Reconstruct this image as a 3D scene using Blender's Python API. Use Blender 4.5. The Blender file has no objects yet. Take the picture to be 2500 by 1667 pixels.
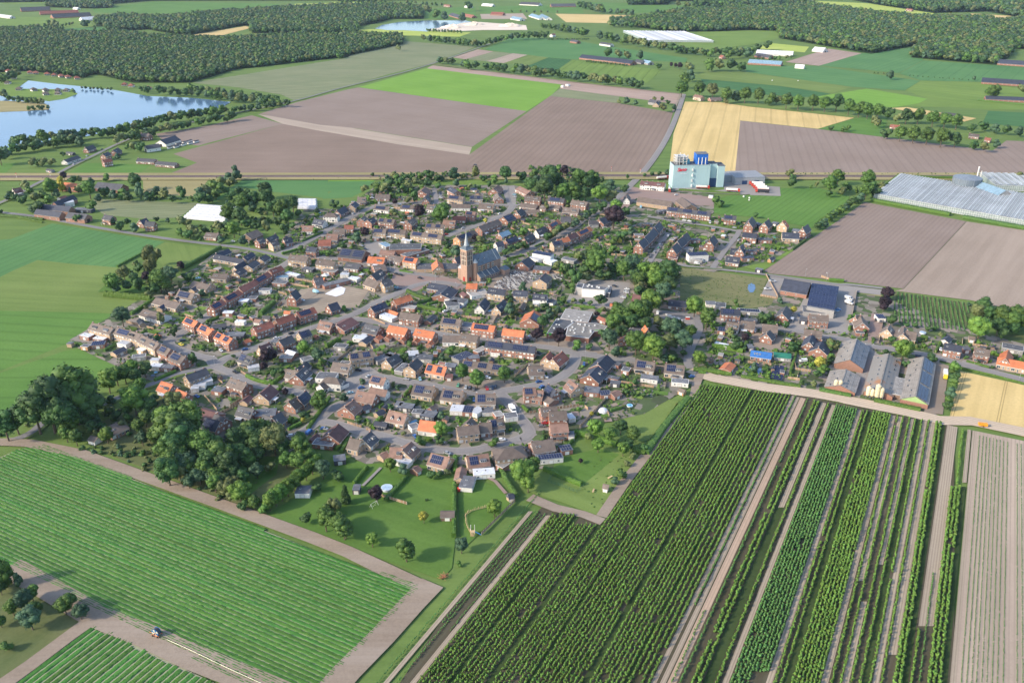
import bpy, bmesh, math, random
import numpy as np
from mathutils import Vector, Matrix
random.seed(7); rng = np.random.default_rng(11)
S = bpy.context.scene
COL = S.collection
# ------------------------------------------------------------------ camera
FPX, CAMH = 2120.0, 260.0
HAZE = 0.000025
PITCH = math.atan(993/2120)
cam = bpy.data.objects.new('camera', bpy.data.cameras.new('camera'))
COL.objects.link(cam); S.camera = cam
cam.data.sensor_width = 36; cam.data.lens = FPX/2500*36
cam.location = (0, 0, CAMH); cam.rotation_euler = (math.pi/2-PITCH, 0, 0)
cam.data.clip_start = 1; cam.data.clip_end = 30000
# ------------------------------------------------------------------ light
SUN_EL, SUN_AZ = math.radians(29), math.radians(203)      # direction TOWARDS the sun, angle from +X
w = bpy.data.worlds.new('World'); S.world = w; w.use_nodes = True
nt = w.node_tree; nt.nodes.clear()
sky = nt.nodes.new('ShaderNodeTexSky'); sky.sky_type = 'NISHITA'; sky.sun_disc = False
sky.sun_elevation = SUN_EL; sky.sun_rotation = math.pi/2-SUN_AZ
sky.altitude = 100; sky.air_density = 1.0; sky.dust_density = 1.5; sky.ozone_density = 1.5
bg = nt.nodes.new('ShaderNodeBackground'); bg.inputs[1].default_value = 0.15
wo = nt.nodes.new('ShaderNodeOutputWorld')
nt.links.new(sky.outputs[0], bg.inputs[0]); nt.links.new(bg.outputs[0], wo.inputs[0])
sl = bpy.data.lights.new('sun', 'SUN'); sl.energy = 2.4; sl.angle = math.radians(3.0); sl.color = (1, .86, .66)
sun = bpy.data.objects.new('sun', sl); COL.objects.link(sun)
sdir = Vector((math.cos(SUN_AZ)*math.cos(SUN_EL), math.sin(SUN_AZ)*math.cos(SUN_EL), math.sin(SUN_EL)))
sun.rotation_euler = sdir.to_track_quat('Z', 'Y').to_euler(); sun.location = (0, 0, 500)
S.view_settings.view_transform = 'Standard'; S.view_settings.look = 'None'
S.view_settings.exposure = 1.08; S.view_settings.gamma = 1; S.view_settings.use_curve_mapping = False
S.cycles.max_bounces = 5; S.cycles.diffuse_bounces = 2; S.cycles.glossy_bounces = 2
S.cycles.transmission_bounces = 2; S.cycles.volume_bounces = 0; S.cycles.transparent_max_bounces = 4
S.cycles.use_denoising = True
# ------------------------------------------------------------------ photo plan -> ground survey
TILES = dict(A=(450,400,5.8725), B=(800,400,5.8725), C=(1150,400,5.8725), D=(1500,380,4.704), E=(2000,380,4.704),
 F=(150,600,5.8725), Gt=(500,600,5.8725), H=(850,600,5.8725), I=(1200,600,5.8725), J=(1550,640,4.704), K=(2000,680,4.704),
 L=(150,820,5.8725), M=(500,820,5.8725), N=(850,820,5.8725), O=(1200,820,3.355), P=(400,1000,2.688), Q=(800,980,2.688),
 R=(1200,960,2.688), S=(0,400,4.704), U=(0,0,2.766), V=(825,0,2.766), W=(1650,0,2.766), X=(0,1100,2.766),
 Y=(825,1100,2.766), Z=(1650,1100,2.766), FU=(0,0,.9408), Nn=(0,0,1.0))
CT, ST = math.cos(PITCH), math.sin(PITCH)
def G(px, py, z=0.0):
    u = (px-1250)/FPX; v = (py-833.5)/FPX
    d = (u, CT-ST*v, -ST-CT*v)
    t = (CAMH-z)/max(-d[2], 1e-3)
    return Vector((d[0]*t, d[1]*t, z))
def PX(p):
    x, y, z = p[0], p[1], p[2]-CAMH
    zc = y*CT - z*ST; yc = y*ST + z*CT
    return 1250+FPX*x/zc, 833.5-FPX*yc/zc
def scale_at(py):
    return CT*(py+160)/CAMH
def toks(s):
    out = []; t = None; num = []
    for w_ in s.split():
        if w_ in TILES: t = w_
        else:
            num.append(float(w_))
            if len(num) == 2:
                ox, oy, sc = TILES[t]; out.append((ox+num[0]/sc, oy+num[1]/sc)); num = []
    return out
# ------------------------------------------------------------------ materials
MATS = {}
def nodes(m):
    m.use_nodes = True; n = m.node_tree; n.nodes.clear()
    o = n.nodes.new('ShaderNodeOutputMaterial'); b = n.nodes.new('ShaderNodeBsdfPrincipled')
    n.links.new(b.outputs[0], o.inputs[0]); return n, b
def ramp(n, fac, stops):
    r = n.nodes.new('ShaderNodeValToRGB'); e = r.color_ramp.elements
    e[0].position, e[0].color = stops[0][0], (*stops[0][1], 1)
    e[1].position, e[1].color = stops[-1][0], (*stops[-1][1], 1)
    for p, c in stops[1:-1]:
        q = e.new(p); q.color = (*c, 1)
    n.links.new(fac, r.inputs[0]); return r.outputs[0]
def mixc(n, fac, a, b, mode='MIX'):
    m = n.nodes.new('ShaderNodeMix'); m.data_type = 'RGBA'; m.blend_type = mode
    if isinstance(fac, (int, float)): m.inputs[0].default_value = fac
    else: n.links.new(fac, m.inputs[0])
    for i, v in ((6, a), (7, b)):
        if isinstance(v, tuple): m.inputs[i].default_value = (*v, 1)
        else: n.links.new(v, m.inputs[i])
    return m.outputs[2]
def math_(n, op, a, b=None, c=None):
    m = n.nodes.new('ShaderNodeMath'); m.operation = op
    for i, v in enumerate((a, b, c)):
        if v is None: continue
        if isinstance(v, (int, float)): m.inputs[i].default_value = v
        else: n.links.new(v, m.inputs[i])
    return m.outputs[0]
def noise(n, vec, scale, detail=3, rough=.55, out=0):
    t = n.nodes.new('ShaderNodeTexNoise'); t.inputs['Scale'].default_value = scale
    t.inputs['Detail'].default_value = detail; t.inputs['Roughness'].default_value = rough
    n.links.new(vec, t.inputs['Vector']); return t.outputs[out]
def plain(key, col, rough=.75, var=.25, ns=.6, metal=0, spec=.3, rnd=.18, bump=0):
    """a matt or glossy surface: base colour, soft mottling, a little difference from object to object"""
    if key in MATS: return MATS[key]
    m = bpy.data.materials.new(key); MATS[key] = m
    n, b = nodes(m)
    g = n.nodes.new('ShaderNodeNewGeometry'); oi = n.nodes.new('ShaderNodeObjectInfo')
    f = noise(n, g.outputs['Position'], ns, 4)
    lo = tuple(c*(1-var) for c in col); hi = tuple(min(1, c*(1+var)) for c in col)
    c = ramp(n, f, [(.3, lo), (.7, hi)])
    v = math_(n, 'MULTIPLY_ADD', oi.outputs['Random'], 2*rnd, 1-rnd)
    h = n.nodes.new('ShaderNodeHueSaturation'); n.links.new(c, h.inputs['Color']); n.links.new(v, h.inputs['Value'])
    n.links.new(h.outputs[0], b.inputs['Base Color'])
    b.inputs['Roughness'].default_value = rough; b.inputs['Metallic'].default_value = metal
    b.inputs['Specular IOR Level'].default_value = spec
    return m
def roofmat(key, col, pitch=.34):
    """tiled roof: courses running along the ridge, streaks of wear and moss"""
    k = 'roof_'+key
    if k in MATS: return MATS[k]
    m = bpy.data.materials.new(k); MATS[k] = m
    n, b = nodes(m)
    tc = n.nodes.new('ShaderNodeTexCoord'); oi = n.nodes.new('ShaderNodeObjectInfo')
    sp = n.nodes.new('ShaderNodeSeparateXYZ'); n.links.new(tc.outputs['Object'], sp.inputs[0])
    wv = math_(n, 'SINE', math_(n, 'MULTIPLY', sp.outputs[1], 6.283/pitch))
    g = n.nodes.new('ShaderNodeNewGeometry')
    f = noise(n, g.outputs['Position'], .35, 4)
    f2 = noise(n, g.outputs['Position'], 3.5, 2)
    lo = tuple(c*.72 for c in col); hi = tuple(min(1, c*1.22) for c in col)
    c = ramp(n, f, [(.3, lo), (.72, hi)])
    c = mixc(n, math_(n, 'MULTIPLY', f2, .35), c, tuple(x*.55 for x in col))
    v = math_(n, 'MULTIPLY_ADD', oi.outputs['Random'], .34, .83)
    v = math_(n, 'MULTIPLY_ADD', wv, .06, v)
    h = n.nodes.new('ShaderNodeHueSaturation'); n.links.new(c, h.inputs['Color']); n.links.new(v, h.inputs['Value'])
    n.links.new(h.outputs[0], b.inputs['Base Color']); b.inputs['Roughness'].default_value = .6
    b.inputs['Specular IOR Level'].default_value = .35
    bp = n.nodes.new('ShaderNodeBump'); bp.inputs['Strength'].default_value = .35; bp.inputs['Distance'].default_value = .05
    n.links.new(wv, bp.inputs['Height']); n.links.new(bp.outputs[0], b.inputs['Normal'])
    return m
def leafmat(key, a, c_, third=None):
    k = 'leaf_'+key
    if k in MATS: return MATS[k]
    m = bpy.data.materials.new(k); MATS[k] = m
    n, b = nodes(m)
    oi = n.nodes.new('ShaderNodeObjectInfo'); tc = n.nodes.new('ShaderNodeTexCoord')
    f = noise(n, tc.outputs['Object'], 1.6, 3, .6)
    f2 = noise(n, tc.outputs['Object'], 9, 2, .6)
    f = math_(n, 'MULTIPLY_ADD', f2, .45, math_(n, 'MULTIPLY_ADD', f, 1.0, -.2))
    f = math_(n, 'MULTIPLY_ADD', oi.outputs['Random'], .2, math_(n, 'SUBTRACT', f, .1))
    c = ramp(n, f, [(.28, a), (.78, c_)])
    h = n.nodes.new('ShaderNodeHueSaturation'); n.links.new(c, h.inputs['Color'])
    n.links.new(math_(n, 'MULTIPLY_ADD', oi.outputs['Random'], .035, .4825), h.inputs['Hue'])
    r2 = math_(n, 'FRACT', math_(n, 'MULTIPLY', oi.outputs['Random'], 37.7))
    n.links.new(math_(n, 'MULTIPLY_ADD', r2, .32, .86), h.inputs['Value'])
    n.links.new(h.outputs[0], b.inputs['Base Color']); b.inputs['Roughness'].default_value = .65
    b.inputs['Specular IOR Level'].default_value = .25
    return m
def fieldmat(key, c1, c2, ang=0, period=0, crow=None, sharp=.5, streak=None, big=.012, fine=.6, amt=.7, tram=0, ctram=None, bump=0):
    """ground cover of a field: broad and fine mottling, drill rows and tramlines at real spacing"""
    m = bpy.data.materials.new('field_'+key)
    n, b = nodes(m)
    g = n.nodes.new('ShaderNodeNewGeometry')
    mp = n.nodes.new('ShaderNodeMapping'); mp.vector_type = 'POINT'; mp.inputs['Rotation'].default_value = (0, 0, -ang)
    n.links.new(g.outputs['Position'], mp.inputs['Vector'])
    sp = n.nodes.new('ShaderNodeSeparateXYZ'); n.links.new(mp.outputs[0], sp.inputs[0])
    f1 = noise(n, g.outputs['Position'], big, 5, .6)
    c = ramp(n, f1, [(.32, c1), (.68, c2)])
    f2 = noise(n, g.outputs['Position'], fine, 4, .7)
    c = mixc(n, math_(n, 'MULTIPLY', ramp_v(n, f2, .35, .75), .45), c, tuple(x*.62 for x in c1))
    st = n.nodes.new('ShaderNodeMapping'); st.inputs['Scale'].default_value = (.004, .09, 1)
    n.links.new(mp.outputs[0], st.inputs['Vector'])
    f3 = noise(n, st.outputs[0], 1.0, 4, .65)
    c = mixc(n, math_(n, 'MULTIPLY', ramp_v(n, f3, .4, .7), amt*.6), c, streak or tuple(min(1, x*1.35) for x in c2))
    hgt = f2
    if period:
        wob = math_(n, 'MULTIPLY', noise(n, g.outputs['Position'], .05, 2), period*.25)
        y = math_(n, 'ADD', sp.outputs[1], wob)
        s_ = math_(n, 'MULTIPLY_ADD', math_(n, 'SINE', math_(n, 'MULTIPLY', y, 6.2832/period)), .5, .5)
        row = ramp_v(n, s_, sharp, min(.999, sharp+.3))
        brk = ramp_v(n, noise(n, g.outputs['Position'], .35, 3), .25, .5)
        c = mixc(n, math_(n, 'MULTIPLY', math_(n, 'MULTIPLY', row, amt), math_(n, 'MULTIPLY_ADD', brk, .6, .4)), c, crow or tuple(x*.6 for x in c1))
        hgt = row
    if tram:
        fr = math_(n, 'FRACT', math_(n, 'MULTIPLY', sp.outputs[1], 1/tram))
        d1 = math_(n, 'ABSOLUTE', math_(n, 'SUBTRACT', fr, .48)); d2 = math_(n, 'ABSOLUTE', math_(n, 'SUBTRACT', fr, .52+.4/tram))
        t_ = math_(n, 'LESS_THAN', math_(n, 'MINIMUM', d1, d2), .28/tram)
        c = mixc(n, math_(n, 'MULTIPLY', t_, .75), c, ctram or tuple(x*.6 for x in c1))
    n.links.new(c, b.inputs['Base Color']); b.inputs['Roughness'].default_value = .9; b.inputs['Specular IOR Level'].default_value = .1
    if bump:
        bp = n.nodes.new('ShaderNodeBump'); bp.inputs['Strength'].default_value = bump; bp.inputs['Distance'].default_value = .3
        n.links.new(hgt, bp.inputs['Height']); n.links.new(bp.outputs[0], b.inputs['Normal'])
    return m
def ramp_v(n, v, a, b):
    m = n.nodes.new('ShaderNodeMapRange'); m.inputs['From Min'].default_value = a; m.inputs['From Max'].default_value = b
    n.links.new(v, m.inputs['Value']); return m.outputs[0]
# ------------------------------------------------------------------ mesh helpers
def mesh(name, verts, faces, mats, mi=None, smooth=False):
    me = bpy.data.meshes.new(name); me.from_pydata([tuple(v) for v in verts], [], faces)
    for m in (mats if isinstance(mats, (list, tuple)) else [mats]): me.materials.append(m)
    if mi is not None: me.polygons.foreach_set('material_index', mi)
    if smooth: me.polygons.foreach_set('use_smooth', [True]*len(me.polygons))
    me.update(); return me
def obj(name, me, parent=None, loc=(0,0,0), rot=0, scale=None, label=None, cat=None, group=None, kind=None):
    o = bpy.data.objects.new(name, me); COL.objects.link(o)
    o.location = loc
    if rot: o.rotation_euler = (0, 0, rot) if isinstance(rot, (int, float)) else rot
    if scale is not None: o.scale = scale
    if parent is not None: o.parent = parent
    if label: o['label'] = label
    if cat: o['category'] = cat
    if group: o['group'] = group
    if kind: o['kind'] = kind
    return o
class MB:
    """collects boxes, prisms, tubes into one mesh"""
    def __init__(s): s.v = []; s.f = []; s.m = []
    def poly(s, pts, mi=0):
        i = len(s.v); s.v += [tuple(p) for p in pts]; s.f.append(tuple(range(i, i+len(pts)))); s.m.append(mi)
    def box(s, x0, x1, y0, y1, z0, z1, mi=0, T=None):
        i = len(s.v)
        P = [(x0,y0,z0),(x1,y0,z0),(x1,y1,z0),(x0,y1,z0),(x0,y0,z1),(x1,y0,z1),(x1,y1,z1),(x0,y1,z1)]
        if T is not None: P = [tuple(T @ Vector(p)) for p in P]
        s.v += P
        for q in ((0,3,2,1),(4,5,6,7),(0,1,5,4),(1,2,6,5),(2,3,7,6),(3,0,4,7)):
            s.f.append(tuple(i+k for k in q)); s.m.append(mi)
    def prism(s, ring, z0, z1, mi=0, top=None):
        n = len(ring); i = len(s.v)
        s.v += [(p[0], p[1], z0) for p in ring]+[(p[0], p[1], z1) for p in ring]
        for k in range(n):
            s.f.append((i+k, i+(k+1)%n, i+n+(k+1)%n, i+n+k)); s.m.append(mi)
        s.f.append(tuple(i+n+k for k in range(n))); s.m.append(mi if top is None else top)
        s.f.append(tuple(i+k for k in reversed(range(n)))); s.m.append(mi)
    def tube(s, a, b, r, n=8, mi=0, r2=None):
        a, b = Vector(a), Vector(b); d = (b-a).normalized(); r2 = r if r2 is None else r2
        u = d.orthogonal().normalized(); w_ = d.cross(u); i = len(s.v)
        for c, rr in ((a, r), (b, r2)):
            for k in range(n):
                t = 2*math.pi*k/n; s.v.append(tuple(c+(u*math.cos(t)+w_*math.sin(t))*rr))
        for k in range(n):
            s.f.append((i+k, i+(k+1)%n, i+n+(k+1)%n, i+n+k)); s.m.append(mi)
        s.f.append(tuple(i+n+k for k in range(n))); s.m.append(mi); s.f.append(tuple(i+k for k in reversed(range(n)))); s.m.append(mi)
    def mesh(s, name, mats, smooth=False): return mesh(name, s.v, s.f, mats, s.m, smooth)
    def obj(s, name, mats, parent=None, **k): return obj(name, s.mesh(name, mats), parent, **k)
# ------------------------------------------------------------------ labels that single things out
LAND = [(60,260,'by the holiday lake'),(100,390,'left of the lakeside hamlet'),(215,370,'in the lakeside hamlet'),(330,345,'beside the hamlet workshop'),(420,400,'below the hamlet workshop'),
(60,470,'at the far left rail edge'),(120,500,'around the long blue-roofed farm'),(230,460,'below the railway on the left'),(380,465,'behind the olive left meadow'),(280,555,'along the western farm road'),(420,550,'right of the western farmhouses'),
(510,475,'on the diagonal belt by the tunnels'),(600,480,'in the wood beside the polytunnels'),(690,500,'right of the polytunnel wood'),(560,590,'below the white polytunnels'),(690,590,'near the western crossroads'),
(330,650,'in the west meadow grove'),(230,700,'at the grove windbreak'),(560,640,'beside the U-shaped long house'),(600,680,'left of the straight main street'),(520,700,'in the west garden row'),(430,760,'by the main street bend'),
(800,520,'on the northwest street'),(880,475,'at the far northwest corner'),(960,450,'in the belt below the railway'),(1000,520,'around the big purple north tree'),(930,560,'along the northwest side street'),(1050,470,'in the left northern cul-de-sac'),(1130,450,'behind the northern cul-de-sacs'),
(1210,480,'at the right northern cul-de-sac'),(1300,440,'in the tall northern tree group'),(1360,490,'under the tall northern trees'),(1290,540,'in the northern garden rows'),(1400,520,'beside the avenue hedge trees'),(1200,560,'on the lane above the church'),
(1330,590,'along the lower tree avenue'),(1440,580,'in the avenue terrace gardens'),(1500,530,'by the great copper beech'),(1520,460,'at the railway crossing'),(1590,480,'behind the white mill office'),(1680,470,'beside the pale blue mill'),(1780,450,'beside the grey steel hall'),(1870,460,'on the mill truck yard'),
(1650,530,'along the white-banded terrace'),(1560,600,'in the steep-roofed left row'),(1660,620,'in the steep-roofed middle row'),(1800,550,'on the top of the new estate'),(1880,560,'in the right half new estate'),(1800,630,'in the lower new estate'),(1940,600,'at the new estate field edge'),
(2060,450,'left of the big greenhouse'),(2020,520,'on the hedge by the greenhouse'),(2300,470,'behind the big greenhouse'),(2450,480,'in the top right greenhouse yard'),
(920,640,'behind the church square'),(980,610,'around the old workshop yard'),(1050,660,'on the church square edge'),(1130,700,'at the foot of the church'),(1180,760,'just below the church'),(1250,660,'right of the church choir'),(1280,690,'beside the churchyard'),(1330,650,'at the villa by the churchyard'),
(900,700,'left of the church square'),(820,690,'at the sandy building site'),(760,650,'in the gardens above the site'),(700,690,'behind the long red terrace'),(640,740,'along the long red terrace'),(730,770,'on the lower red terrace'),(840,760,'right of the building site'),
(950,760,'below the church square'),(1050,760,'in the gardens below the square'),(1100,810,'by the beige gabled villa'),(980,830,'in the orange paired houses'),(1210,800,'by the right orange houses'),(1300,770,'beside the school hedge'),(1400,720,'at the white health centre'),(1440,800,'around the flat-roofed school'),(1380,860,'on the schoolyard'),
(1480,680,'behind the health centre'),(1550,700,'in the upper eastern wood'),(1560,800,'in the middle eastern wood'),(1560,860,'in the lower eastern wood'),(1690,740,'beside the rough east meadow'),(1640,780,'at the park east entrance'),(1790,790,'on the upper east road'),(1740,860,'in the long eastern back gardens'),(1690,900,'by the orange garden barn'),
(1880,870,'in the eastern workshop yard'),(1900,790,'on the middle east road'),(1960,740,'near the solar-roofed hall'),(1990,840,'right of the solar hall'),(2000,920,'left of the three barns'),(2080,760,'at the purple beech drive'),(2080,900,'around the three big barns'),(2200,830,'on the right end east road'),(2200,900,'behind the green-gabled barn'),(2330,780,'in the far right grove'),(2350,850,'by the wheat field bend'),(2320,940,'between barns and wheat'),(2450,880,'by the orange right farmhouse'),
(230,830,'at the west field edge'),(330,850,'in the brown western rows'),(430,880,'at the solar-roofed western corner'),(560,830,'in the orange western terraces'),(640,880,'on the southwest corner street'),(470,920,'by the southwest field oaks'),(600,950,'on the southwest bend'),(720,900,'around the dark purple garden tree'),(680,960,'in the southwest gardens'),(780,880,'in the hedged middle garden'),
(850,920,'by the square cream villa'),(900,870,'by the twin solar roofs'),(960,900,'on the middle south street'),(1060,890,'in the gardens behind the bungalows'),(1080,920,'at the red solar house'),(1170,910,'by the three round trees'),(1230,900,'along the solar bungalow row'),(1330,890,'on the street below school'),(1420,900,'at the southeast bend'),(1560,900,'on the eastern semi pair'),(1500,960,'in the southeast kitchen gardens'),
(780,990,'in the south village core'),(900,980,'on the inner south block'),(1020,970,'behind the solar semis'),(1060,1040,'on the upper south loop'),(1140,1040,'on the middle south loop'),(1230,1030,'on the right south loop'),(1290,980,'on the southeast short street'),(1370,990,'in the eastern loop gardens'),(1440,1020,'behind the southeast garden wall'),(950,1030,'near the twin-dormered house'),
(240,1000,'in the dark southwest wood'),(350,1000,'around the hidden bungalow'),(430,1060,'in the large southwest wood'),(520,1040,'on the dark southwest court'),(620,1060,'behind the dark-roofed court'),(560,1150,'in the overgrown orchard'),(700,1150,'along the orchard hedge'),(790,1060,'by the red solar gable'),(870,1100,'on the lower south loop'),(1000,1110,'at the south loop back gardens'),(1200,1100,'in the far south gardens'),(1300,1090,'at the south end house'),
(760,1240,'in the lower left lawn'),(900,1200,'beside the round pool'),(1010,1290,'on the open south lawn'),(1160,1250,'in the stake-fence garden'),(1260,1150,'by the corner garden'),(1400,1130,'on the sheep paddock'),(1500,1080,'at the paddock hedge'),(1250,1350,'by the nursery edge'),
(40,1450,'in the bottom left corner'),(130,1500,'beside the bottom left track'),(300,170,'in the upper left forest edge'),(150,50,'at the top left farms'),(560,330,'along the lake shore belt'),(250,330,'below the holiday lake'),(800,260,'by the long field ditch'),(1150,80,'near the distant sand pit'),(1350,50,'at the distant top farms'),(1300,170,'in the roadside tree row'),(1500,140,'around the long dark barns'),(1620,220,'where the tree rows meet'),(1800,140,'near the white distant farm'),(1950,250,'in the long right tree row'),(2150,280,'around the red-roofed field house'),(2350,330,'at the far right tree row'),(2200,180,'by the right meadows'),(2400,220,'at the right edge farms'),(2000,60,'in the top right woods')]
LANDN = np.array([[a,b] for a,b,_ in LAND], float)
ORD = 'first second third fourth fifth sixth seventh eighth ninth tenth eleventh twelfth thirteenth fourteenth fifteenth sixteenth seventeenth eighteenth nineteenth twentieth'.split()
ORD += ['twenty-'+o for o in ORD[:9]]+['thirtieth']+['thirty-'+o for o in ORD[:9]]+['fortieth']+['forty-'+o for o in ORD[:9]]
REG = []
def reg(o, desc, cat, p, group=None, px=None):
    """remember a countable thing; its label is written once everything round it is known"""
    o['category'] = cat
    if group: o['group'] = group
    x, y = px or PX(p)
    k = int(np.argmin(((LANDN-np.array([x, y]))**2 @ np.array([1.0, 1.6]))))
    REG.append((o, desc, LAND[k][2], x, y))
def finish_labels():
    d = {}
    for r in REG: d.setdefault((r[1], r[2]), []).append(r)
    for (desc, zone), rs in d.items():
        rs.sort(key=lambda r: r[3])
        for i, r in enumerate(rs):
            if len(rs) == 1: r[0]['label'] = f'{desc} {zone}'
            elif len(rs) == 2: r[0]['label'] = f'{("left", "right")[i]} of two: {desc} {zone}'
            else: r[0]['label'] = f'{desc}, {ORD[i]} from left, {zone}'
# ================================================================== GROUND, FIELDS, WATER, ROADS
LAYER = [0.0]
def world_poly(pts, z): return [G(x, y, z) for x, y in pts]
def area2(p): return sum(p[i][0]*p[(i+1) % len(p)][1]-p[(i+1) % len(p)][0]*p[i][1] for i in range(len(p)))
def sheet(name, pts, mat, z, kind='structure', world=False):
    P = [Vector((p[0], p[1], z)) for p in pts] if world else world_poly(pts, z)
    if area2(P) < 0: P = P[::-1]
    c = sum(P, Vector())/len(P); c.z = 0
    me = mesh(name, [p-c for p in P], [tuple(range(len(P)))], mat)
    bm = bmesh.new(); bm.from_mesh(me); bmesh.ops.triangulate(bm, faces=bm.faces[:]); bm.to_mesh(me); bm.free()
    return obj(name, me, loc=c, kind=kind)
def ang_of(s):
    a, b = toks(s); a, b = G(*a), G(*b); return math.atan2(b.y-a.y, b.x-a.x)
VP2 = (2483, -160); VP1 = (-3300, -160)
def ang_vp(vp):
    u = (vp[0]-1250)/FPX; v = (vp[1]-833.5)/FPX
    return math.atan2(CT-ST*v, u)
A1, A2 = ang_vp(VP1), ang_vp(VP2)
base = fieldmat('meadow_base', (.10,.17,.045), (.15,.215,.06), big=.006)
sheet('ground', [(-9000,-1500),(9000,-1500),(9000,16000),(-9000,16000)], base, 0, world=True)
FC = {  # cover: colours (c1, c2), options
 'soil': ((.225,.165,.13), (.275,.205,.165)), 'soilp': ((.255,.195,.16), (.295,.23,.195)), 'pale': ((.36,.29,.23), (.42,.34,.27)),
 'brown': ((.30,.235,.185), (.35,.28,.225)), 'wheat': ((.54,.40,.17), (.64,.48,.22)), 'green': ((.09,.19,.04), (.13,.24,.055)),
 'teal': ((.08,.19,.065), (.115,.235,.08)), 'bright': ((.155,.30,.045), (.20,.35,.06)), 'olive': ((.13,.195,.05), (.18,.24,.07)),
 'dry': ((.27,.24,.11), (.33,.28,.14)), 'dark': ((.05,.135,.05), (.075,.17,.06)), 'lawn': ((.075,.155,.03), (.115,.195,.045)),
 'rough': ((.12,.15,.06), (.22,.20,.10)), 'yellow': ((.33,.42,.08), (.43,.48,.12)), 'grass': ((.13,.21,.045), (.18,.26,.06)),
 'village': ((.15,.14,.12), (.23,.20,.17)), 'paving': ((.27,.25,.235), (.33,.31,.29)), 'brick': ((.28,.20,.175), (.33,.24,.21)),
 'sand': ((.50,.40,.30), (.58,.47,.36)), 'track': ((.25,.195,.15), (.33,.265,.205)), 'weed': ((.08,.12,.04), (.17,.17,.08)), 'pinkish': ((.35,.26,.21), (.42,.31,.26)),
 'greybrown': ((.18,.215,.11), (.25,.26,.15)),
}
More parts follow.
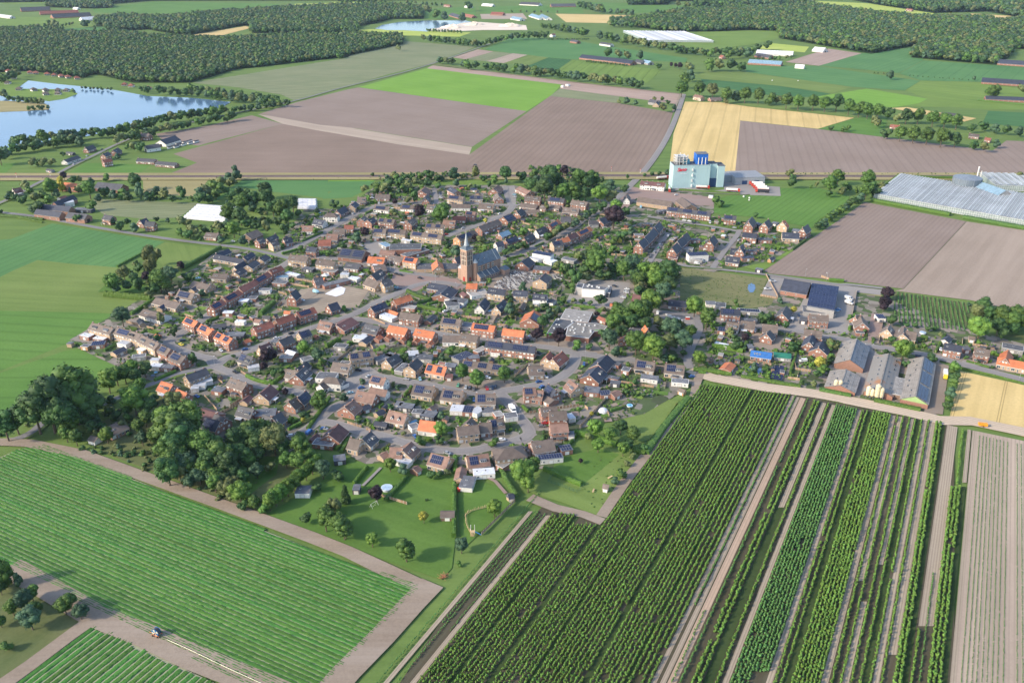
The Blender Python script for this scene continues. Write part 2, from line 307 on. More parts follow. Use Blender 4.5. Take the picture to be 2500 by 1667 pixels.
# name | cover | px outline | direction line or VP | period sharp | extras
FIELDS = '''
field|teal|S 600 685 1890 895 1470 1130 1350 1190 850 1150 430 1105 150 1225 -60 1330 -60 880 130 862|S 150 1225 430 1105|9 .8
field|olive|S 850 1150 1350 1190 F 800 330 620 720 1280 790 1180 880 960 995 740 970 300 955 -900 930 S -60 1330 150 1225 430 1105|F 0 930 740 970|0
field|green|F -900 930 300 955 740 970 790 1070 450 1190 270 1330 40 1420 -900 1800|F 0 930 740 970|14 .8
field|green|F -900 1830 60 1500 260 1480 540 1540 L 560 250 850 380 480 640 430 1050 -900 1180|L 0 450 700 450|0
field|olive|S 1900 900 2360 965 F 2250 50 1780 310 1500 330 1300 130 1380 20|F 1380 0 1500 330|0
field|greybrown|S 1080 405 2290 450 2060 615 1750 640 1200 590 1080 500|S 1080 405 2290 450|6 .7
field|dry|S 1640 185 2390 185 2250 380 1650 340|S 1640 190 2300 190|0
field|teal|B -80 505 60 390 -120 420 80 195 700 205 660 260 500 400 350 480|B 0 300 600 300|4 .7
field|bright|B -20 200 760 200 650 250 -20 250|B 0 200 700 200|4 .7
field|teal|A 870 205 2060 205 2060 500 1600 440 1250 400 820 330 450 545 400 540|B 0 300 600 300|4 .7
field|green|S 970 -10 1740 10 1600 108 790 108|S 790 100 1600 100|5 .7
field|green|S -60 0 190 -10 60 110 -60 130|S 0 0 100 0|0
field|dry|S -60 118 640 122 590 150 -60 150|S 0 0 100 0|0
field|soil|U 1910 838 2351 905 V 890 1045 860 1165 0 1165 -500 1170 U 1400 1172 1150 1172 1330 1100 1170 1040|U 1170 1160 2351 1165|5 .75
field|soilp|U 1050 905 1400 850 1700 780 1910 838 1400 968 1340 985 1100 950|U 1100 950 1910 838|4 .7
field|pale|U 1740 772 2351 858 V 120 870 905 995 887 1045 400 975 0 905 -120 885 U 1910 838|U 1740 772 2351 858|0
field|soilp|V 905 993 120 868 0 855 -120 845 U 1750 770 2010 690 2351 605 V 140 592 1273 752|V 120 868 905 993|7 .6
field|bright|V 140 590 600 463 1512 572 1438 648 1273 752|V 140 590 1273 752|8 .8
field|pinkish|V 640 443 2332 640 2290 705 1900 652 1500 600 1512 572 600 463|V 640 443 2330 640|3 .7
field|greybrown|V 1500 600 1900 652 1890 695 1432 650|V 640 443 2330 640|3 .7
field|soil|V 1432 650 1890 697 2262 762 2225 900 2130 1080 2055 1168 862 1166 887 1045|V 1432 650 887 1045|8 .55
field|greybrown|U 1300 560 2351 392 V 0 380 460 280 930 318 650 425 350 500 0 605 U 2330 590 1990 682 1900 640 1600 590|U 1300 560 2351 600|16 .6
field|teal|V 985 335 1170 258 1500 258 1800 310 2360 395 2351 422 1900 405 1580 402 1300 380|V 985 335 2300 400|0
field|pinkish|V 775 390 945 335 1050 350 860 402|V 775 390 945 335|3 .6
field|greybrown|V 862 402 1052 350 1180 362 1000 415|V 860 402 1050 350|3 .6
field|pale|V 1003 415 1182 362 1280 372 1120 428|V 860 402 1050 350|3 .6
field|olive|V 1123 428 1283 372 1420 390 1270 450|V 860 402 1050 350|5 .6
field|dark|V 1273 450 1423 390 1580 404 1480 475 1380 465|V 860 402 1050 350|9 .4
field|grass|V 1585 408 2160 470 2180 490 2085 560 1480 478|V 1585 408 1480 478|20 .9
field|green|V 580 65 930 45 935 130 590 130|V 0 0 10 0|0
field|yellow|V -40 200 300 200 900 222 820 250 400 240 -40 238|V 0 200 900 220|0
field|green|V 950 45 1640 35 1660 92 1480 92 1400 80 960 95|V 950 45 1640 35|0
field|pale|V 960 97 1250 92 1280 130 970 130|V 950 45 1640 35|0
field|wheat|V 1468 95 2020 105 1900 160 1540 152|V 950 45 1640 35|0
field|green|V 1700 15 2351 40 2351 75 1900 95 1640 60|V 950 45 1640 35|0
field|yellow|V -40 15 300 15 300 40 -40 42|V 950 45 1640 35|0
field|green|U 620 62 1050 12 1880 28 1920 60 1850 75 1150 92 640 88|U 620 62 1900 30|0
field|yellow|U 1990 28 2360 18 2360 46 1990 54|U 620 62 1900 30|0
field|grass|U -40 115 560 118 640 180 430 200 -40 185|U 0 110 600 130|0
field|teal|U 440 195 720 182 722 230 430 222|U 0 110 600 130|0
field|wheat|U 1240 247 1660 178 1700 190 1410 262|U 1240 247 1660 178|0
field|olive|U 1545 262 1700 208 2351 232 2351 248 1600 268|U 0 110 600 130|0
field|grass|U -40 5 740 2 700 20 -40 30|U 0 110 600 130|0
field|wheat|W 62 688 300 692 480 720 1205 797 960 871 435 815 402 1162 -20 1162 -40 1100 -15 900|W 250 700 100 1160|0
field|soilp|W 435 816 960 873 2140 1017 2232 950 2600 965 2600 1178 400 1166|W 1100 900 1250 1160|11 .75
field|olive|W 300 690 870 690 1222 787 1200 796 480 719|W 300 690 1220 790|0
field|green|W 962 870 1250 790 1430 800 1400 925|W 300 690 1220 790|0
field|olive|W 165 478 480 490 1190 590 1045 632 700 580 165 532|W 165 480 1180 590|0
field|dark|W 165 534 700 582 1045 634 925 658 600 640 200 575|W 165 480 1180 590|0
field|teal|W 465 443 960 448 1650 547 1545 613 1190 588 480 488|W 165 480 1180 590|0
field|bright|W 935 657 1290 600 1700 668 1640 700 1465 727 1230 705|W 165 480 1180 590|0
field|grass|W 1550 613 1655 547 2050 556 2351 605 2600 640 2600 745 2100 742 1850 722 1500 722 1640 702 1702 668|W 165 480 1180 590|0
field|teal|W 1510 498 1675 410 2600 470 2600 570 2050 554 1655 545|W 1510 498 1675 410|0
field|dark|W 2110 750 2600 775 2600 880 2070 832|W 2110 750 2351 770|0
field|wheat|W 1450 732 1560 725 2030 800 1950 822|W 2110 750 2351 770|0
field|pinkish|W 740 420 1030 330 1255 362 965 446|W 740 420 1030 330|3 .6
field|teal|W 967 446 1257 362 1640 318 1672 408 1505 495 1200 465|W 967 446 1257 362|14 .85
field|yellow|W 900 5 1300 25 1745 92 1720 122 1380 85 1050 48 930 40|W 0 0 10 0|0
field|grass|W 20 300 160 215 700 208 690 262 520 300 300 330 95 348|W 0 0 10 0|0
field|wheat|W 1980 92 2310 112 2290 135 2050 125|W 0 0 10 0|0
field|wheat|W 1580 25 1900 15 1890 32 1600 40|W 0 0 10 0|0
field|green|W 0 45 350 60 360 110 0 95|W 0 0 10 0|0
field|yellow|W 560 330 610 290 900 318 870 355 700 340|W 0 0 10 0|0
field|soilp|E 520 533 1690 755 965 1528 90 1422 -20 1405 D 1790 1355 1715 1325 E -20 905 200 760|E 1690 755 965 1528|4.2 .45
field|brown|E 1695 757 2500 880 2900 1600 K 2600 400 2000 310 1750 250 870 140 E 972 1529|E 1690 755 965 1528|0
field|green|D 1240 480 1350 455 1650 455 1850 372 2352 372 E 350 470 320 540 0 735 D 2280 830 1650 710 1200 672 900 600 1100 585|E 0 735 350 470|6 .7
field|weed|K 870 145 1755 290 1680 625 1400 590 1000 565 760 520|K 1290 170 1230 560|3.4 .45
field|wheat|K 1620 1060 2352 1222 2700 1300 2700 1900 1495 1600|K 1880 1180 1780 1560|0
field|rough|J 540 60 870 100 1525 190 1440 392 1650 405 1600 565 900 470 430 425|J 540 60 1520 190|0
field|olive|J 860 1010 1260 1070 1590 1150 1550 1342 840 1222|J 860 1010 1590 1150|0
field|rough|D 380 745 1075 830 1000 965 570 880|D 380 745 1075 830|0
field|grass|D 1075 835 1370 880 1330 960 1200 1000 1010 960|D 380 745 1075 830|0
field|grass|D 1350 1000 2060 1085 1820 1255 1690 1330 1200 1210|D 380 745 1075 830|0
field|lawn|P 660 690 1000 500 1180 340 1344 340 Q 620 330 835 370 838 895 Y 770 790 700 870 100 665 0 640 P 1160 870|P 660 690 1160 870|0
field|lawn|Q 855 600 1000 520 1140 560 1210 660 Y 870 640 825 560|Q 855 600 1210 660|0
field|olive|R 230 640 340 490 700 350 920 380 1010 420 720 810 480 720|R 230 640 720 810|0
field|lawn|R 335 480 440 430 700 360 840 400 600 600 390 530|R 335 480 600 600|0
field|olive|R 830 180 900 50 1050 20 1230 50 1040 300 960 330|R 830 180 1230 50|0
field|weed|P 0 -100 300 -60 600 180 830 240 970 330 650 680 0 430 -400 280 -500 120|P 0 430 650 680|0
field|lawn|P 280 380 560 300 760 310 740 420 560 560 380 520|P 0 430 650 680|0
field|weed|K 1780 620 2352 650 2500 880 2000 830 1700 700|K 1780 620 2352 650|0
field|lawn|K 1080 740 1130 640 1400 700 1340 880 1100 820|K 1080 740 1400 700|0
field|lawn|K 890 1090 940 900 1030 920 1000 1110|K 1080 740 1400 700|0
field|dry|K 430 175 720 190 690 390 410 370|K 430 175 720 190|0
field|olive|A 870 700 1160 620 1200 860 950 900|A 870 700 1160 620|0
field|lawn|A 1480 990 1740 1000 1700 1130 1540 1060|A 870 700 1160 620|0
field|grass|B 1490 240 2300 220 2330 330 1650 350|B 1490 240 2300 220|0
field|olive|C 460 250 900 235 900 320 600 320|B 1490 240 2300 220|0
field|weed|X -60 640 90 800 600 1110 500 1200 0 1560 -60 1600|X 0 1560 600 1110|0
field|lawn|S 1120 1470 1800 1480 1500 1300 1200 1400|S 1120 1470 1800 1480|0
'''
for i, line in enumerate([l for l in FIELDS.strip().split('\n') if l]):
    nm, cov, poly, dr, per = line.split('|')
    c1, c2 = FC[cov]; pr = per.split()
    P = float(pr[0]); sh = float(pr[1]) if len(pr) > 1 else .5
    a = ang_of(dr) if dr else 0
    tram = 0; crow = None
    if cov == 'wheat': tram = 24
    if cov == 'weed' and P: crow = (.03, .07, .025)
    kw = dict(streak=(.42,.40,.35)) if cov == 'village' else {}
    if cov in ('teal','green','grass','bright') and not P: tram = 27
    m = fieldmat(f'{cov}_{i}', c1, c2, a, P, crow, sh, tram=tram, bump=(.08 if cov in ('soil','soilp','brown') else .25) if P else 0,
                 amt=.22 if cov in ('soil','soilp') else .3 if cov in ('teal','green','bright') else .6, **kw)
    if cov in ('soil','soilp','brown') and P > 0 and P < 9:
        pass
    sheet(nm, toks(poly), m, .03+.004*i)
ZB = .03+.004*(i+1)
# village floor
VIL = toks('FU 860 430 1010 425 1180 425 1330 470 1420 430 1640 440 1640 490 1560 520 1870 540 1770 600 1640 625 1562 612 1562 705 1700 712 1772 700 1790 655 2020 680 2240 760 2352 790 2352 860 2160 830 2150 960 1880 900 1620 870 1600 880 1480 950 1300 990 1270 1075 1060 1085 930 1060 840 1065 720 1010 660 1040 480 1010 410 900 330 870 180 800 160 780 300 700 380 650 440 620 500 575 640 570 660 530 700 480 790 480')
vm = fieldmat('village', *FC['village'], big=.06, fine=.35, streak=(.10,.16,.05))

n_ = vm.node_tree; bs = [q for q in n_.nodes if q.type == 'BSDF_PRINCIPLED'][0]; base_c = bs.inputs['Base Color'].links[0].from_socket
gg = n_.nodes.new('ShaderNodeNewGeometry'); vo = n_.nodes.new('ShaderNodeTexVoronoi'); vo.distance = 'CHEBYCHEV'; vo.inputs['Scale'].default_value = .16
mpv = n_.nodes.new('ShaderNodeMapping'); mpv.inputs['Rotation'].default_value = (0, 0, .5); n_.links.new(gg.outputs['Position'], mpv.inputs['Vector']); n_.links.new(mpv.outputs[0], vo.inputs['Vector'])
sv = n_.nodes.new('ShaderNodeSeparateColor'); n_.links.new(vo.outputs['Color'], sv.inputs[0])
cr = n_.nodes.new('ShaderNodeValToRGB'); cr.color_ramp.interpolation = 'CONSTANT'; el = cr.color_ramp.elements
cols = [(0,(.05,.10,.025)),(.2,(.23,.205,.18)),(.36,(.08,.14,.035)),(.5,(.29,.255,.225)),(.62,(.035,.065,.02)),(.76,(.17,.15,.125)),(.88,(.33,.27,.23))]
el[0].position = 0; el[0].color = (*cols[0][1], 1); el[1].position = cols[1][0]; el[1].color = (*cols[1][1], 1)
for p_, c_ in cols[2:]: q_ = el.new(p_); q_.color = (*c_, 1)
n_.links.new(sv.outputs[0], cr.inputs[0]); n_.links.new(mixc(n_, .72, base_c, cr.outputs[0]), bs.inputs['Base Color'])
sheet('village_ground', VIL, vm, ZB)
lawnm = [fieldmat(f'garden{k}', *FC[c]) for k, c in enumerate(('lawn','grass','olive'))]
pavm = [fieldmat(f'pave{k}', *FC[c], fine=1.5, streak=(.30,.27,.25)) for k, c in enumerate(('paving','brick','track'))]
asph = fieldmat('asphalt', (.20,.195,.20), (.25,.24,.245), fine=.8, streak=(.28,.27,.27), amt=.35)
asphd = fieldmat('asphalt_old', (.23,.215,.21), (.28,.265,.26), fine=.8, streak=(.31,.29,.28), amt=.4)
sandm = fieldmat('sandtrack', *FC['sand'], A1, 2.2, (.36,.29,.22), .6, fine=.8)
sitem = fieldmat('site_sand', (.27,.22,.17), (.40,.33,.25), .4, 4.0, (.22,.18,.14), .55, big=.05, fine=.4, streak=(.46,.39,.31))
trackm = fieldmat('soiltrack', *FC['track'], fine=.8, streak=(.42,.36,.31))
water = bpy.data.materials.new('water'); n, b = nodes(water)
g_ = n.nodes.new('ShaderNodeNewGeometry')
n.links.new(ramp(n, noise(n, g_.outputs['Position'], .01, 3), [(.3,(.08,.16,.28)),(.7,(.12,.21,.34))]), b.inputs['Base Color'])
b.inputs['Roughness'].default_value = .12; b.inputs['Specular IOR Level'].default_value = .6
bp = n.nodes.new('ShaderNodeBump'); bp.inputs['Strength'].default_value = .12; bp.inputs['Distance'].default_value = .15
n.links.new(noise(n, g_.outputs['Position'], .35, 3), bp.inputs['Height']); n.links.new(bp.outputs[0], b.inputs['Normal'])
ZW = ZB+.01
sheet('lake_water', toks('U 190 545 400 570 560 585 780 610 1000 650 1300 662 1560 690 1500 725 1150 800 900 850 500 940 60 1000 -60 1000 -60 590'), water, ZW)
shore = fieldmat('shore', *FC['grass']); dryl = fieldmat('reed', *FC['dry'])
sheet('lake_island', toks('U -60 680 280 690 335 715 330 742 200 750 -60 760'), dryl, ZW+.15)
sheet('lake_peninsula', toks('U -60 540 190 545 110 600 480 605 525 635 440 668 330 685 200 665 -60 640'), shore, ZW+.15)
sheet('pond_water', toks('V 250 195 300 170 420 150 600 140 860 140 930 155 700 190 600 215 450 206 330 205'), water, ZW)
dune = fieldmat('sandpit', (.62,.52,.42), (.74,.64,.53))
sheet('sand_pit', toks('V 590 200 700 188 850 155 950 150 1270 172 1280 205 980 205 700 216'), dune, ZW+.1)
for nm, s_ in (('sand_heap','V 850 155 1000 190'),('sand_heap','V 700 175 860 205'),('sand_heap','V 1080 165 1250 195')):
    a, c = toks(s_); A_, C_ = G(a[0], a[1]), G(c[0], c[1]); cx = (A_+C_)/2; rx = abs(A_.x-C_.x)/2
    vs, fs = [], []; nn, mm = 18, 7
    for j in range(mm):
        for k in range(nn):
            t = 2*math.pi*k/nn; r = 1-j/(mm-1); q = .82+.3*random.random()
            vs.append((rx*r*math.cos(t)*q, rx*.55*r*math.sin(t)*q, 11*(1-r)**.8*q if j else -1))
    for j in range(mm-1):
        for k in range(nn): fs.append((j*nn+k, j*nn+(k+1)%nn, (j+1)*nn+(k+1)%nn, (j+1)*nn+k))
    o = obj(nm, mesh(nm, vs, fs, dune), loc=(cx.x, cx.y, 0)); reg(o, 'large pale heap of quarried sand', 'sand heap', cx, 'sand heaps by the pond')
sheet('meadow_pond', [(J_[0], J_[1]) for J_ in toks('J 1300 260 1340 240 1380 262 1385 300 1360 345 1320 348 1295 310')], water, ZW)
sheet('garden_pond', toks('J 1285 1195 1310 1178 1338 1190 1335 1235 1300 1245'), water, ZW)
sheet('garden_pond', toks('J 1405 1225 1440 1205 1475 1235 1470 1280 1420 1285 1400 1260'), water, ZW+.004)
# paved yards
YARDS = [('H 640 400 900 400 1300 450 1560 470 1660 560 1640 640 1160 560 980 650 850 660 760 620 620 520','brick'),
 ('J 1560 150 2040 210 2040 240 1720 190 1620 410 1440 390','paving'),('J 2040 210 2352 250 2352 700 1900 780 1700 760 1900 500','paving'),
 ('K 0 40 730 130 700 190 440 160 330 640 0 620','paving'),('K 600 400 730 400 740 600 560 740 560 640','brick'),('K 500 760 700 880 560 1180 500 1330 350 1330 420 1100','paving'),
 ('K 1340 950 1490 1000 1420 1560 1200 1540','track'),('J 1370 800 1700 870 1660 1000 1350 1000','track'),
 ('I 1200 520 1380 470 1990 530 1960 700 1800 900 1480 900 1050 800 1080 780','paving'),('I 640 1300 1400 1300 1620 1520 1500 1560 700 1440 600 1360','track'),
 ('D 180 350 360 390 900 450 1130 480 1140 580 930 570 250 490 150 600 60 640 20 560','brick'),('D 560 290 660 300 660 390 1100 430 1500 450 1560 440 1520 330 1290 240 1250 300 1260 390 1120 410','paving'),
 ('D 1500 330 1900 360 1910 465 1560 455','paving'),('C 440 320 620 310 650 420 640 600 540 600 480 470','paving'),('Gt 1080 880 1360 640 1660 560 1920 560 2349 640 2200 880 1980 900 1560 1000 1380 900','sand'),
 ('B 520 1150 760 1100 900 1170 760 1330 560 1330','paving'),('I 0 420 350 330 560 400 620 480 500 560 500 640 0 640','track'),('H 1990 560 2349 430 2349 640 2000 600','track'),
 ('J 180 570 700 620 690 780 560 760 240 640','paving'),('N -20 500 300 430 560 600 300 760 -60 900','paving'),('N 1400 640 1560 600 2300 640 2349 760 1800 830 1300 740','track'),
 ('P 380 180 560 60 700 170 560 160 440 130','paving'),('K 2000 920 2352 1030 2352 1060 1640 980 1640 940','paving'),('X 0 1560 600 1120 640 1175 110 1567','track')]
YP = []
for i, (s_, c) in enumerate(YARDS):
    m = {'paving': pavm[0], 'brick': pavm[1], 'track': pavm[2], 'sand': sitem}[c]
    sheet('paved_yard', toks(s_), m, ZB+.01+.004*i); YP.append([G(x, y, 0) for x, y in toks(s_)])
# roads: centre line, width
ROADS = '''
asphalt_road|5.5|FU -10 488 60 495 110 503 200 520 300 537 420 555 560 570 640 588 672 597
street|5.5|FU 672 597 640 618 600 640 540 680 480 725 420 765 385 795 F 1400 1290 1480 1400 1700 1510 2000 1600 L 2150 330 2330 420 M 150 450
asphalt_road|5|M 150 450 0 440 L 2200 430 1900 500 1600 560 1350 680 1100 770 800 900 600 990 540 1010 200 1120 -200 1200 FU 60 1006 -10 1018
street|5|M 150 450 350 520 480 600 700 700 900 745 1280 800 1450 850
street|5|M 150 450 300 320 450 290 700 190 1000 70 1290 -20 Gt 1560 1170 1900 1080 2349 890 H 180 950 400 820 640 720 800 640 1000 560 1300 520 1600 580
street|5|Gt 1900 1100 H 150 1050 350 1090 560 1130 900 1210 1380 1280 1900 1350 I 0 1330 300 1400 560 1440 700 1450 1000 1490 1500 1570
street|5|O 560 128 700 145 880 172 1000 195 1180 200
street|5.5|O 690 160 680 220 640 290 560 350 450 390 300 420 100 455 -20 470 N 2300 790 1800 835 1500 790 1300 740 1000 690 640 630 300 560
street|5|N 300 560 200 660 60 790 M 2180 900 1900 1000 1750 1100 1620 1230 1400 1400 1200 1480
street|5|M 1620 1230 1900 1270 2349 1390 N 200 1390 500 1440 850 1530 Q 350 225 500 275 640 310 850 335 1000 320 1150 275 1260 245 R 180 310 270 260
street|5|O 60 460 150 560 220 660 290 740 320 810 250 860 R 180 310
street|5|M 2180 900 2200 760 2300 650 N 60 500 250 460
street|5|A 1350 1300 1700 1160 2000 990 B -100 870 100 900 400 720 700 610 900 570 1300 570 1560 580 C -100 550 200 590 560 600 700 600
lane|5|B 1560 580 1550 460 1520 360
lane|5|C 560 600 520 500 500 330
street|5|C 600 600 560 680 430 750 250 840 100 890 -20 930 B 1900 960 1700 1050
street|5.5|V 2335 640 2290 780 2220 940 2130 1080 2050 1180 1980 1250 D 180 350 60 480 C 2100 480 1950 620 1780 720 1600 800 1450 950 1050 1120 850 1220 600 1310 400 1380 300 1430
street|5|FU 672 597 720 590 B 1000 1380 H 150 230 560 330 700 380 900 400 1300 440
lane|5|D 380 705 620 745 900 790 1100 815 1420 875
lane|5|D 1440 860 1400 940 1300 1050 1180 1220 1120 1310
lane|4.5|D 1420 865 1640 880 1850 910
lane|4.5|D 1320 1010 1180 980 1010 1000
lane|5|D 620 900 540 1000 450 1150 400 1230
lane|4|D 500 1200 760 1270 1120 1305 1500 1345 1790 1380 J 1800 190 2352 270 K 300 70 730 120
street|5|J 180 570 400 590 700 640 950 670 1400 730 1650 770 1900 800 2349 880 K 0 665 300 700 520 775 850 820 1350 900 1650 1000 2000 1080 2500 1210
lane|5.5|J 640 1230 590 1150 640 1000 700 880 750 760 700 640
asphalt_road|5|U 370 1190 470 1130 620 1060 760 990 900 930 1050 885 1400 805 1700 745 2000 685 2351 590 V 0 600 400 505 650 430 950 325 1160 252 1280 225
asphalt_road|5|U 370 1190 250 1240 100 1330 -60 1400
field_track|4|V 640 435 1500 550 2340 640
field_track|4|W 30 640 -20 760
'''
GRID = 1.5; GX0, GY0, GNX, GNY = -620, 250, 900, 500
OCC = np.zeros((GNX, GNY), np.uint8)
def mark_seg(a, b, hw, val=1):
    L = max(1, int((b-a).length/1.0))
    for i in range(L+1):
        p = a.lerp(b, i/L); x = (p.x-GX0)/GRID; y = (p.y-GY0)/GRID; r = hw/GRID
        if 0 <= x < GNX and 0 <= y < GNY:
            OCC[int(max(0, x-r)):int(x+r+1), int(max(0, y-r)):int(y+r+1)] = val
def smooth_line(P, it=2):
    for _ in range(it):
        Q = [P[0]]
        for a, b in zip(P, P[1:]): Q += [a.lerp(b, .25), a.lerp(b, .75)]
        P = Q+[P[-1]]
    return P
def ribbon(name, P, wd, mat, z, kind='structure', thick=0, wob=0):
    vs, fs = [], []
    for i, p in enumerate(P):
        d = (P[min(i+1, len(P)-1)]-P[max(i-1, 0)]); d.z = 0; d.normalize(); nn = Vector((-d.y, d.x, 0))
        h = wd/2*(1+wob*(random.random()-.5))
        vs += [p+nn*h, p-nn*h]
    c = P[0].copy(); c.z = 0
    vs = [Vector((v.x-c.x, v.y-c.y, z)) for v in vs]
    for i in range(len(P)-1): fs.append((2*i+1, 2*i+3, 2*i+2, 2*i))
    return obj(name, mesh(name, vs, fs, mat), loc=c, kind=kind)
kerb = plain('kerb', (.42,.40,.38), .9, .1)
for i, line in enumerate(ROADS.strip().split('\n')):
    nm, wd, s_ = line.split('|'); wd = float(wd)
    P = [G(x, y) for x, y in toks(s_)]
    while True:                                  # drop survey points that double back
        k = next((k for k in range(1, len(P)-1) if (P[k]-P[k-1]).normalized().dot((P[k+1]-P[k]).normalized()) < .1 and min((P[k]-P[k-1]).length, (P[k+1]-P[k]).length) < 40), None)
        if k is None: break
        P.pop(k)
    P = smooth_line(P)
    mt = {'asphalt_road': asph, 'street': asphd, 'lane': asphd, 'field_track': trackm}[nm]
    if nm == 'street':
        ribbon('pavement', P, wd+2.6, kerb if 0 else pavm[0], ZB+.12+.004*i)
    elif nm == 'asphalt_road':
        ribbon('verge', P, wd+3, lawnm[2], ZB+.12+.004*i, wob=.3)
    ribbon(nm, P, wd, mt, ZB+.25+.004*i)
    for a, b_ in zip(P, P[1:]): mark_seg(a, b_, wd/2+1.2)
def inside_(p, P):
    c = False; x, y = p[0], p[1]
    for i in range(len(P)):
        x1_, y1_ = P[i][0], P[i][1]; x2_, y2_ = P[i-1][0], P[i-1][1]
        if (y1_ > y) != (y2_ > y) and x < (x2_-x1_)*(y-y1_)/(y2_-y1_+1e-9)+x1_: c = not c
    return c
for Pw in YP:
    xs = [p.x for p in Pw]; ys = [p.y for p in Pw]
    for i in range(max(0, int((min(xs)-GX0)/GRID)), min(GNX, int((max(xs)-GX0)/GRID)+1)):
        for j in range(max(0, int((min(ys)-GY0)/GRID)), min(GNY, int((max(ys)-GY0)/GRID)+1)):
            if not OCC[i, j] and inside_((GX0+i*GRID, GY0+j*GRID), Pw): OCC[i, j] = 4
# soil tracks of the near fields
def gline(s_): return [G(x, y) for x, y in toks(s_)]
ribbon('field_track', gline('X -200 -60 195 -45 540 25 1000 190 1500 370 2100 590 2351 690 Y 300 800 560 920 640 950'), 7.5, trackm, ZB+.4, wob=.12)
ribbon('field_track', gline('Y 640 900 500 1040 300 1260 60 1500 -60 1640 -200 1800'), 12, trackm, ZB+.404, wob=.1)
ribbon('field_track', gline('X 60 790 300 920 640 1120 1000 1260 1300 1400 1800 1600 2000 1690'), 11.5, trackm, ZB+.408, wob=.1)
ribbon('field_track', gline('X 660 1120 440 1280 200 1460 0 1600'), 7, trackm, ZB+.412, wob=.1)
ribbon('sand_track', gline('J 640 1240 800 1310 900 1340 1500 1450 2000 1510 2349 1570 K 300 1400 600 1460 1000 1540 1400 1640 Nn 2370 1030 2540 1065'), 11, sandm, ZB+.416, wob=.06)
ribbon('soil_track', gline('J 760 1260 700 1420 R 1330 20 1100 300 880 580 720 815'), 5.5, trackm, ZB+.42, wob=.1)
ribbon('soil_track', gline('R 250 690 420 760 600 800 730 850'), 6, trackm, ZB+.424, wob=.2)
ribbon('garden_path', gline('Q 1040 500 1100 530 1170 610'), 2, pavm[1], ZB+.428)
ribbon('garden_path', gline('Q 350 440 290 500 230 560'), 1.6, pavm[0], ZB+.43)
# railway: ballast bed, sleepers, rails
ballast = plain('ballast', (.17,.125,.115), .95, .3, 1.5); rail_m = plain('rail', (.22,.17,.15), .4, .2, metal=.6)
P = gline('Nn -400 434 0 433.5 650 432 1250 431 1500 430.5 2000 431.5 2140 432 2600 433')
ribbon('railway_verge', P, 34, fieldmat('rail_verge', *FC['dry']), ZB+.46, wob=.15)
vs, fs = [], []
for p in P: vs += [(p.x, p.y-6.5, 0), (p.x, p.y-5, 1), (p.x, p.y+5, 1), (p.x, p.y+6.5, 0)]
for i in range(len(P)-1):
    for k in range(3): fs.append((4*i+k, 4*i+4+k, 4*i+5+k, 4*i+1+k))
rb = obj('railway', mesh('railway', vs, fs, ballast), kind='structure')
for off in (-2.9, -1.4, 1.4, 2.9):
    mb = MB()
    for a, b_ in zip(P, P[1:]): mb.tube((a.x, a.y+off, 1.15), (b_.x, b_.y+off, 1.15), .1, 4)
    mb.obj('rail', rail_m, rb)
# ================================================================== BUILDINGS
RC = {'b': ((.165,.13,.11),'brown'), 'g': ((.085,.085,.095),'dark grey'), 'n': ((.05,.057,.082),'anthracite'), 'o': ((.56,.185,.085),'orange'),
      'r': ((.30,.11,.075),'red-brown'), 'R': ((.15,.075,.07),'dark red'), 'k': ((.255,.155,.12),'pinkish brown'), 'w': ((.72,.73,.75),'white'),  # k: brown tile with sunlight put into its colour
      'c': ((.22,.34,.44),'light blue'), 'B': ((.04,.17,.48),'bright blue'), 'G': ((.03,.19,.13),'green')}
WC = {'G': (.10,.18,.12), 'c': (.35,.42,.46), 'k': (.36,.20,.15), 'r': (.29,.15,.11), 'p': (.31,.175,.13), 'y': (.44,.32,.22), 'w': (.74,.71,.66), 'g': (.30,.29,.28), 'n': (.06,.065,.08), 'o': (.48,.27,.14), 'b': (.22,.15,.11), 't': (.36,.20,.15)}
def RM(k): return roofmat(k, RC[k][0])
def WM(k): return plain('wall_'+k, WC[k], .85, .14, 1.2)
white = plain('white_paint', (.70,.69,.66), .5, .06); whiteroof = plain('white_sheet', (.56,.58,.62), .5, .15, rnd=.3)
glass = plain('window_glass', (.045,.06,.08), .12, .3, .8, spec=.6, rnd=.5)
blind = plain('window_blind', (.62,.60,.56), .5, .15, .8, rnd=.3)
solar = plain('solar_glass', (.022,.03,.075), .18, .25, .8, spec=.55); solarframe = plain('solar_frame', (.14,.16,.21), .4, .1)
felt = plain('roof_felt', (.13,.135,.15), .85, .3, .3, rnd=.3); feltl = plain('roof_gravel', (.28,.265,.25), .9, .25, .4, rnd=.25)
brickm = WM('r'); tim = plain('timber', (.34,.23,.15), .85, .25, 1.5, rnd=.25); steel = plain('steel', (.42,.44,.47), .4, .1, metal=.4)
doorm = plain('door_paint', (.16,.17,.19), .5, .3, rnd=.6); dark = plain('dark_opening', (.02,.02,.025), .8, .2)
def window_mesh(wd, ht, gm):
    m = MB(); m.box(-wd/2, wd/2, -.02, .05, -ht/2, ht/2, 0)
    t = .13
    m.box(-wd/2+t, -t/3, .05, .075, -ht/2+t, ht/2-t, 1); m.box(t/3, wd/2-t, .05, .075, -ht/2+t, ht/2-t, 1)
    return m.mesh('window', [white, gm])
WIN = [window_mesh(1.5, 1.35, glass), window_mesh(1.5, 1.35, blind), window_mesh(1.1, 1.2, glass), window_mesh(1.15, 1.3, blind)]
WINBIG = [window_mesh(2.3, 1.8, glass), window_mesh(2.3, 1.8, blind)]
m = MB(); m.box(-.5, .5, -.02, .06, 0, 2.15, 0); m.box(-.4, .4, .06, .09, .1, 2.05, 1); DOOR = m.mesh('door', [white, doorm])
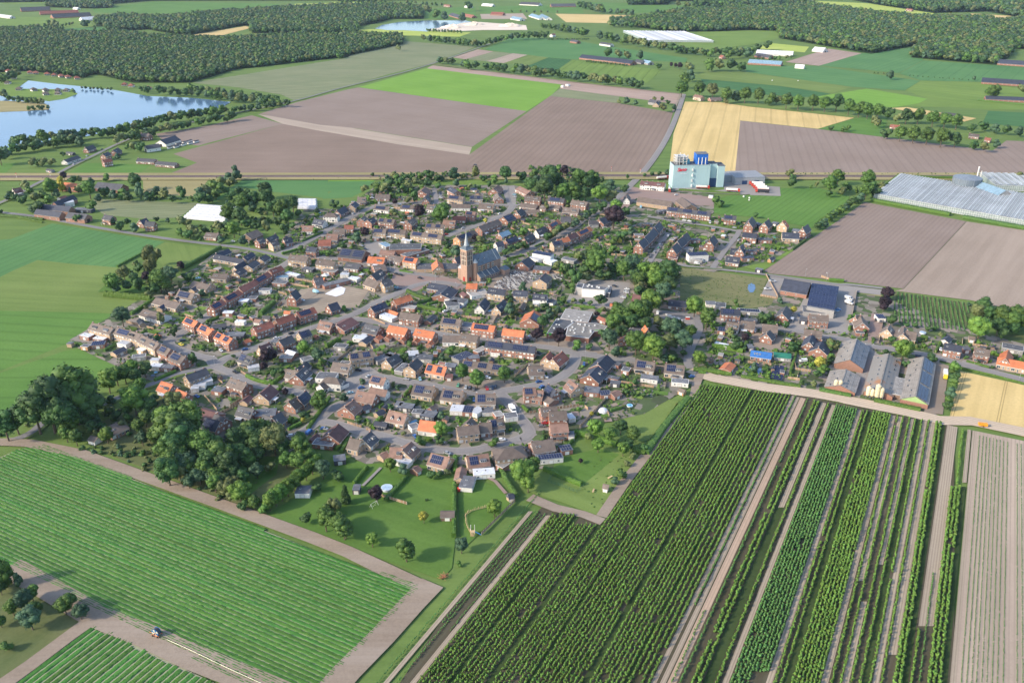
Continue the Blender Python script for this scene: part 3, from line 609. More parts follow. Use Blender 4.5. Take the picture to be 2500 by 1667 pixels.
m = MB(); m.box(-1.25, 1.25, -.02, .06, 0, 2.25, 0); m.box(-1.15, 1.15, .06, .09, .05, 2.15, 1); GDOOR = m.mesh('garage_door', [brickm, white])
m = MB(); m.box(-.45, .45, -.55, .55, -.02, .1, 0); m.box(-.36, .36, -.46, .46, .1, .13, 1); SKYL = m.mesh('skylight', [white, glass])
m = MB(); m.box(-.4, .4, -.3, .3, -1.2, .95, 0); m.box(-.46, .46, -.36, .36, .95, 1.05, 1); m.box(-.15, .15, -.12, .12, 1.05, 1.3, 2)
CHIM = m.mesh('chimney', [brickm, plain('coping', (.55,.52,.48)), felt])
m = MB(); m.box(-1.5, 1.5, -.8, .8, -.6, .55, 0); m.box(-1.6, 1.6, -.95, .9, .55, .65, 1)
for x in (-1.0, 0, 1.0): m.box(x-.42, x+.42, -.83, -.8, -.35, .42, 2)
DORM = m.mesh('dormer', [white, felt, glass])
m = MB()
m.poly([(-.8,-.9,-.5),(.8,-.9,-.5),(.8,-.9,.35),(0,-.9,1.1),(-.8,-.9,.35)], 0)
m.poly([(-.8,-.9,-.5),(-.8,-.9,.35),(-.8,1.6,.35),(-.8,1.6,-.5)], 0); m.poly([(.8,-.9,.35),(.8,-.9,-.5),(.8,1.6,-.5),(.8,1.6,.35)], 0)
m.poly([(-.95,-1,.3),(0,-1,1.2),(0,2,1.2),(-.95,2,.3)][::-1], 1); m.poly([(.95,-1,.3),(0,-1,1.2),(0,2,1.2),(.95,2,.3)], 1)
m.box(-.45, .45, -.95, -.9, -.3, .45, 2)
DORMG = m.mesh('gable_dormer', [white, RM('g'), glass])
def pts_in_rect(c, ang, hx, hy):
    ca, sa = math.cos(ang), math.sin(ang)
    return [Vector((c.x+ca*x-sa*y, c.y+sa*x+ca*y, 0)) for x, y in ((-hx,-hy),(hx,-hy),(hx,hy),(-hx,hy))]
def mark_rect(c, ang, hx, hy, val=2):
    ca, sa = math.cos(ang), math.sin(ang)
    for i in np.arange(-hx, hx+.1, 1.2):
        for j in np.arange(-hy, hy+.1, 1.2):
            x = (c.x+ca*i-sa*j-GX0)/GRID; y = (c.y+sa*i+ca*j-GY0)/GRID
            if 0 <= x < GNX and 0 <= y < GNY: OCC[int(x), int(y)] = val
def facing(c, n):
    v = Vector((-c.x, -c.y, 0)).normalized(); return n.x*v.x+n.y*v.y
def solar_array(parent, L0, L1, z0f, z1f, side, D, ze, zr, pitch_len):
    """panels on one slope: grid of framed modules, one mesh"""
    m = MB(); nx = max(1, int((L1-L0)/1.15)); ny = max(1, int(pitch_len*(z1f-z0f)/1.75))
    for i in range(nx):
        for j in range(ny):
            x0 = L0+i*1.15; a = z0f+(z1f-z0f)*j/ny; b_ = z0f+(z1f-z0f)*(j+1)/ny-.012
            def pt(x, f, up):
                y = side*(D/2)*(1-f); z = ze+(zr-ze)*f
                nl = math.hypot(zr-ze, D/2); return (x, y+side*(zr-ze)/nl*up, z+(D/2)/nl*up)
            q = [pt(x0, a, .32), pt(x0+1.08, a, .32), pt(x0+1.08, b_, .32), pt(x0, b_, .32)]
            q2 = [pt(x0+.05, a+.01, .335), pt(x0+1.03, a+.01, .335), pt(x0+1.03, b_-.01, .335), pt(x0+.05, b_-.01, .335)]
            if side > 0: q = q[::-1]; q2 = q2[::-1]
            m.poly(q, 1); m.poly(q2, 0)
    return m.obj('solar_array', [solar, solarframe], parent)
KD = {'t': (5.3, 8.3, 9, 'two-storey house', 'house'), 'd': (3.2, 7.2, 9.5, 'steep-roofed house', 'house'), 'l': (2.9, 5.7, 10, 'low house', 'house'),
      'm': (5.4, 10.3, 9, 'tall steep house', 'house'), 's': (2.3, 3.7, 4.6, 'garden shed', 'shed'), 'a': (4.2, 8.0, 14, 'barn', 'barn'), 'h': (5.2, 8.0, 9, 'hipped-roof house', 'house'),
      'f': (2.9, 2.9, 5, 'flat-roofed outbuilding', 'outbuilding')}
HOUSES = []
def house(A, B, kind, roof, wall, depth=None, flags='', zadd=0):
    ze, zr, D, kname, cat = KD[kind]
    hh = {'5': 5.0, '6': 6.3, '7': 7.2, '3': 3.2, '2': 2.4}
    if kind == 'f':
        for k in hh:
            if k in flags: ze = zr = hh[k]
    if depth: D = depth
    if kind == 'a' and D > 14: zr = 3.6+D*.27; ze = 3.4
    zw = ZB
    a, b = G(*A, zr+zw), G(*B, zr+zw)
    L = (b-a).length; c = (a+b)/2; ang = math.atan2(b.y-a.y, b.x-a.x)
    cap = {'t': 48, 'd': 17, 'l': 60, 'm': 22, 's': 12, 'a': 130, 'h': 16, 'f': 60}[kind]
    L = min(max(L*1.04+.3, 3.2 if kind in 'sf' else 7.5), cap)
    if kind in 'tdlmh': D *= 1.06
    if kind == 'h': L = max(L+D*.8, D*1.05)
    # long side A is local -y; keep the camera on the local -y side
    if facing(c, Vector((math.sin(ang), -math.cos(ang), 0))) < 0: ang += math.pi
    feat = ''
    nm = {'t':'two_storey_house','d':'steep_house','l':'low_house','m':'tall_house','s':'garden_shed','a':'barn','h':'hipped_house','f':'flat_outbuilding'}[kind]
    root = obj(nm, None, loc=(c.x, c.y, zw), rot=ang)
    HOUSES.append((Vector((c.x, c.y, 0)), ang, L, D, kind, wall))
    mark_rect(c, ang, L/2+.8, D/2+.8)
    ow = .35 if kind != 'f' else 0; wl = L/2-ow; wd = D/2-ow*1.2
    zg = ze
    W = MB()
    if kind == 'f':
        W.box(-L/2, L/2, -D/2, D/2, 0, ze-.15); W.obj('wall', WM(wall), root)
        R = MB(); rm = {'w': whiteroof, 'b': feltl, 'c': RM('c'), 'r': RM('r'), 'R': RM('R')}.get(roof, felt)
        R.box(-L/2-.12, L/2+.12, -D/2-.12, D/2+.12, ze-.15, ze, 1); R.box(-L/2+.15, L/2-.15, -D/2+.15, D/2-.15, ze, ze+.03, 0)
        ro = R.obj('roof', [rm, white if roof != 'n' else solarframe], root)
    elif kind == 'h':
        W.box(-wl, wl, -wd, wd, 0, ze-.05); W.obj('wall', WM(wall), root)
        R = MB(); e = .5; hr = max(.4, L/2-D/2)
        P = [(-L/2,-D/2,ze),(L/2,-D/2,ze),(L/2,D/2,ze),(-L/2,D/2,ze),(-hr,0,zr),(hr,0,zr)]
        for q in ((0,1,5,4),(1,2,5),(2,3,4,5),(3,0,4),(3,2,1,0)): R.poly([P[k] for k in q])
        ro = R.obj('roof', RM(roof), root)
    else:
        ring = [(-wd, 0), (wd, 0), (wd, ze), (0, zr-.12), (-wd, ze)]
        for s_ in (-1, 1):
            W.poly([(s_*wl, y, z) for y, z in (ring if s_ > 0 else ring[::-1])])
        W.poly([(-wl,-wd,0),(wl,-wd,0),(wl,-wd,ze),(-wl,-wd,ze)]); W.poly([(wl,wd,0),(-wl,wd,0),(-wl,wd,ze),(wl,wd,ze)])
        W.obj('wall', WM(wall), root)
        R = MB(); th = .22; y1 = D/2; sl_ = (zr-ze)/wd; ze2 = zr-sl_*y1
        for s_ in (-1, 1):
            o_ = [(-L/2, s_*y1, ze2), (L/2, s_*y1, ze2), (L/2, 0, zr), (-L/2, 0, zr)]
            u_ = [(x, y, z+th) for x, y, z in o_]
            if s_ > 0: o_ = o_[::-1]; u_ = u_[::-1]
            R.poly(u_, 0); R.poly(o_[::-1], 1)
            for k in range(4): R.poly([o_[k], o_[(k+1) % 4], u_[(k+1) % 4], u_[k]], 1)
        R.box(-L/2, L/2, -.14, .14, zr+th-.06, zr+th+.06, 0)
        trim = white if (kind in 'dlm' and wall in 'ypwr' and random.random() < .7) else plain('trim', (.42,.40,.38))
        ro = R.obj('roof', [RM(roof), trim], root)
    sl_len = math.hypot(zr-ze, D/2)
    spans = []
    def onroof(x, f, side, up=0):
        nl = math.hypot(zr-ze, D/2); return (x, side*(D/2)*(1-f)+side*(zr-ze)/nl*up, ze+(zr-ze)*f+(D/2)/nl*up)
    nS = flags.count('S')
    if nS and kind != 'f':
        feat = ' with solar panels'
        side = 1 if 'z' in flags else -1
        seg = L/nS
        for k in range(nS):
            x0 = -L/2+seg*k+seg*.12; x1 = x0+seg*(.62 if kind != 'a' else .8)
            if 'D' in flags: x1 = x0+seg*.45
            solar_array(ro, x0, x1, .25, .93, side, D, ze, zr+.1, sl_len); spans.append((x0, x1))
    elif nS:
        feat = ' with solar panels'; m = MB()
        nx = int(L/1.4); ny = int(D/2.2)
        for i in range(nx):
            for j in range(ny):
                x0 = -L/2+.4+i*(L-.8)/nx; y0 = -D/2+.4+j*(D-.8)/ny
                m.poly([(x0, y0, ze+.12), (x0+1.05, y0, ze+.12), (x0+1.05, y0+1.6, ze+.4), (x0, y0+1.6, ze+.4)], 0)
                m.box(x0-.06, x0, y0, y0+1.6, ze, ze+.2, 1)
        m.obj('solar_array', [solar, solarframe], ro)
    nD = flags.count('D')
    slope = math.atan2(zr-ze, D/2) if kind != 'f' else 0
    if nD:
        feat = ' with solar and dormer' if feat else ' with white dormer'
        if kind == 'd' and nD == 2:
            for x in (-L*.18, L*.18): obj('gable_dormer', DORMG, ro, loc=onroof(x, .45, -1, 0))
            feat = ' with twin gabled dormers'
        else:
            for k in range(nD):
                x = L*.2 if (spans or nD == 1) else L*(-.25+.5*k)
                obj('dormer', DORM, ro, loc=onroof(x, .5, -1, .25), scale=(min(1.3, L/11), 1, 1))
    if kind in 'tdlmh' and not nS and random.random() < .55 or 'W' in flags:
        for k in range(random.choice((1, 2, 2, 3))):
            x = -L*.3+k*1.7
            if kind == 'h': break
            obj('skylight', SKYL, ro, loc=onroof(x, .55, -1, .24), rot=(slope, 0, 0))
    if kind in 'tdlm' :
        xs = [random.choice((-1, 1))*(L/2-.9)]
        if kind == 't' and L > 11: xs = list(np.arange(-L/2+1, L/2, 6.2))[:6]
        if kind == 'd' and random.random() < .4: xs.append(-xs[0])
        for x in xs: obj('chimney', CHIM, ro, loc=(x, .3, zr))
    if kind == 'f' and L > 7:
        for k in range(int(L/5)): obj('skylight', SKYL, ro, loc=(-L/2+2+k*4.6, D*.1, ze))
    # openings on the walls that can be seen from about here
    floors = {'t': (1.5, 4.2), 'm': (1.5, 4.3), 'h': (1.5, 4.1)}.get(kind, (1.45,))
    dn = random.random()
    if kind in 'tdlmh':
        n = max(2, int(L/2.7))
        for fz in floors:
            for i in range(n):
                x = -wl+(i+.5)*2*wl/n
                if fz < 2 and i % 3 == 1: obj('door', DOOR, root, loc=(x, -wd, 0), rot=math.pi); continue
                big = fz < 2 and i % 3 == 0
                me = random.choice(WINBIG) if big else random.choice(WIN)
                obj('window', me, root, loc=(x, -wd, fz+(0 if big else .1)), rot=math.pi)
        for s_ in (-1, 1):
            nrm = Vector((s_*math.cos(ang), s_*math.sin(ang), 0))
            if facing(c, nrm) < .12: continue
            for fz in floors:
                for y in (-D*.22, D*.2):
                    obj('window', random.choice(WIN), root, loc=(s_*wl, y, fz), rot=s_*-math.pi/2)
            if kind != 'h':
                zt = {'t': 6.7, 'd': 4.4, 'l': 3.9, 'm': 7.4}[kind]
                for y in ((-.9, .9) if kind in 'dm' else (0,)):
                    obj('window', WIN[2 if kind == 't' else 3], root, loc=(s_*wl, y, zt), rot=s_*-math.pi/2)
        if random.random() < .45 and kind in 'td' and L > 9:
            m = MB(); x0 = random.uniform(-wl+.5, 0); m.box(x0, x0+4.2, -wd-2.8, -wd, 2.45, 2.62, 0)
            for px_ in (x0+.15, x0+4.05): m.box(px_-.06, px_+.06, -wd-2.7, -wd-2.58, 0, 2.45, 1)
            m.obj('canopy', [random.choice([whiteroof, glass, felt]), white], root)
    elif kind in 'sf':
        if D > 3.5 or L > 4: obj('garage_door', GDOOR, root, loc=(0, -(wd if kind == 's' else D/2), 0), rot=math.pi)
        if L > 8: 
            for x in (-L*.3, L*.3): obj('window', WIN[2], root, loc=(x, -(wd if kind == 's' else D/2), 1.5), rot=math.pi)
    elif kind == 'a':
        for i in range(max(2, int(L/8))):
            obj('window', WIN[2], root, loc=(-wl+(i+.5)*8, -wd, 1.8), rot=math.pi) if -wl+(i+.5)*8 < wl else None
        if D >= 12:
            m = MB(); m.box(-2, 2, -.05, .05, 0, 3.3)
            for s_ in (-1, 1):
                if facing(c, Vector((s_*math.cos(ang), s_*math.sin(ang), 0))) > 0: m.obj('barn_door', dark, root, loc=(s_*wl, 0, 0), rot=math.pi/2)
    desc = f'{RC[roof][1]}-roofed {kname}{feat}'
    grp = {'house': 'houses of the village', 'shed': 'garden sheds and garages', 'outbuilding': 'flat-roofed outbuildings', 'barn': 'barns and halls'}[cat]
    reg(root, desc, cat, c, grp, ((A[0]+B[0])/2, (A[1]+B[1])/2))
    return root
# tile x1 y1 x2 y2 (ends of the ridge) kind roof wall depth flags
HD = '''
S 500 465 810 492 a n p 11;S 425 522 705 556 a n p 10;S 620 442 835 362 a n p 10;S 690 445 840 425 f w w 9 5;S 790 560 1000 580 a g p 12;S 865 512 1060 520 f n n 8 3
S 1200 588 1292 600 t g p 9;S 1600 652 1680 626 d n p;S 1672 665 1778 668 t g r 8;S 145 290 238 272 d R w;S 700 212 925 232 a o r 14;S 1130 212 1410 238 a g r 16;S 672 388 750 366 s R w 7
A 320 985 490 1000 l b p 11;A 880 1010 1040 945 a b b 14;A 1035 1085 1125 1058 t g r 8;A 1180 1072 1310 1010 l g r 6;A 1230 1120 1330 1095 t g y 9;A 1420 1072 1530 1050 d n r 8;A 1700 890 1860 892 d k w 10;A 1865 790 2010 812 d n w 9 D
A 2080 706 2130 708 h b w 9;A 2045 1010 2200 1012 d k r 10;A 1925 1095 2100 1092 d r r 10;A 1762 1190 1900 1200 t n r 8;A 2135 930 2300 930 d b r 9;A 450 1300 835 1368 l n y 8;A 455 1292 628 1220 l n y 7;A 845 1342 965 1268 l n y 7
B 210 1212 540 1250 a g r 18 SS;Gt 610 282 722 205 l g y 9;Gt 782 185 872 125 l g y 9;Gt 425 375 535 312 l g y 9;Gt 420 300 560 225 l n y 6;Gt 130 395 335 412 l b y 10
F 1900 507 2130 562 l b y 11;F 1665 635 1930 692 d b y 10 S;F 1365 745 1700 822 l b y 11;F 1185 910 1480 990 l b w 11;F 1860 622 1960 562 s n y 6;F 1625 762 1730 712 s n y 6;F 1395 882 1485 830 s n y 6 S;F 1120 1040 1160 1100 s g y 5
F 445 1107 740 1182 t b y 9 DD;F 805 1172 1140 1262 t b y 9 DDS;F 1155 1285 1400 1400 t b y 9 DD;F 1432 1430 1565 1482 t b r 8 S;L 1600 232 1780 302 t b r 10 S;F 95 1388 155 1392 f n y 3.5;F 300 1422 390 1432 f g o 4;F 440 1400 620 1385 f n r 7 S
L 735 228 890 158 s n y 7;F 840 1372 960 1392 f w w 6;F 300 1265 420 1290 f w r 5;F 480 1310 620 1330 f w r 4;F 1110 1470 1190 1490 f w y 4;L 1290 412 1430 418 f w w 5 3;L 1290 330 1400 332 f w w 4;L 1020 290 1200 270 f g g 5
F 1792 1022 1955 1090 t o r 8 S;F 2002 1128 2190 1205 t o r 8 S;Gt 185 1242 395 1330 t o r 8 SS;Gt 0 1150 110 1212 t o r 8;Gt 75 862 245 772 t r r 8 S;Gt 268 748 480 636 t r r 8 S;Gt 490 608 695 502 t r r 8;Gt 700 492 900 378 t r r 8 S;Gt 925 352 1090 290 t r r 8
Gt 695 1170 945 1085 t r r 8.5;Gt 1015 1060 1255 978 t r r 8.5;Gt 1315 960 1560 885 t r r 8.5 S;Gt 1765 850 1895 808 d n r 9;Gt 1228 690 1305 625 m n r 8;Gt 1565 470 1675 450 d g r 11 W;Gt 1700 560 2050 478 f n r 7 3
Gt 1225 132 1480 162 t b y 9 W;Gt 1620 196 1870 226 t b y 9 W;Gt 2030 246 2230 266 l g r 11 W;Gt 1650 1080 1830 1108 d k r 10 D;Gt 1890 1140 2100 1032 l R r 14;Gt 1345 1248 1490 1200 t n y 8 S;Gt 1065 1360 1240 1288 t g r 8;M 775 158 930 98 d R y 8 D
Gt 720 1050 805 1062 s k w 6;Gt 830 1002 940 1010 s g r 4;Gt 1140 935 1230 942 s o w 4;Gt 110 1140 300 1108 s g n 6;Gt 320 1265 560 1262 f n n 7;Gt 450 1072 570 1082 f w w 4;Gt 270 945 400 948 f w r 5;Gt 790 622 940 622 f g w 6;Gt 610 738 740 742 f g r 6;Gt 500 775 620 778 f w g 6
Gt 990 512 1170 522 f g r 7;Gt 1030 440 1190 438 f c w 6;Gt 560 1360 640 1330 s o r 5;Gt 1170 380 1340 420 f w g 5;Gt 1420 310 1560 330 f n n 5;Gt 1700 340 1880 360 f b r 7;Gt 1950 400 2060 400 f w w 5;Gt 2080 450 2200 470 f w w 6
M 525 247 690 308 d g y 9 DS;M 372 606 600 682 t b r 9;M 545 928 640 848 s R y 6;M 792 832 940 706 d R y 11;M 1300 560 1430 442 d g r 10 D;M 1180 476 1340 505 d b r 8;M 1300 478 1460 368 l g r 7;M 1845 376 2088 412 d b y 10 D;M 1800 590 1850 595 h b w 7
M 1620 560 1880 572 f g w 9 3;M 1660 690 1740 640 l b w 7;M 1202 948 1322 865 d b p 9;M 1332 890 1452 790 d n p 8 S;M 490 1002 700 1050 d g r 9 D;M 740 1100 1010 1085 f n r 9 3;M 965 1172 1085 1092 d g r 9;M 835 1126 960 1170 d g r 7;L 1830 992 2240 1112 l R r 11
M 150 1120 290 1180 d g r 9;M 10 1172 215 1226 d n r 10 S;M 335 1352 560 1410 d n r 9 D;M 130 750 270 770 f n r 6;L 1782 572 2065 464 t g y 8;L 1435 650 1595 702 d o r 10 D;L 1655 762 1800 822 d o r 8;L 620 1332 870 1218 l b p 12;L 420 1430 520 1460 s b w 6
M 1780 1418 1918 1268 d R r 12 Sz;M 1515 1485 1605 1402 s R r 5;M 1580 1500 1850 1530 f g r 7;N 132 788 392 838 d k r 10;M 2010 1022 2135 922 d k r 12;N 20 258 340 214 t b y 9 SS;M 1870 125 2030 142 f g g 6;M 1390 340 1530 305 f g g 6;M 1190 200 1300 240 s w r 6;M 1090 290 1250 300 f b r 5;M 980 60 1180 90 f n n 5
M 1900 640 2010 690 f n w 6;M 1960 370 2110 380 f g r 4;M 620 440 770 420 f w w 5;L 2010 640 2150 610 f w w 6;L 1900 690 2060 680 f w w 6;L 1860 740 1960 730 f w w 4;L 1430 430 1600 440 f n r 5
N 545 342 690 252 d g y 9;N 390 340 620 268 f n g 7;N 872 430 985 322 t g y 9 Sz;N 720 500 840 400 f g g 6;N 1142 402 1410 452 d o y 9 SS;N 1400 545 1500 548 s R r 6;N 342 572 540 612 t k w 8 S;N 322 738 560 782 l k w 7;N 955 692 1240 735 d b y 12 DS;N 1362 762 1650 802 d b y 12 DS;N 1830 832 2110 832 d b y 12 DS
N 1480 1025 1650 1035 f w w 8;N 1660 1040 1790 1050 f n r 8 S;N 1800 1045 1900 1080 f w w 8;N 1070 1095 1250 1125 f n n 7;N 930 1072 1090 1085 f g g 5;N 1170 1030 1250 982 s b r 5;N 588 1075 840 1128 d k y 10 DD;N 400 1100 500 1052 s n y 6;N 200 1012 300 985 s n r 6;N 1035 1207 1300 1242 d o w 9
N 1560 1312 1855 1275 t b y 9;N 1700 1250 1765 1175 d b y 9;N 2012 1205 2225 1182 d b y 9 DS;N 1895 1255 2030 1242 d b r 8;O 108 652 205 642 f g w 6;N 1660 352 2250 425 l b y 9 SSS;N 860 250 1000 240 f w g 8;N 960 290 1200 300 f n g 7;N 2080 420 2200 440 s n n 4;N 690 960 780 970 f n w 5;N 560 250 700 300 f n n 6
N 1540 320 1740 240 f n g 8 S;N 1830 220 1960 160 f b r 5;N 1730 300 1870 290 f n r 6;N 2060 210 2180 220 f r w 6;N 1400 410 1540 420 f n n 6;N 1300 390 1390 395 f r o 3;N 2100 1120 2200 1100 f b r 6;N 1920 1060 2070 1050 f n w 6;N 890 1300 1000 1270 f g w 6;N 960 10 1000 -10 s o r 5
H 295 156 525 172 d o r 10 D;H 470 62 670 82 l k r 9;H 610 132 800 172 l b r 12;H 810 160 995 186 t o y 9 S;H 1290 292 1272 207 d o y 10;H 1010 292 1550 290 f n y 14 3;H 1530 172 1620 152 d n r 9;H 358 290 520 268 l b r 14;H 330 420 465 338 d g r 10 D;H 280 460 450 520 d b y 11;H 475 518 600 482 t g y 10
H 1172 535 1420 572 l n r 11 W;H 1330 700 1445 588 l n r 15;H 1700 540 1852 546 t o r 9;H 1640 658 1700 700 s R r 6;H 1400 830 1570 812 f g w 11 3;H 1480 760 1680 790 f n w 9 3;H 1740 690 1970 650 f b w 10 3;H 2022 602 2260 632 t n y 9 W;H 1880 852 1962 748 d n w 8;H 2120 872 2232 775 d n y 8;H 1400 750 1500 760 f w w 5
I 322 640 520 652 t n y 8;I 602 690 798 702 t n w 8 D;I 690 480 770 398 t g y 12;I 432 236 530 166 d n r 13;I 620 310 840 330 f n r 10;I 620 88 862 130 f n w 8 6S;I 582 150 720 190 f w w 9 3;I 790 190 900 225 f w w 8;I 1030 172 1200 205 f g g 7;I 470 800 400 900 s b b 5;I 780 780 900 800 f n w 7
C 1160 1120 1300 1098 t g y 9 S;C 1232 1090 1392 1050 t o r 7;C 1382 1030 1500 990 t R r 7;C 1522 985 1700 905 t o r 7 S;C 1690 812 1825 812 l g g 10;C 1830 800 1960 742 d n r 12;C 350 1130 450 1112 t n w 8;C 492 1092 640 1036 t n r 8 S;C 400 1000 530 952 l c r 8;C 760 1060 880 1000 d g r 8
C 930 952 1062 900 d g w 8;C 1112 880 1250 802 t o r 7 S;C 1290 762 1430 762 d g r 9;C 112 905 385 802 t b r 9;B 1850 1045 2095 952 t b o 9 S;C 462 762 580 716 d n r 12 S;C 655 690 722 642 d g r 9;C 112 570 340 592 d b y 10 D;C 782 460 1000 476 t b r 9 D;C 1122 480 1340 502 t g r 9 S;C 1452 520 1670 552 t b r 9 D
C 720 562 950 592 l b r 10;C 740 652 980 662 l b r 9;C 1132 582 1280 602 l b r 9;C 1302 622 1570 642 d b r 11 D;C 1010 590 1090 602 l b r 9;C 700 326 850 395 l k r 12;C 310 365 395 305 d k r 12;C 372 412 405 480 d b r 10;B 2042 462 2220 462 l g y 9 SS;B 2052 350 2140 352 s n y 6 S
B 1762 332 1860 382 t n r 9;B 1732 452 1950 472 t b y 9 S;B 1332 400 1402 326 d k r 13;B 1402 500 1425 440 d g r 8;B 690 442 890 442 l b r 12;B 430 482 545 482 d b r 10 D;B 332 592 392 545 t n y 9;B 132 672 240 612 d n r 9;B 472 790 522 750 t b r 9;B 572 805 650 770 t n r 9
B 742 782 960 802 t b r 8 SS;B 1142 832 1228 775 t b r 9;B 1062 590 1240 602 l b w 9 S;B 682 602 890 622 l b w 9 S;B 1432 582 1530 592 d b w 9 D;B 1782 582 2040 584 l b w 9;B 1982 682 2120 692 t k r 8 S;B 1802 752 1980 758 l r r 9;B 1662 806 1830 816 d k r 9 D;B 1412 862 1660 872 t b y 8 SS
B 652 932 840 942 t b y 8 S;B 850 932 1120 952 t b y 8 S;B 1212 972 1640 1022 t b y 8 SS;B 242 882 370 882 l r r 9;B 900 1190 1330 1180 f g r 16 5;B 1090 1310 1410 1220 f g r 8 3;B 780 1130 880 1180 f c g 7;B 660 1050 740 1060 f b r 5;B 1070 1080 1190 1100 f w g 4;B 1620 1080 1700 1110 s r r 4
D 140 495 152 428 d g w 7;D 282 478 660 532 a b y 10;D 775 480 880 560 a b b 14;D 310 292 580 316 t R w 11 DD;D 620 592 1100 652 t g r 8 SSS;D 1262 686 1400 696 t g r 8 S;D 1542 765 1582 702 m g r 9;D 1722 772 1772 732 m g r 9 Sz;D 1930 762 1958 742 m o y 10;D 2162 832 2222 790 m g r 8 Sz
D 1482 882 1640 902 t n r 9;D 1932 882 2120 892 d n y 10;D 1650 955 1800 960 f n r 7 3;D 1342 1065 1500 1082 d n r 10;D 1442 1062 1472 1012 m n r 8;D 1292 1152 1440 1172 d n r 9 D;D 1462 1170 1590 1162 f n r 5 S;D 1530 1085 1632 1092 f n r 6;D 278 1002 342 945 m n r 9;D 350 940 402 888 m n r 9;D 402 885 455 832 m n r 9;D 462 825 515 760 m n r 9
D 662 1060 722 1000 m n r 9 Sz;D 722 985 790 930 m n r 9;D 782 925 835 885 m g r 9;D 1092 972 1142 915 m n r 9 Sz;D 850 1130 1060 1122 f n w 9 6S;D 880 1175 1010 1190 f g g 6 3;D 230 905 330 905 f g r 6;D 790 1055 900 1065 f g g 6 3;D 980 1040 1090 1045 f R r 5 3;D 630 1165 720 1175 f R r 5 3;D 870 960 980 965 f n r 6;D 1780 1182 1832 1160 s n o 4;D 1630 1292 1700 1305 f n n 4;D 500 640 590 620 f n n 5;D 1620 770 1680 790 f n n 6;D 1820 765 1880 775 f n n 6;D 2050 850 2120 860 f n n 8
J 395 432 600 452 l n r 11;J 820 462 920 466 f n w 7;J 992 532 1210 548 t n r 9 S;J 1062 680 1200 705 d b w 9 D;J 1222 672 1380 690 d b r 9;J 930 480 1040 490 f g g 9;J 1180 542 1430 560 f g g 6 S;J 1260 652 1400 662 f n n 5;J 1472 712 1640 728 d b r 12;J 1512 825 1552 782 d g r 9;J 1692 592 1742 508 d g r 10
J 2002 602 2220 618 t b r 9;J 1722 192 2012 240 a n r 22;J 1940 530 2290 560 f n g 12 3;J 1900 640 1980 652 f n n 7 3;J 1952 770 2150 795 t b r 9;J 2002 920 2032 832 d n r 9;J 2112 985 2152 905 d n r 12;J 1340 1012 1570 1045 l B r 7;J 1600 1040 1790 1058 s G g 9;J 1300 962 1352 962 f n n 6;J 1032 1222 1100 1150 s o r 8
J 12 1122 230 1150 d b y 11 DS;J 352 1166 570 1190 d b y 11 DS;J 80 1305 260 1330 f n w 6;J 430 1352 610 1370 f g w 6;J 925 925 1060 955 f w g 5 2;J 960 760 1040 770 f n r 8 S;J 512 1442 578 1470 s b o 4;J 870 1090 890 1100 s b b 3
K 502 512 472 430 d b r 10;K 420 440 480 420 d b r 9;K 660 430 745 432 f n w 8 3S;K 782 585 812 532 d b y 9;K 962 640 975 552 d b y 11;K 1002 602 1120 622 d b y 10;K 1442 742 1640 775 t n r 8;K 1442 702 1492 662 s n w 6;K 1722 662 1790 672 s b y 6;K 1792 796 1960 822 t b r 9;K 1650 795 1722 798 f n r 6
K 2062 905 2600 1010 l o y 11;K 2142 920 2170 820 d o r 8;K 2110 762 2340 805 f g g 9 3
O 502 192 582 130 d r y 10;O 445 175 480 130 d r y 8;O 302 250 420 242 d b y 11 D;O 262 430 360 425 t k r 9 S;O 342 440 420 450 d k r 9 D;O 462 396 530 448 d n r 7 S;O 452 492 512 525 s b r 9;O 642 360 708 412 d k y 10 D;O 872 232 945 156 d n r 12;O 802 322 872 250 d n r 13 D;O 770 432 880 442 f n r 8 3;O 982 472 1040 445 s k r 7
O 402 590 530 576 t b r 9;O 470 622 610 614 t b r 9;O 482 726 620 716 t k r 9;O 622 660 670 650 f w w 6;O 1075 265 1130 275 f g r 6;O 990 215 1050 230 f n r 5;O 960 330 1040 345 f n r 4;O 980 372 1050 380 f n n 4;O 890 465 970 460 f n r 6 S;O 640 800 665 800 f n w 6
Q 228 245 284 198 d g y 10 D;Q 150 240 215 255 d b y 9;Q 342 352 382 330 s k y 6;Q 492 322 548 266 d k y 11 D;Q 412 302 490 305 d k y 9 D;Q 682 338 800 368 d k y 11 S;Q 562 442 592 420 s k r 6;Q 912 362 1050 342 d k y 11 DS;Q 862 498 880 428 s k y 6;Q 905 560 930 490 f n w 7;Q 960 462 1090 452 f w w 6;Q 1170 310 1210 305 h b y 12;Q 1130 400 1170 420 f b r 6
R 262 322 400 300 d b r 11;R 310 420 460 405 f n w 5 3S;R 452 360 520 350 f n r 6 S;R 735 595 768 602 s b y 4;R 112 665 140 660 s n G 4;Q 742 722 830 722 s b b 6;Q 42 372 112 362 f n n 6;P 872 522 960 522 f n w 7;Q 440 370 540 395 f w w 5;Q 170 560 210 560 f n n 5
I 540 1050 615 925 d o r 14 S;I 172 1190 470 1222 t o r 9;H 1792 1112 2105 1150 t o r 9 S;H 1352 1032 1620 1060 t b y 10 S;H 1620 1122 1780 1132 f n w 8 3;H 592 1142 850 1190 t o r 9;H 972 1192 1240 1240 t o r 9;H 762 950 1035 990 t b r 9;H 652 780 880 706 t o r 8;H 325 885 520 806 t n r 8 S
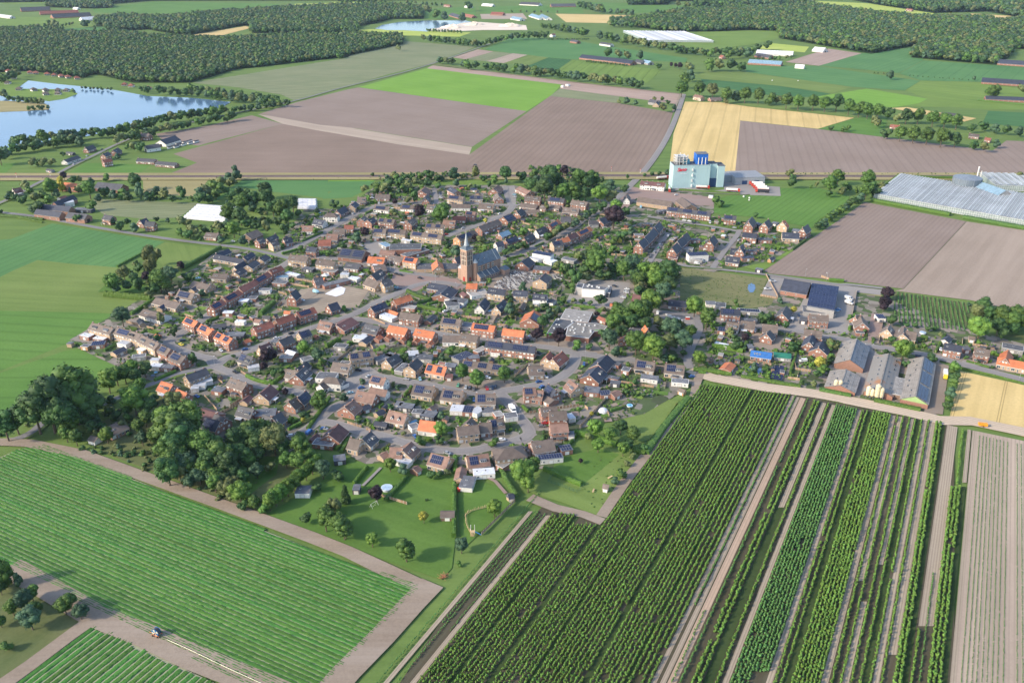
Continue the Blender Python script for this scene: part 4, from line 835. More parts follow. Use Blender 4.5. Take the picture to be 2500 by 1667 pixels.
H 560 908 720 968 s o r 4;H 490 972 660 1032 f w w 6;H 770 862 960 880 f b r 6;H 1130 1070 1225 985 s g r 6;H 252 1120 455 1158 d g r 12 D;H 200 1372 315 1285 s n y 7;H 400 1325 460 1280 s o r 5;H 545 1310 590 1275 s o r 5;H 760 1345 795 1310 s o r 5;H 950 1360 990 1325 s o r 5;H 1150 1400 1195 1360 s o r 5
H 1362 1290 1590 1292 l b w 10;H 1615 1262 1860 1290 t b y 9;H 85 1300 250 1312 f w w 6;N 1992 72 2675 158 t n r 8 SS;I 2030 700 2150 715 d R w 9;I 1990 1180 2170 1210 f g r 10 5;I 1900 1330 1980 1200 l R r 8;I 2200 1140 2240 1200 t o r 5;I 1540 1010 1660 1060 s r r 5;I 1700 830 1760 832 s o r 5
Q 310 130 390 140 s n n 5;Q 470 20 560 30 f n n 6
U 562 1002 640 976 d g r 8;U 432 1082 522 1052 l g w 9;U 735 1032 820 985 d g r 10;U 692 1042 730 1026 t g r 8;U 952 900 1010 906 t b r 10;U 692 1082 748 1072 t r r 8;U 1082 948 1180 918 a n w 18;U 980 985 1070 972 a g w 12;U 932 1070 1050 1076 l g r 10;U 1062 1090 1190 1100 l g r 10;U 320 1140 355 1145 s g g 6;U 450 1025 500 1030 s g n 6
U 270 78 520 68 a r r 30;U 140 52 330 45 a g r 40;U 350 98 600 85 a g r 35;U 545 118 700 108 a w w 30;U 0 98 80 108 a w w 20;U 10 188 30 192 t r w 10;U 500 50 530 52 a w w 15
V 770 88 835 108 a g r 25;V 860 95 920 105 a r r 20;V 1040 82 1120 85 a r r 25;V 1292 88 1400 120 a c w 24;V 1355 85 1450 128 a c w 24;V 1182 112 1245 122 a c w 22;V 1240 14 1365 20 a g w 30;V 1440 28 1600 26 a g r 30;V 980 26 1050 30 a w w 20;V 720 32 760 36 t r r 10;V 860 40 905 42 a w w 16
V 1652 370 1860 392 a n r 22;V 1860 392 1995 410 a n r 22;V 2020 402 2065 410 a g g 16;V 2070 405 2115 415 a c g 16;V 2142 700 2162 680 d g y 10;V 2110 672 2170 682 a g g 12;V 1545 570 1560 572 f w w 6 3;V 1510 578 1525 580 f w w 4 3;V 1580 268 1625 275 a g r 14;V 1780 285 1850 295 a g w 14;V 1440 232 1462 228 t r w 9
W 500 402 715 415 a c r 22;W 130 640 182 650 t k y 9;W 228 662 300 658 l b r 12;W 2065 525 2600 560 a n r 24;W 2190 402 2600 430 a n r 26;W 1452 842 1512 848 l r r 12;W 1982 902 2050 908 l b r 14;W 2090 930 2130 935 l r r 9;W 1800 758 1920 772 a g g 12;W 1205 222 1350 232 a w w 16;W 940 318 1012 325 a w w 24;W 552 338 790 348 a w w 26;W 2100 648 2600 668 a n r 16;W 550 360 650 375 a g r 18;W 1440 140 1560 150 a w w 20;W 2200 160 2300 165 a b r 20;W 300 372 330 380 d r r 9;W 1800 110 1830 115 t r y 9;W 810 435 870 440 a w w 8;W 150 565 190 568 l g r 10;W 1560 60 1600 64 t r r 9
'''
CNT = 0
for seg in HD.replace('\n', ';').split(';'):
    t = seg.split()
    if not t: continue
    p = toks(' '.join(t[:5])); kind, roof, wall = t[5:8]
    dep = float(t[8]) if len(t) > 8 else None; fl = t[9] if len(t) > 9 else ''
    house(p[0], p[1], kind, roof, wall, dep, fl)
    CNT += 1
# lakeside holiday homes
def pyramid_mesh(rm):
    m = MB(); m.box(-4, 4, -4, 4, 0, 2.6, 1); P = [(-5.2,-5.2,2.5),(5.2,-5.2,2.5),(5.2,5.2,2.5),(-5.2,5.2,2.5),(0,0,5.6)]
    for k in range(4): m.poly([P[k], P[(k+1) % 4], P[4]], 0)
    m.poly(P[:4][::-1], 0); return m
hom = {}
for key, rm in (('b', RM('b')), ('r', RM('r'))):
    rmesh = MB(); P = [(-5.2,-5.2,2.5),(5.2,-5.2,2.5),(5.2,5.2,2.5),(-5.2,5.2,2.5),(0,0,5.8)]
    for k in range(4): rmesh.poly([P[k], P[(k+1) % 4], P[4]], 0)
    rmesh.poly(P[:4][::-1], 0); hom[key] = rmesh.mesh('roof', rm)
wmh = MB(); wmh.box(-4, 4, -4, 4, 0, 2.5); wmh = wmh.mesh('wall', WM('w'))
for key, s_ in (('b', 'U 130 612 230 617 310 620 392 620 312 645 395 642 450 622 55 570 95 535'), ('r', 'U 205 500 245 503 320 510 367 517 415 524 462 530 522 538 842 582 888 590 1002 606 60 490')):
    for x, y in toks(s_):
        p = G(x, y, 0); r = obj('holiday_home', None, loc=(p.x, p.y, ZB+.1), rot=random.random(), scale=(1.15,)*3)
        obj('wall', wmh, r); obj('roof', hom[key], r)
        for k in range(3): obj('window', WINBIG[0], r, loc=(-2.6+2.6*k, -4, 1.4), rot=math.pi)
        reg(r, f'{"brown" if key == "b" else "red"} pyramid-roofed holiday home at the water', 'holiday home', p, 'holiday homes by the lake', (x, y))
# rental cabins beside the workshop
for x, y in toks('U 1150 1005 1190 1000 1185 995 1215 988 1205 982 1240 985 1250 970 1285 975 1280 962 1325 965'):
    p = G(x, y, 0); r = obj('small_cabin', None, loc=(p.x, p.y, ZB), rot=A2)
    m = MB(); m.box(-4, 4, -1.6, 1.6, 0, 2.2); m.obj('wall', WM('w'), r); m = MB(); m.poly([(-4.2,-2,2.1),(4.2,-2,2.1),(4.2,0,3.1),(-4.2,0,3.1)]); m.poly([(4.2,2,2.1),(-4.2,2,2.1),(-4.2,0,3.1),(4.2,0,3.1)]); m.obj('roof', RM('g'), r)
    reg(r, 'small white cabin with grey roof', 'cabin', p, 'cabins in two rows on the grass', (x, y))
# ================================================================== LANDMARKS
def dirang(a, b): return math.atan2(b.y-a.y, b.x-a.x)
def named(o, label, cat, group=None):
    o['label'] = label; o['category'] = cat
    if group: o['group'] = group
# ---------------- church
slate = roofmat('slate', (.13,.165,.20), .4); brickc = plain('church_brick', (.36,.235,.175), .88, .14, 1.0); stone = plain('lime_stone', (.62,.56,.47), .8, .1)
lead = plain('spire_lead', (.40,.43,.45), .5, .12)
base = G(1140.5, 684.5, 0)
n0, n1 = G(1161, 626, 19.5), G(1206.5, 610.5, 19.5)
ca = dirang(n0, n1)
ch = obj('church', None, loc=(base.x, base.y, ZB), rot=ca)
named(ch, 'tall brick village church with pointed spire and blue slate nave', 'church')
def zfor(p, py):
    lo, hi = 0, 120
    for _ in range(40):
        mid = (lo+hi)/2
        if PX((p.x, p.y, mid))[1] > py: lo = mid
        else: hi = mid
    return lo
HB, HT = zfor(base, 609), zfor(base, 563.5); HB = min(HB, 34)
T = MB(); T.box(-3.4, 3.4, -3.6, 3.6, 0, HB); T.obj('tower', brickc, ch)
T = MB()
for s_, n_ in ((-1, 'x'), (1, 'x'), (-1, 'y'), (1, 'y')):
    for k in (-1.8, 0, 1.8):
        if n_ == 'x': T.box(s_*3.4-.04, s_*3.4+.04, k-.45, k+.45, HB-13, HB-2)
        else: T.box(k-.45, k+.45, s_*3.6-.04, s_*3.6+.04, HB-13, HB-2)
T.obj('belfry_opening', dark, ch)
T = MB()
for s_ in (-1, 1):
    for k in (-2.7, -.9, .9, 2.7): T.box(k-.12, k+.12, s_*3.68-.06, s_*3.68+.06, HB-13.5, HB-1.5); T.box(s_*3.48-.06, s_*3.48+.06, k-.12, k+.12, HB-13.5, HB-1.5)
    for zz in (HB-9, HB-5.5): T.box(-2.6, 2.6, s_*3.68-.03, s_*3.68+.03, zz, zz+.35); T.box(s_*3.48-.03, s_*3.48+.03, -2.6, 2.6, zz, zz+.35)
T.box(-3.7, 3.7, -3.9, 3.9, HB, HB+.5); T.obj('stone_trim', stone, ch)
T = MB(); q = 4.1
P = [(-q,-q,HB+.5),(q,-q,HB+.5),(q,q,HB+.5),(-q,q,HB+.5)]
r8 = [(1.9*math.cos(math.pi/8+k*math.pi/4), 1.9*math.sin(math.pi/8+k*math.pi/4), HB+3.2) for k in range(8)]
cr = [5, 7, 1, 3]
T.poly([P[0], P[1], r8[6], r8[5], r8[4]]); T.poly([P[1], P[2], r8[0], r8[7], r8[6]]); T.poly([P[2], P[3], r8[2], r8[1], r8[0]]); T.poly([P[3], P[0], r8[4], r8[3], r8[2]])
T.obj('spire_skirt', slate, ch)
T = MB(); T.tube((0,0,HB+2.9), (0,0,HT-1.5), 2.0, 8, 0, .08); sp_ = T.obj('spire', lead, ch)
T = MB(); T.tube((0,0,HT-1.6), (0,0,HT+1.2), .07, 5); T.box(-.6,.6,-.06,.06,HT+.2,HT+.35); T.obj('spire_cross', steel, sp_)
L_ = (n1-n0).length+3; RZ = 19.3
m = MB(); x0 = 3.4; x1 = x0+5+L_; hw = 6.2; ez = 12.5
for s_ in (-1, 1): m.poly([(x0,s_*hw,0),(x1,s_*hw,0),(x1,s_*hw,ez),(x0,s_*hw,ez)][::(1 if s_ < 0 else -1)])
m.poly([(x0,hw,0),(x0,-hw,0),(x0,-hw,ez),(x0,0,RZ),(x0,hw,ez)][::-1]); m.poly([(x1,-hw,0),(x1,hw,0),(x1,hw,ez),(x1,0,RZ),(x1,-hw,ez)])
m.obj('nave_wall', brickc, ch)
m = MB()
for s_ in (-1, 1): m.poly([(x0-.1,s_*(hw+.5),ez-.4),(x1+.3,s_*(hw+.5),ez-.4),(x1+.3,0,RZ+.25),(x0-.1,0,RZ+.25)][::(1 if s_ < 0 else -1)])
nr = m.obj('nave_roof', slate, ch)
m = MB()
for s_ in (-1, 1): m.poly([(x1-4.6,s_*(hw+.7),ez-.3),(x1-4.2,s_*(hw+.7),ez-.3),(x1-4.2,0,RZ+.8),(x1-4.6,0,RZ+.8)][::(1 if s_ < 0 else -1)]); m.poly([(x1+.1,s_*(hw+.7),ez-.3),(x1+.5,s_*(hw+.7),ez-.3),(x1+.5,0,RZ+.8),(x1+.1,0,RZ+.8)][::(1 if s_ < 0 else -1)])
m.obj('gable_coping', stone, nr)
for k in range(2): obj('roof_vent', DORMG, nr, loc=(x0+7+k*6, -3.2, ez+(RZ-ez)*.45), scale=(.7,.7,.8))
for k in range(4):
    xx = x0+5+k*5.2; m = MB(); m.box(xx-1.3, xx+1.3, -hw-.12, -hw-.02, 7.2, 11, 0)
    for a_ in (-.8, 0, .8):
        for zz in (7.4, 9.2): m.box(xx+a_-.3, xx+a_+.3, -hw-.15, -hw-.12, zz, zz+1.5, 1)
    m.obj('window', [stone, glass], ch)
    m = MB(); m.box(xx-3, xx-2.2, -hw-.7, -hw, 0, 11.5); m.obj('buttress', brickc, ch)
m = MB(); a1_ = hw+5
m.poly([(x0+1,-a1_,0),(x1-6,-a1_,0),(x1-6,-a1_,3.2),(x0+1,-a1_,3.2)]); m.poly([(x0+1,-hw,0),(x0+1,-a1_,0),(x0+1,-a1_,3.4),(x0+1,-hw,6.6)][::-1]); m.poly([(x1-6,-a1_,0),(x1-6,-hw,0),(x1-6,-hw,6.6),(x1-6,-a1_,3.4)])
m.obj('aisle_wall', brickc, ch)
m = MB(); m.poly([(x0+1,-a1_-.4,3.2),(x1-6,-a1_-.4,3.2),(x1-6,-hw-.2,6.8),(x0+1,-hw-.2,6.8)]); ar = m.obj('aisle_roof', slate, ch)
for k in range(5):
    m = MB(); xx = x0+1.2+k*(x1-7.2-x0)/4; m.poly([(xx-.25,-a1_-.5,3.4),(xx+.25,-a1_-.5,3.4),(xx+.25,-hw-.2,7.05),(xx-.25,-hw-.2,7.05)]); m.obj('coping', stone, ar)
for k in range(9): obj('window', WIN[0], ch, loc=(x0+3+k*2.4, -a1_, 1.9), rot=math.pi)
m = MB(); m.tube((4.6,-5.2,0), (4.6,-5.2,15.5), 2.1, 10, 0); m.tube((4.6,-5.2,15.5), (4.6,-5.2,18.5), 2.3, 10, 1, .1); m.obj('stair_turret', [brickc, lead], ch)
m = MB(); m.box(-2.6, 2.6, 3.6, 8.2, 0, 9.5, 0)
P = [(-2.8,3.4,9.5),(2.8,3.4,9.5),(2.8,8.4,9.5),(-2.8,8.4,9.5),(0,5.9,13)]
for k in range(4): m.poly([P[k], P[(k+1) % 4], P[4]], 1)
m.obj('side_chapel', [brickc, lead], ch)
m = MB(); xs = x1-4; m.box(xs, xs+6, -hw-9, -hw-2, 0, 4.6, 0)
P = [(xs-.3,-hw-9.3,4.5),(xs+6.3,-hw-9.3,4.5),(xs+6.3,-hw-1.8,4.5),(xs-.3,-hw-1.8,4.5),(xs+1.8,-hw-5.5,7.5),(xs+4.2,-hw-5.5,7.5)]
for q_ in ((0,1,5,4),(1,2,5),(2,3,4,5),(3,0,4)): m.poly([P[k] for k in q_], 1)
m.obj('sacristy', [brickc, slate], ch)
m = MB(); m.tube((x1, 0, 0), (x1, 0, 10), 4.6, 8, 0); m.tube((x1, 0, 10), (x1, 0, 15), 5, 8, 1, .2); m.obj('choir_apse', [brickc, slate], ch)
m = MB(); m.box(-3.55, -3.4, -1.1, 1.1, 0, 3.6); m.obj('church_door', plain('red_door', (.42,.05,.04)), ch)
m = MB(); m.box(-1, 1, -3.72, -3.6, 0, 3.2); m.obj('church_door', MATS['red_door'], ch)
mark_rect(base+Vector((math.cos(ca)*17, math.sin(ca)*17, 0)), ca, 26, 14)
# headstones
hs = [plain('granite_dark', (.10,.10,.11), .35, .3), plain('granite_grey', (.34,.34,.35), .6, .2), plain('marble', (.66,.64,.60), .5, .1)]
HSM = []
for mm_ in hs:
    m = MB(); m.box(-.45, .45, -.1, .1, 0, 1.1, 0); m.box(-.45, .45, -1.9, -.1, 0, .25, 0); HSM.append(m.mesh('headstone', mm_))
cem = toks('I 30 560 190 440 330 370 620 400 700 440 560 520 420 620 250 650 40 610'); cem2 = toks('I 860 420 1030 430 1040 480 900 490')
def inside(p, P):
    c = False; x, y = p[0], p[1]
    for i in range(len(P)):
        x1_, y1_ = P[i][0], P[i][1]; x2_, y2_ = P[i-1][0], P[i-1][1]
        if (y1_ > y) != (y2_ > y) and x < (x2_-x1_)*(y-y1_)/(y2_-y1_+1e-9)+x1_: c = not c
    return c
def grid_in(Pw, sx, sy, ang, jit=0):
    c = sum(Pw, Vector())/len(Pw); R = max((p-c).length for p in Pw); ca_, sa_ = math.cos(ang), math.sin(ang); out = []
    for i in range(int(-R/sx), int(R/sx)+1):
        for j in range(int(-R/sy), int(R/sy)+1):
            u, v = i*sx+random.uniform(-jit, jit)*sx, j*sy+random.uniform(-jit, jit)*sy
            p = Vector((c.x+ca_*u-sa_*v, c.y+sa_*u+ca_*v, 0))
            if inside(p, Pw): out.append(p)
    return out
hp = grid_in([G(*p) for p in cem], 1.7, 3.1, ca, .12)+grid_in([G(*p) for p in cem2], 1.7, 3.1, ca, .12)
hp.sort(key=lambda p: p.y); hp = hp[:290]
for p in hp:
    o = obj('headstone', random.choice(HSM), loc=(p.x, p.y, ZB), rot=ca+random.gauss(0, .05), scale=(1, 1, random.uniform(.7, 1.2)))
    named(o, 'granite or marble headstone among the rows of the churchyard', 'headstone', 'headstones in the churchyard')
    mark_rect(p, 0, 1, 1)
# ---------------- feed mill
cyan = plain('mill_cladding', (.40,.545,.56), .6, .06, .08, rnd=0); blue = plain('mill_blue', (.02,.13,.50), .5, .1, rnd=0); navy = plain('mill_navy', (.02,.05,.12), .6, .1)
m0, m1 = G(*TILES and toks('D 662 380')[0]), G(*toks('D 1082 372')[0])
ma = dirang(m0, m1); mw = (m1-m0).length
mill = obj('feed_mill', None, loc=(m0.x, m0.y, ZB), rot=ma); named(mill, 'huge pale blue feed mill with bright blue roof house beside the railway', 'mill')
MH = zfor(m0, toks('D 690 125')[0][1])
m = MB(); m.box(0, mw, 0, 18, 0, MH); m.obj('wall', cyan, mill)
m = MB(); m.box(-.2, mw+.2, -.2, 18.2, MH, MH+.6, 1); m.box(.4, mw-.4, .4, 17.6, MH+.6, MH+.62, 0); m.obj('roof', [felt, cyan], mill)
m = MB()
for k in range(1, 12): m.box(k*mw/12-.05, k*mw/12+.05, -.08, 0, .5, MH-.3)
m.obj('cladding_joint', plain('cladding_joint', (.33,.5,.53)), mill)
for k in range(4):
    m = MB(); m.box(mw*.52-.6, mw*.52+.6, -1.3, 0, MH*(.06+.24*k), MH*(.06+.24*k)+2.6); m.box(mw*.52-.9, mw*.52+.9, -1.6, 0, MH*(.06+.24*k)-.2, MH*(.06+.24*k)-.08); m.obj('stair_landing', white, mill)
m = MB(); m.box(mw+.0, mw+9, 5, 18, 0, MH+.4, 0); m.box(mw+9, mw+17, 1, 18, 0, MH-1.2, 0); m.box(mw+9-.1, mw+17.2, .9, 18.2, MH-1.2, MH-.9, 1); m.box(mw+.1, mw+8.9, 5.1, 17.9, MH+.4, MH+.7, 1); m.obj('silo_block', [cyan, felt], mill)
m = MB(); m.box(mw+1, mw+8.9, 2.5, 5, 0, 9.5); m.obj('loading_bay', navy, mill)
bx = mw*.62; m = MB(); m.box(bx, bx+13, 3, 15, MH+.6, MH+12); rh = m.obj('roof_house', blue, mill)
m = MB(); m.box(bx-.2, bx+13.2, 2.8, 15.2, MH+12, MH+12.3); m.obj('roof', felt, rh)
for k in range(3): 
    m = MB(); m.tube((bx+2.2+k*4, 2, MH+.6), (bx+2.2+k*4, 2, MH+8.5), .5, 8); m.obj('vent_pipe', white, rh)
m = MB(); m.box(mw*.3, mw*.46, 6, 16, MH+.6, MH+5.5); m.obj('roof_room', plain('mill_teal', (.10,.32,.42)), mill)
m = MB()
for x in np.linspace(3, 15, 4):
    for y in (3, 9, 15): m.tube((x, y, MH+.6), (x, y, MH+9.5), .22, 5)
for zz in (3.5, 6.5, 9.4): m.box(2.8, 15.2, 2.8, 15.2, MH+zz, MH+zz+.18)
m.obj('cyclone_frame', white, mill)
for x, y, h_ in ((4.5,4,15),(8,6,17),(12,5,16),(15.6,4,14),(17.5,8,13)):
    m = MB(); m.tube((x, y, MH+.6), (x, y, MH+h_*.8), .4, 8); m.obj('exhaust_stack', white, mill)
for x in (6, 10.5): 
    m = MB(); m.tube((x, 6, MH+7), (x, 6, MH+11), 1.6, 10); m.tube((x, 6, MH+3.5), (x, 6, MH+7), .4, 10, 0, 1.6); m.obj('dust_cyclone', steel, mill)
m = MB(); m.tube((mw*.75, -.1, MH-5), (mw*.9, -.1, MH-15), .1, 4); 
tx = bpy.data.curves.new('mill_lettering', 'FONT'); tx.body = 'Sano'; tx.size = 5.4; tx.shear = .35; tx.extrude = .12; tx.offset = .12
to = bpy.data.objects.new('tmp', tx); COL.objects.link(to); bpy.context.view_layer.update()
me = bpy.data.meshes.new_from_object(to); bpy.data.objects.remove(to); me.name = 'mill_lettering'; me.materials.clear(); me.materials.append(plain('sign_red', (.70,.04,.06), .4, 0, rnd=0))
obj('mill_lettering', me, mill, loc=(4.2, -.3, MH-6.2), rot=(math.pi/2, -.06, 0))
vs = []; m = MB()
for k in range(14):
    t0, t1 = k/14*math.pi*.85, (k+1)/14*math.pi*.85
    a_ = lambda t, r: (12-5.5*math.cos(t)*1, -.22, MH-7.2-2.2*math.sin(t)*r)
    m.poly([a_(t0, 1.0), a_(t1, 1.0), a_(t1, .72), a_(t0, .72)])
m.obj('sign_swoosh', plain('sign_silver', (.62,.64,.68), .3), mill)
# grey steel hall next to it
h0, h1, h2 = [G(*p) for p in toks('D 1385 340 1722 330 1290 285')]
ha = dirang(h0, h1); hl = (h1-h0).length
hall = obj('steel_hall', None, loc=(h0.x, h0.y, ZB), rot=ha); named(hall, 'grey corrugated steel hall with dark doors right of the mill', 'hall')
m = MB(); m.box(0, hl, 0, 30, 0, 8); m.box(-9, 0, 12, 30, 0, 7.5); m.obj('wall', plain('steel_cladding', (.30,.32,.34), .5, .1, rnd=0), hall)
m = MB()
for k in range(18): m.box(k*hl/18, (k+.93)*hl/18, -.2, 30.2, 8, 8.35)
m.box(-9.2, -.02, 11.8, 30.2, 7.5, 7.9); m.obj('roof', plain('steel_roof', (.27,.285,.31), .6, .15), hall)
for x in (8, 22): m = MB(); m.box(x, x+6, -.08, 0, 0, 4.5); m.obj('hall_door', navy, hall)
# ---------------- big greenhouse
glassr = plain('greenhouse_glass', (.25,.28,.29), .75, .3, .05, spec=.2, rnd=.10); gfr = plain('greenhouse_frame', (.70,.70,.69), .5, .05); glassw = plain('greenhouse_wall', (.30,.36,.36), .3, .2, .5)
vent = plain('vent_glass', (.55,.58,.60), .5, .1, .4)
def greenhouse(name, c0, c1, c2, n, hgt, label, walls=True, ventsk=True, period=None):
    """c0 near-left, c1 far-left, c2 near-right ground corners; ridges run c0->c1"""
    ux = (c2-c0); Lx = ux.length; ux.normalize(); dy = c1-c0; Ly = dy.length; dyn = dy.normalized()
    g = obj(name, None, loc=(c0.x, c0.y, ZB)); named(g, label, 'greenhouse')
    w1 = Lx/n
    def pt(a_, b_, z): v = ux*a_+dyn*b_; return (v.x, v.y, z)
    one = MB()
    one.poly([pt(0,0,hgt), pt(w1/2,0,hgt+w1*.14), pt(w1/2,Ly,hgt+w1*.14), pt(0,Ly,hgt)][::-1], 0)
    one.poly([pt(w1/2,0,hgt+w1*.14), pt(w1,0,hgt), pt(w1,Ly,hgt), pt(w1/2,Ly,hgt+w1*.14)][::-1], 0)
    one.poly([pt(0,0,hgt), pt(w1,0,hgt), pt(w1/2,0,hgt+w1*.14)], 0)
    nb = int(Ly/4.5)
    for k in range(nb+1):
        b_ = k*Ly/nb
        one.poly([pt(0,b_-.09,hgt+.05), pt(w1/2,b_-.09,hgt+w1*.14+.05), pt(w1/2,b_+.09,hgt+w1*.14+.05), pt(0,b_+.09,hgt+.05)][::-1], 1)
    one.poly([pt(w1/2-.14,0,hgt+w1*.14+.08), pt(w1/2+.14,0,hgt+w1*.14+.08), pt(w1/2+.14,Ly,hgt+w1*.14+.08), pt(w1/2-.14,Ly,hgt+w1*.14+.08)][::-1], 1)
    one.poly([pt(-.2,0,hgt+.06), pt(.2,0,hgt+.06), pt(.2,Ly,hgt+.06), pt(-.2,Ly,hgt+.06)][::-1], 1)
    if ventsk:
        for k in range(nb):
            b_ = (k+.2)*Ly/nb
            one.poly([pt(w1*.5,b_,hgt+w1*.14+.12), pt(w1*.86,b_,hgt+w1*.2), pt(w1*.86,b_+Ly/nb*.55,hgt+w1*.2), pt(w1*.5,b_+Ly/nb*.55,hgt+w1*.14+.12)][::-1], 2)
    me = one.mesh('roof_bay', [glassr, gfr, vent])
    two = [me]
    for k in range(n):
        v = ux*(k*w1); obj('roof_bay', me, g, loc=(v.x, v.y, 0))
    m = MB()
    for (A_, B_) in ((pt(0,0,0), pt(Lx,0,0)), (pt(0,0,0), pt(0,Ly,0)), (pt(Lx,0,0), pt(Lx,Ly,0)), (pt(0,Ly,0), pt(Lx,Ly,0))):
        m.poly([A_, B_, (B_[0],B_[1],hgt), (A_[0],A_[1],hgt)]); 
    m.obj('glass_wall', glassw, g)
    m = MB(); k = 0
    while k*2.2 < Lx:
        a_ = k*2.2; p_ = pt(a_, -.1, 0); m.box(p_[0]-.09, p_[0]+.09, p_[1]-.09, p_[1]+.09, 0, hgt+.1); k += 1
    for zz in (.4, hgt*.55, hgt): m.tube(pt(0,-.12,zz), pt(Lx,-.12,zz), .13, 4)
    m.obj('wall_frame', gfr, g)
    return g
g0, g1 = [G(*p) for p in toks('E 622 500 925 262')]; g2 = G(*toks('E 2352 812')[0]); g2 = g0+(g2-g0)*1.25
gd = (g1-g0).normalized(); 
greenhouse('glass_greenhouse', g0, g0+gd*min((g1-g0).length, 300), g2, 56, 5.5, 'enormous glass greenhouse with white frames right of the ploughed field')
b0, b1 = [G(*p) for p in toks('E 1960 405 1870 262')]; b2 = G(*toks('E 2700 430')[0])
b0, b1, b2 = G(2428, 466), G(2390, 435), G(2640, 474)
greenhouse('glass_greenhouse', b0, b0+(b1-b0), b2, 12, 6, 'second blue-tinted greenhouse behind the water tank')
c0, c1, c2 = G(*toks('V 2080 285')[0]), G(*toks('V 1925 222')[0]), G(*toks('W 255 290')[0])
wg = greenhouse('white_greenhouse', c0, c1, c2, 20, 5, 'distant white-roofed greenhouse by the far meadow', ventsk=False)
for ob in wg.children:
    if ob.name.startswith('roof_bay'): ob.material_slots[0].link = 'OBJECT'; ob.material_slots[0].material = whiteroof
t0 = G(*toks('E 1678 385')[0]); m = MB(); m.tube((0,0,0), (0,0,13), 15, 28, 0); m.tube((0,0,13), (0,0,15.2), 15, 28, 1, 2); tk = obj('water_tank', None, loc=(t0.x, t0.y, ZB))
m.obj('tank_shell', [plain('tank_grey', (.17,.21,.25), .5, .1), plain('tank_top', (.24,.28,.33), .5)], tk); named(tk, 'round grey heat storage tank behind the big greenhouse', 'tank')
m = MB()
for k in range(12): a_ = k*math.pi/6; m.tube((15.1*math.cos(a_), 15.1*math.sin(a_), 0), (15.1*math.cos(a_), 15.1*math.sin(a_), 13), .15, 4)
m.obj('tank_rib', steel, tk)
q0, q1 = G(*toks('E 1860 300')[0]), G(*toks('E 2150 410')[0])
house(toks('E 1860 300')[0], toks('E 2140 400')[0], 'a', 'c', 'g', 26); house(toks('E 1580 318')[0], toks('E 1500 310')[0], 'f', 'n', 'g', 12, '5')
p = G(*toks('E 1790 350')[0]); m = MB(); m.tube((0,0,0), (0,0,22), .9, 8); m.tube((4,0,0), (4,0,17), .6, 8)
for k in range(5): m.box(-1, 5, -.1, .1, 3+k*3, 3.3+k*3)
o = m.obj('boiler_chimney', white, loc=(p.x, p.y, ZB)); named(o, 'white twin boiler chimney beside the grey tank', 'chimney')
# ---------------- polytunnels
film = plain('tunnel_film', (.58,.59,.62), .4, .05, .3, rnd=.05)
def tunnel_row(s0, s1, s2, n, label):
    a, b_, c_ = G(*s0), G(*s1), G(*s2); ux = (b_-a); L = ux.length; ux.normalize(); st = (c_-a)/n
    for k in range(n):
        o_ = a+st*(k+.5); w_ = st.length*abs(ux.cross(st.normalized()).z); nn = Vector((-ux.y, ux.x, 0))
        t = obj('polytunnel', None, loc=(o_.x, o_.y, ZB))
        m = MB(); N = 9
        for j in range(N):
            t0_, t1_ = math.pi*j/N, math.pi*(j+1)/N
            P = []
            for t_, x_ in ((t0_, 0), (t1_, 0), (t1_, L), (t0_, L)):
                v = ux*x_+nn*(-math.cos(t_)*w_*.45); P.append((v.x, v.y, math.sin(t_)*3.3+.2))
            m.poly(P)
        for x_ in (0, L):
            m.poly([tuple(ux*x_+nn*(-math.cos(math.pi*j/N)*w_*.45)+Vector((0,0,math.sin(math.pi*j/N)*3.3+.2))) for j in range(N+1)])
        m.obj('film', film, t)
        m = MB()
        for j in range(int(L/5)+1):
            for i_ in range(N): 
                q = lambda i__: tuple(ux*(j*5)+nn*(-math.cos(math.pi*i__/N)*w_*.485)+Vector((0,0,math.sin(math.pi*i__/N)*3.36+.2)))
                m.tube(q(i_), q(i_+1), .06, 3)
        m.obj('hoop', steel, t)
        reg(t, 'long white plastic polytunnel', 'polytunnel', o_+ux*L/2, 'polytunnels')
tunnel_row(*toks('A 0 800 590 850 210 610'), 6, '')
tunnel_row(*toks('A 1640 660 1900 665 1640 530'), 4, '')
# ---------------- school: flat roofs at two heights
def flat_building(name, parts, label, cat):
    c = G(*parts[0][0][0], 0); g = obj(name, None, loc=(c.x, c.y, ZB)); named(g, label, cat)
    for k, (pts_, h_, wm_, rm_) in enumerate(parts):
        P = [G(x, y, h_+ZB) for x, y in pts_]
        if area2(P) < 0: P = P[::-1]
        cc = sum(P, Vector())/len(P); mark = cc
        R = [(p.x-c.x, p.y-c.y) for p in P]
        m = MB(); m.prism(R, 0, h_-.05, 0); m.obj('wall', wm_, g)
        m = MB(); 
        m.prism(R, h_-.45, h_+.1, 0); ro = m.obj('roof_edge', gfr, g)
        cx, cy = cc.x-c.x, cc.y-c.y
        R2 = []
        for x, y in R:
            d = math.hypot(x-cx, y-cy); R2.append((cx+(x-cx)*(1-.5/d), cy+(y-cy)*(1-.5/d)))
        m = MB(); m.prism(R2, h_+.1, h_+.14, 0); m.obj('roof', rm_, g)
        mark_rect(Vector((cc.x, cc.y, 0)), 0, 12, 12)
    return g, c
sch, sc_ = flat_building('school', [(toks('I 1065 902 1455 948 1385 1095 1240 1085 985 1040'), 4.6, brickm, feltl), (toks('I 975 1045 1240 1088 1180 1090 1080 1170 1010 1240 790 1255 925 1048'), 4.2, brickm, felt),
  (toks('I 1180 1092 1500 1110 1660 1155 1610 1215 1470 1230 1395 1325 1060 1285 1090 1170'), 4.0, brickm, feltl)], 'large flat-roofed school with roof vents behind the schoolyard', 'school')
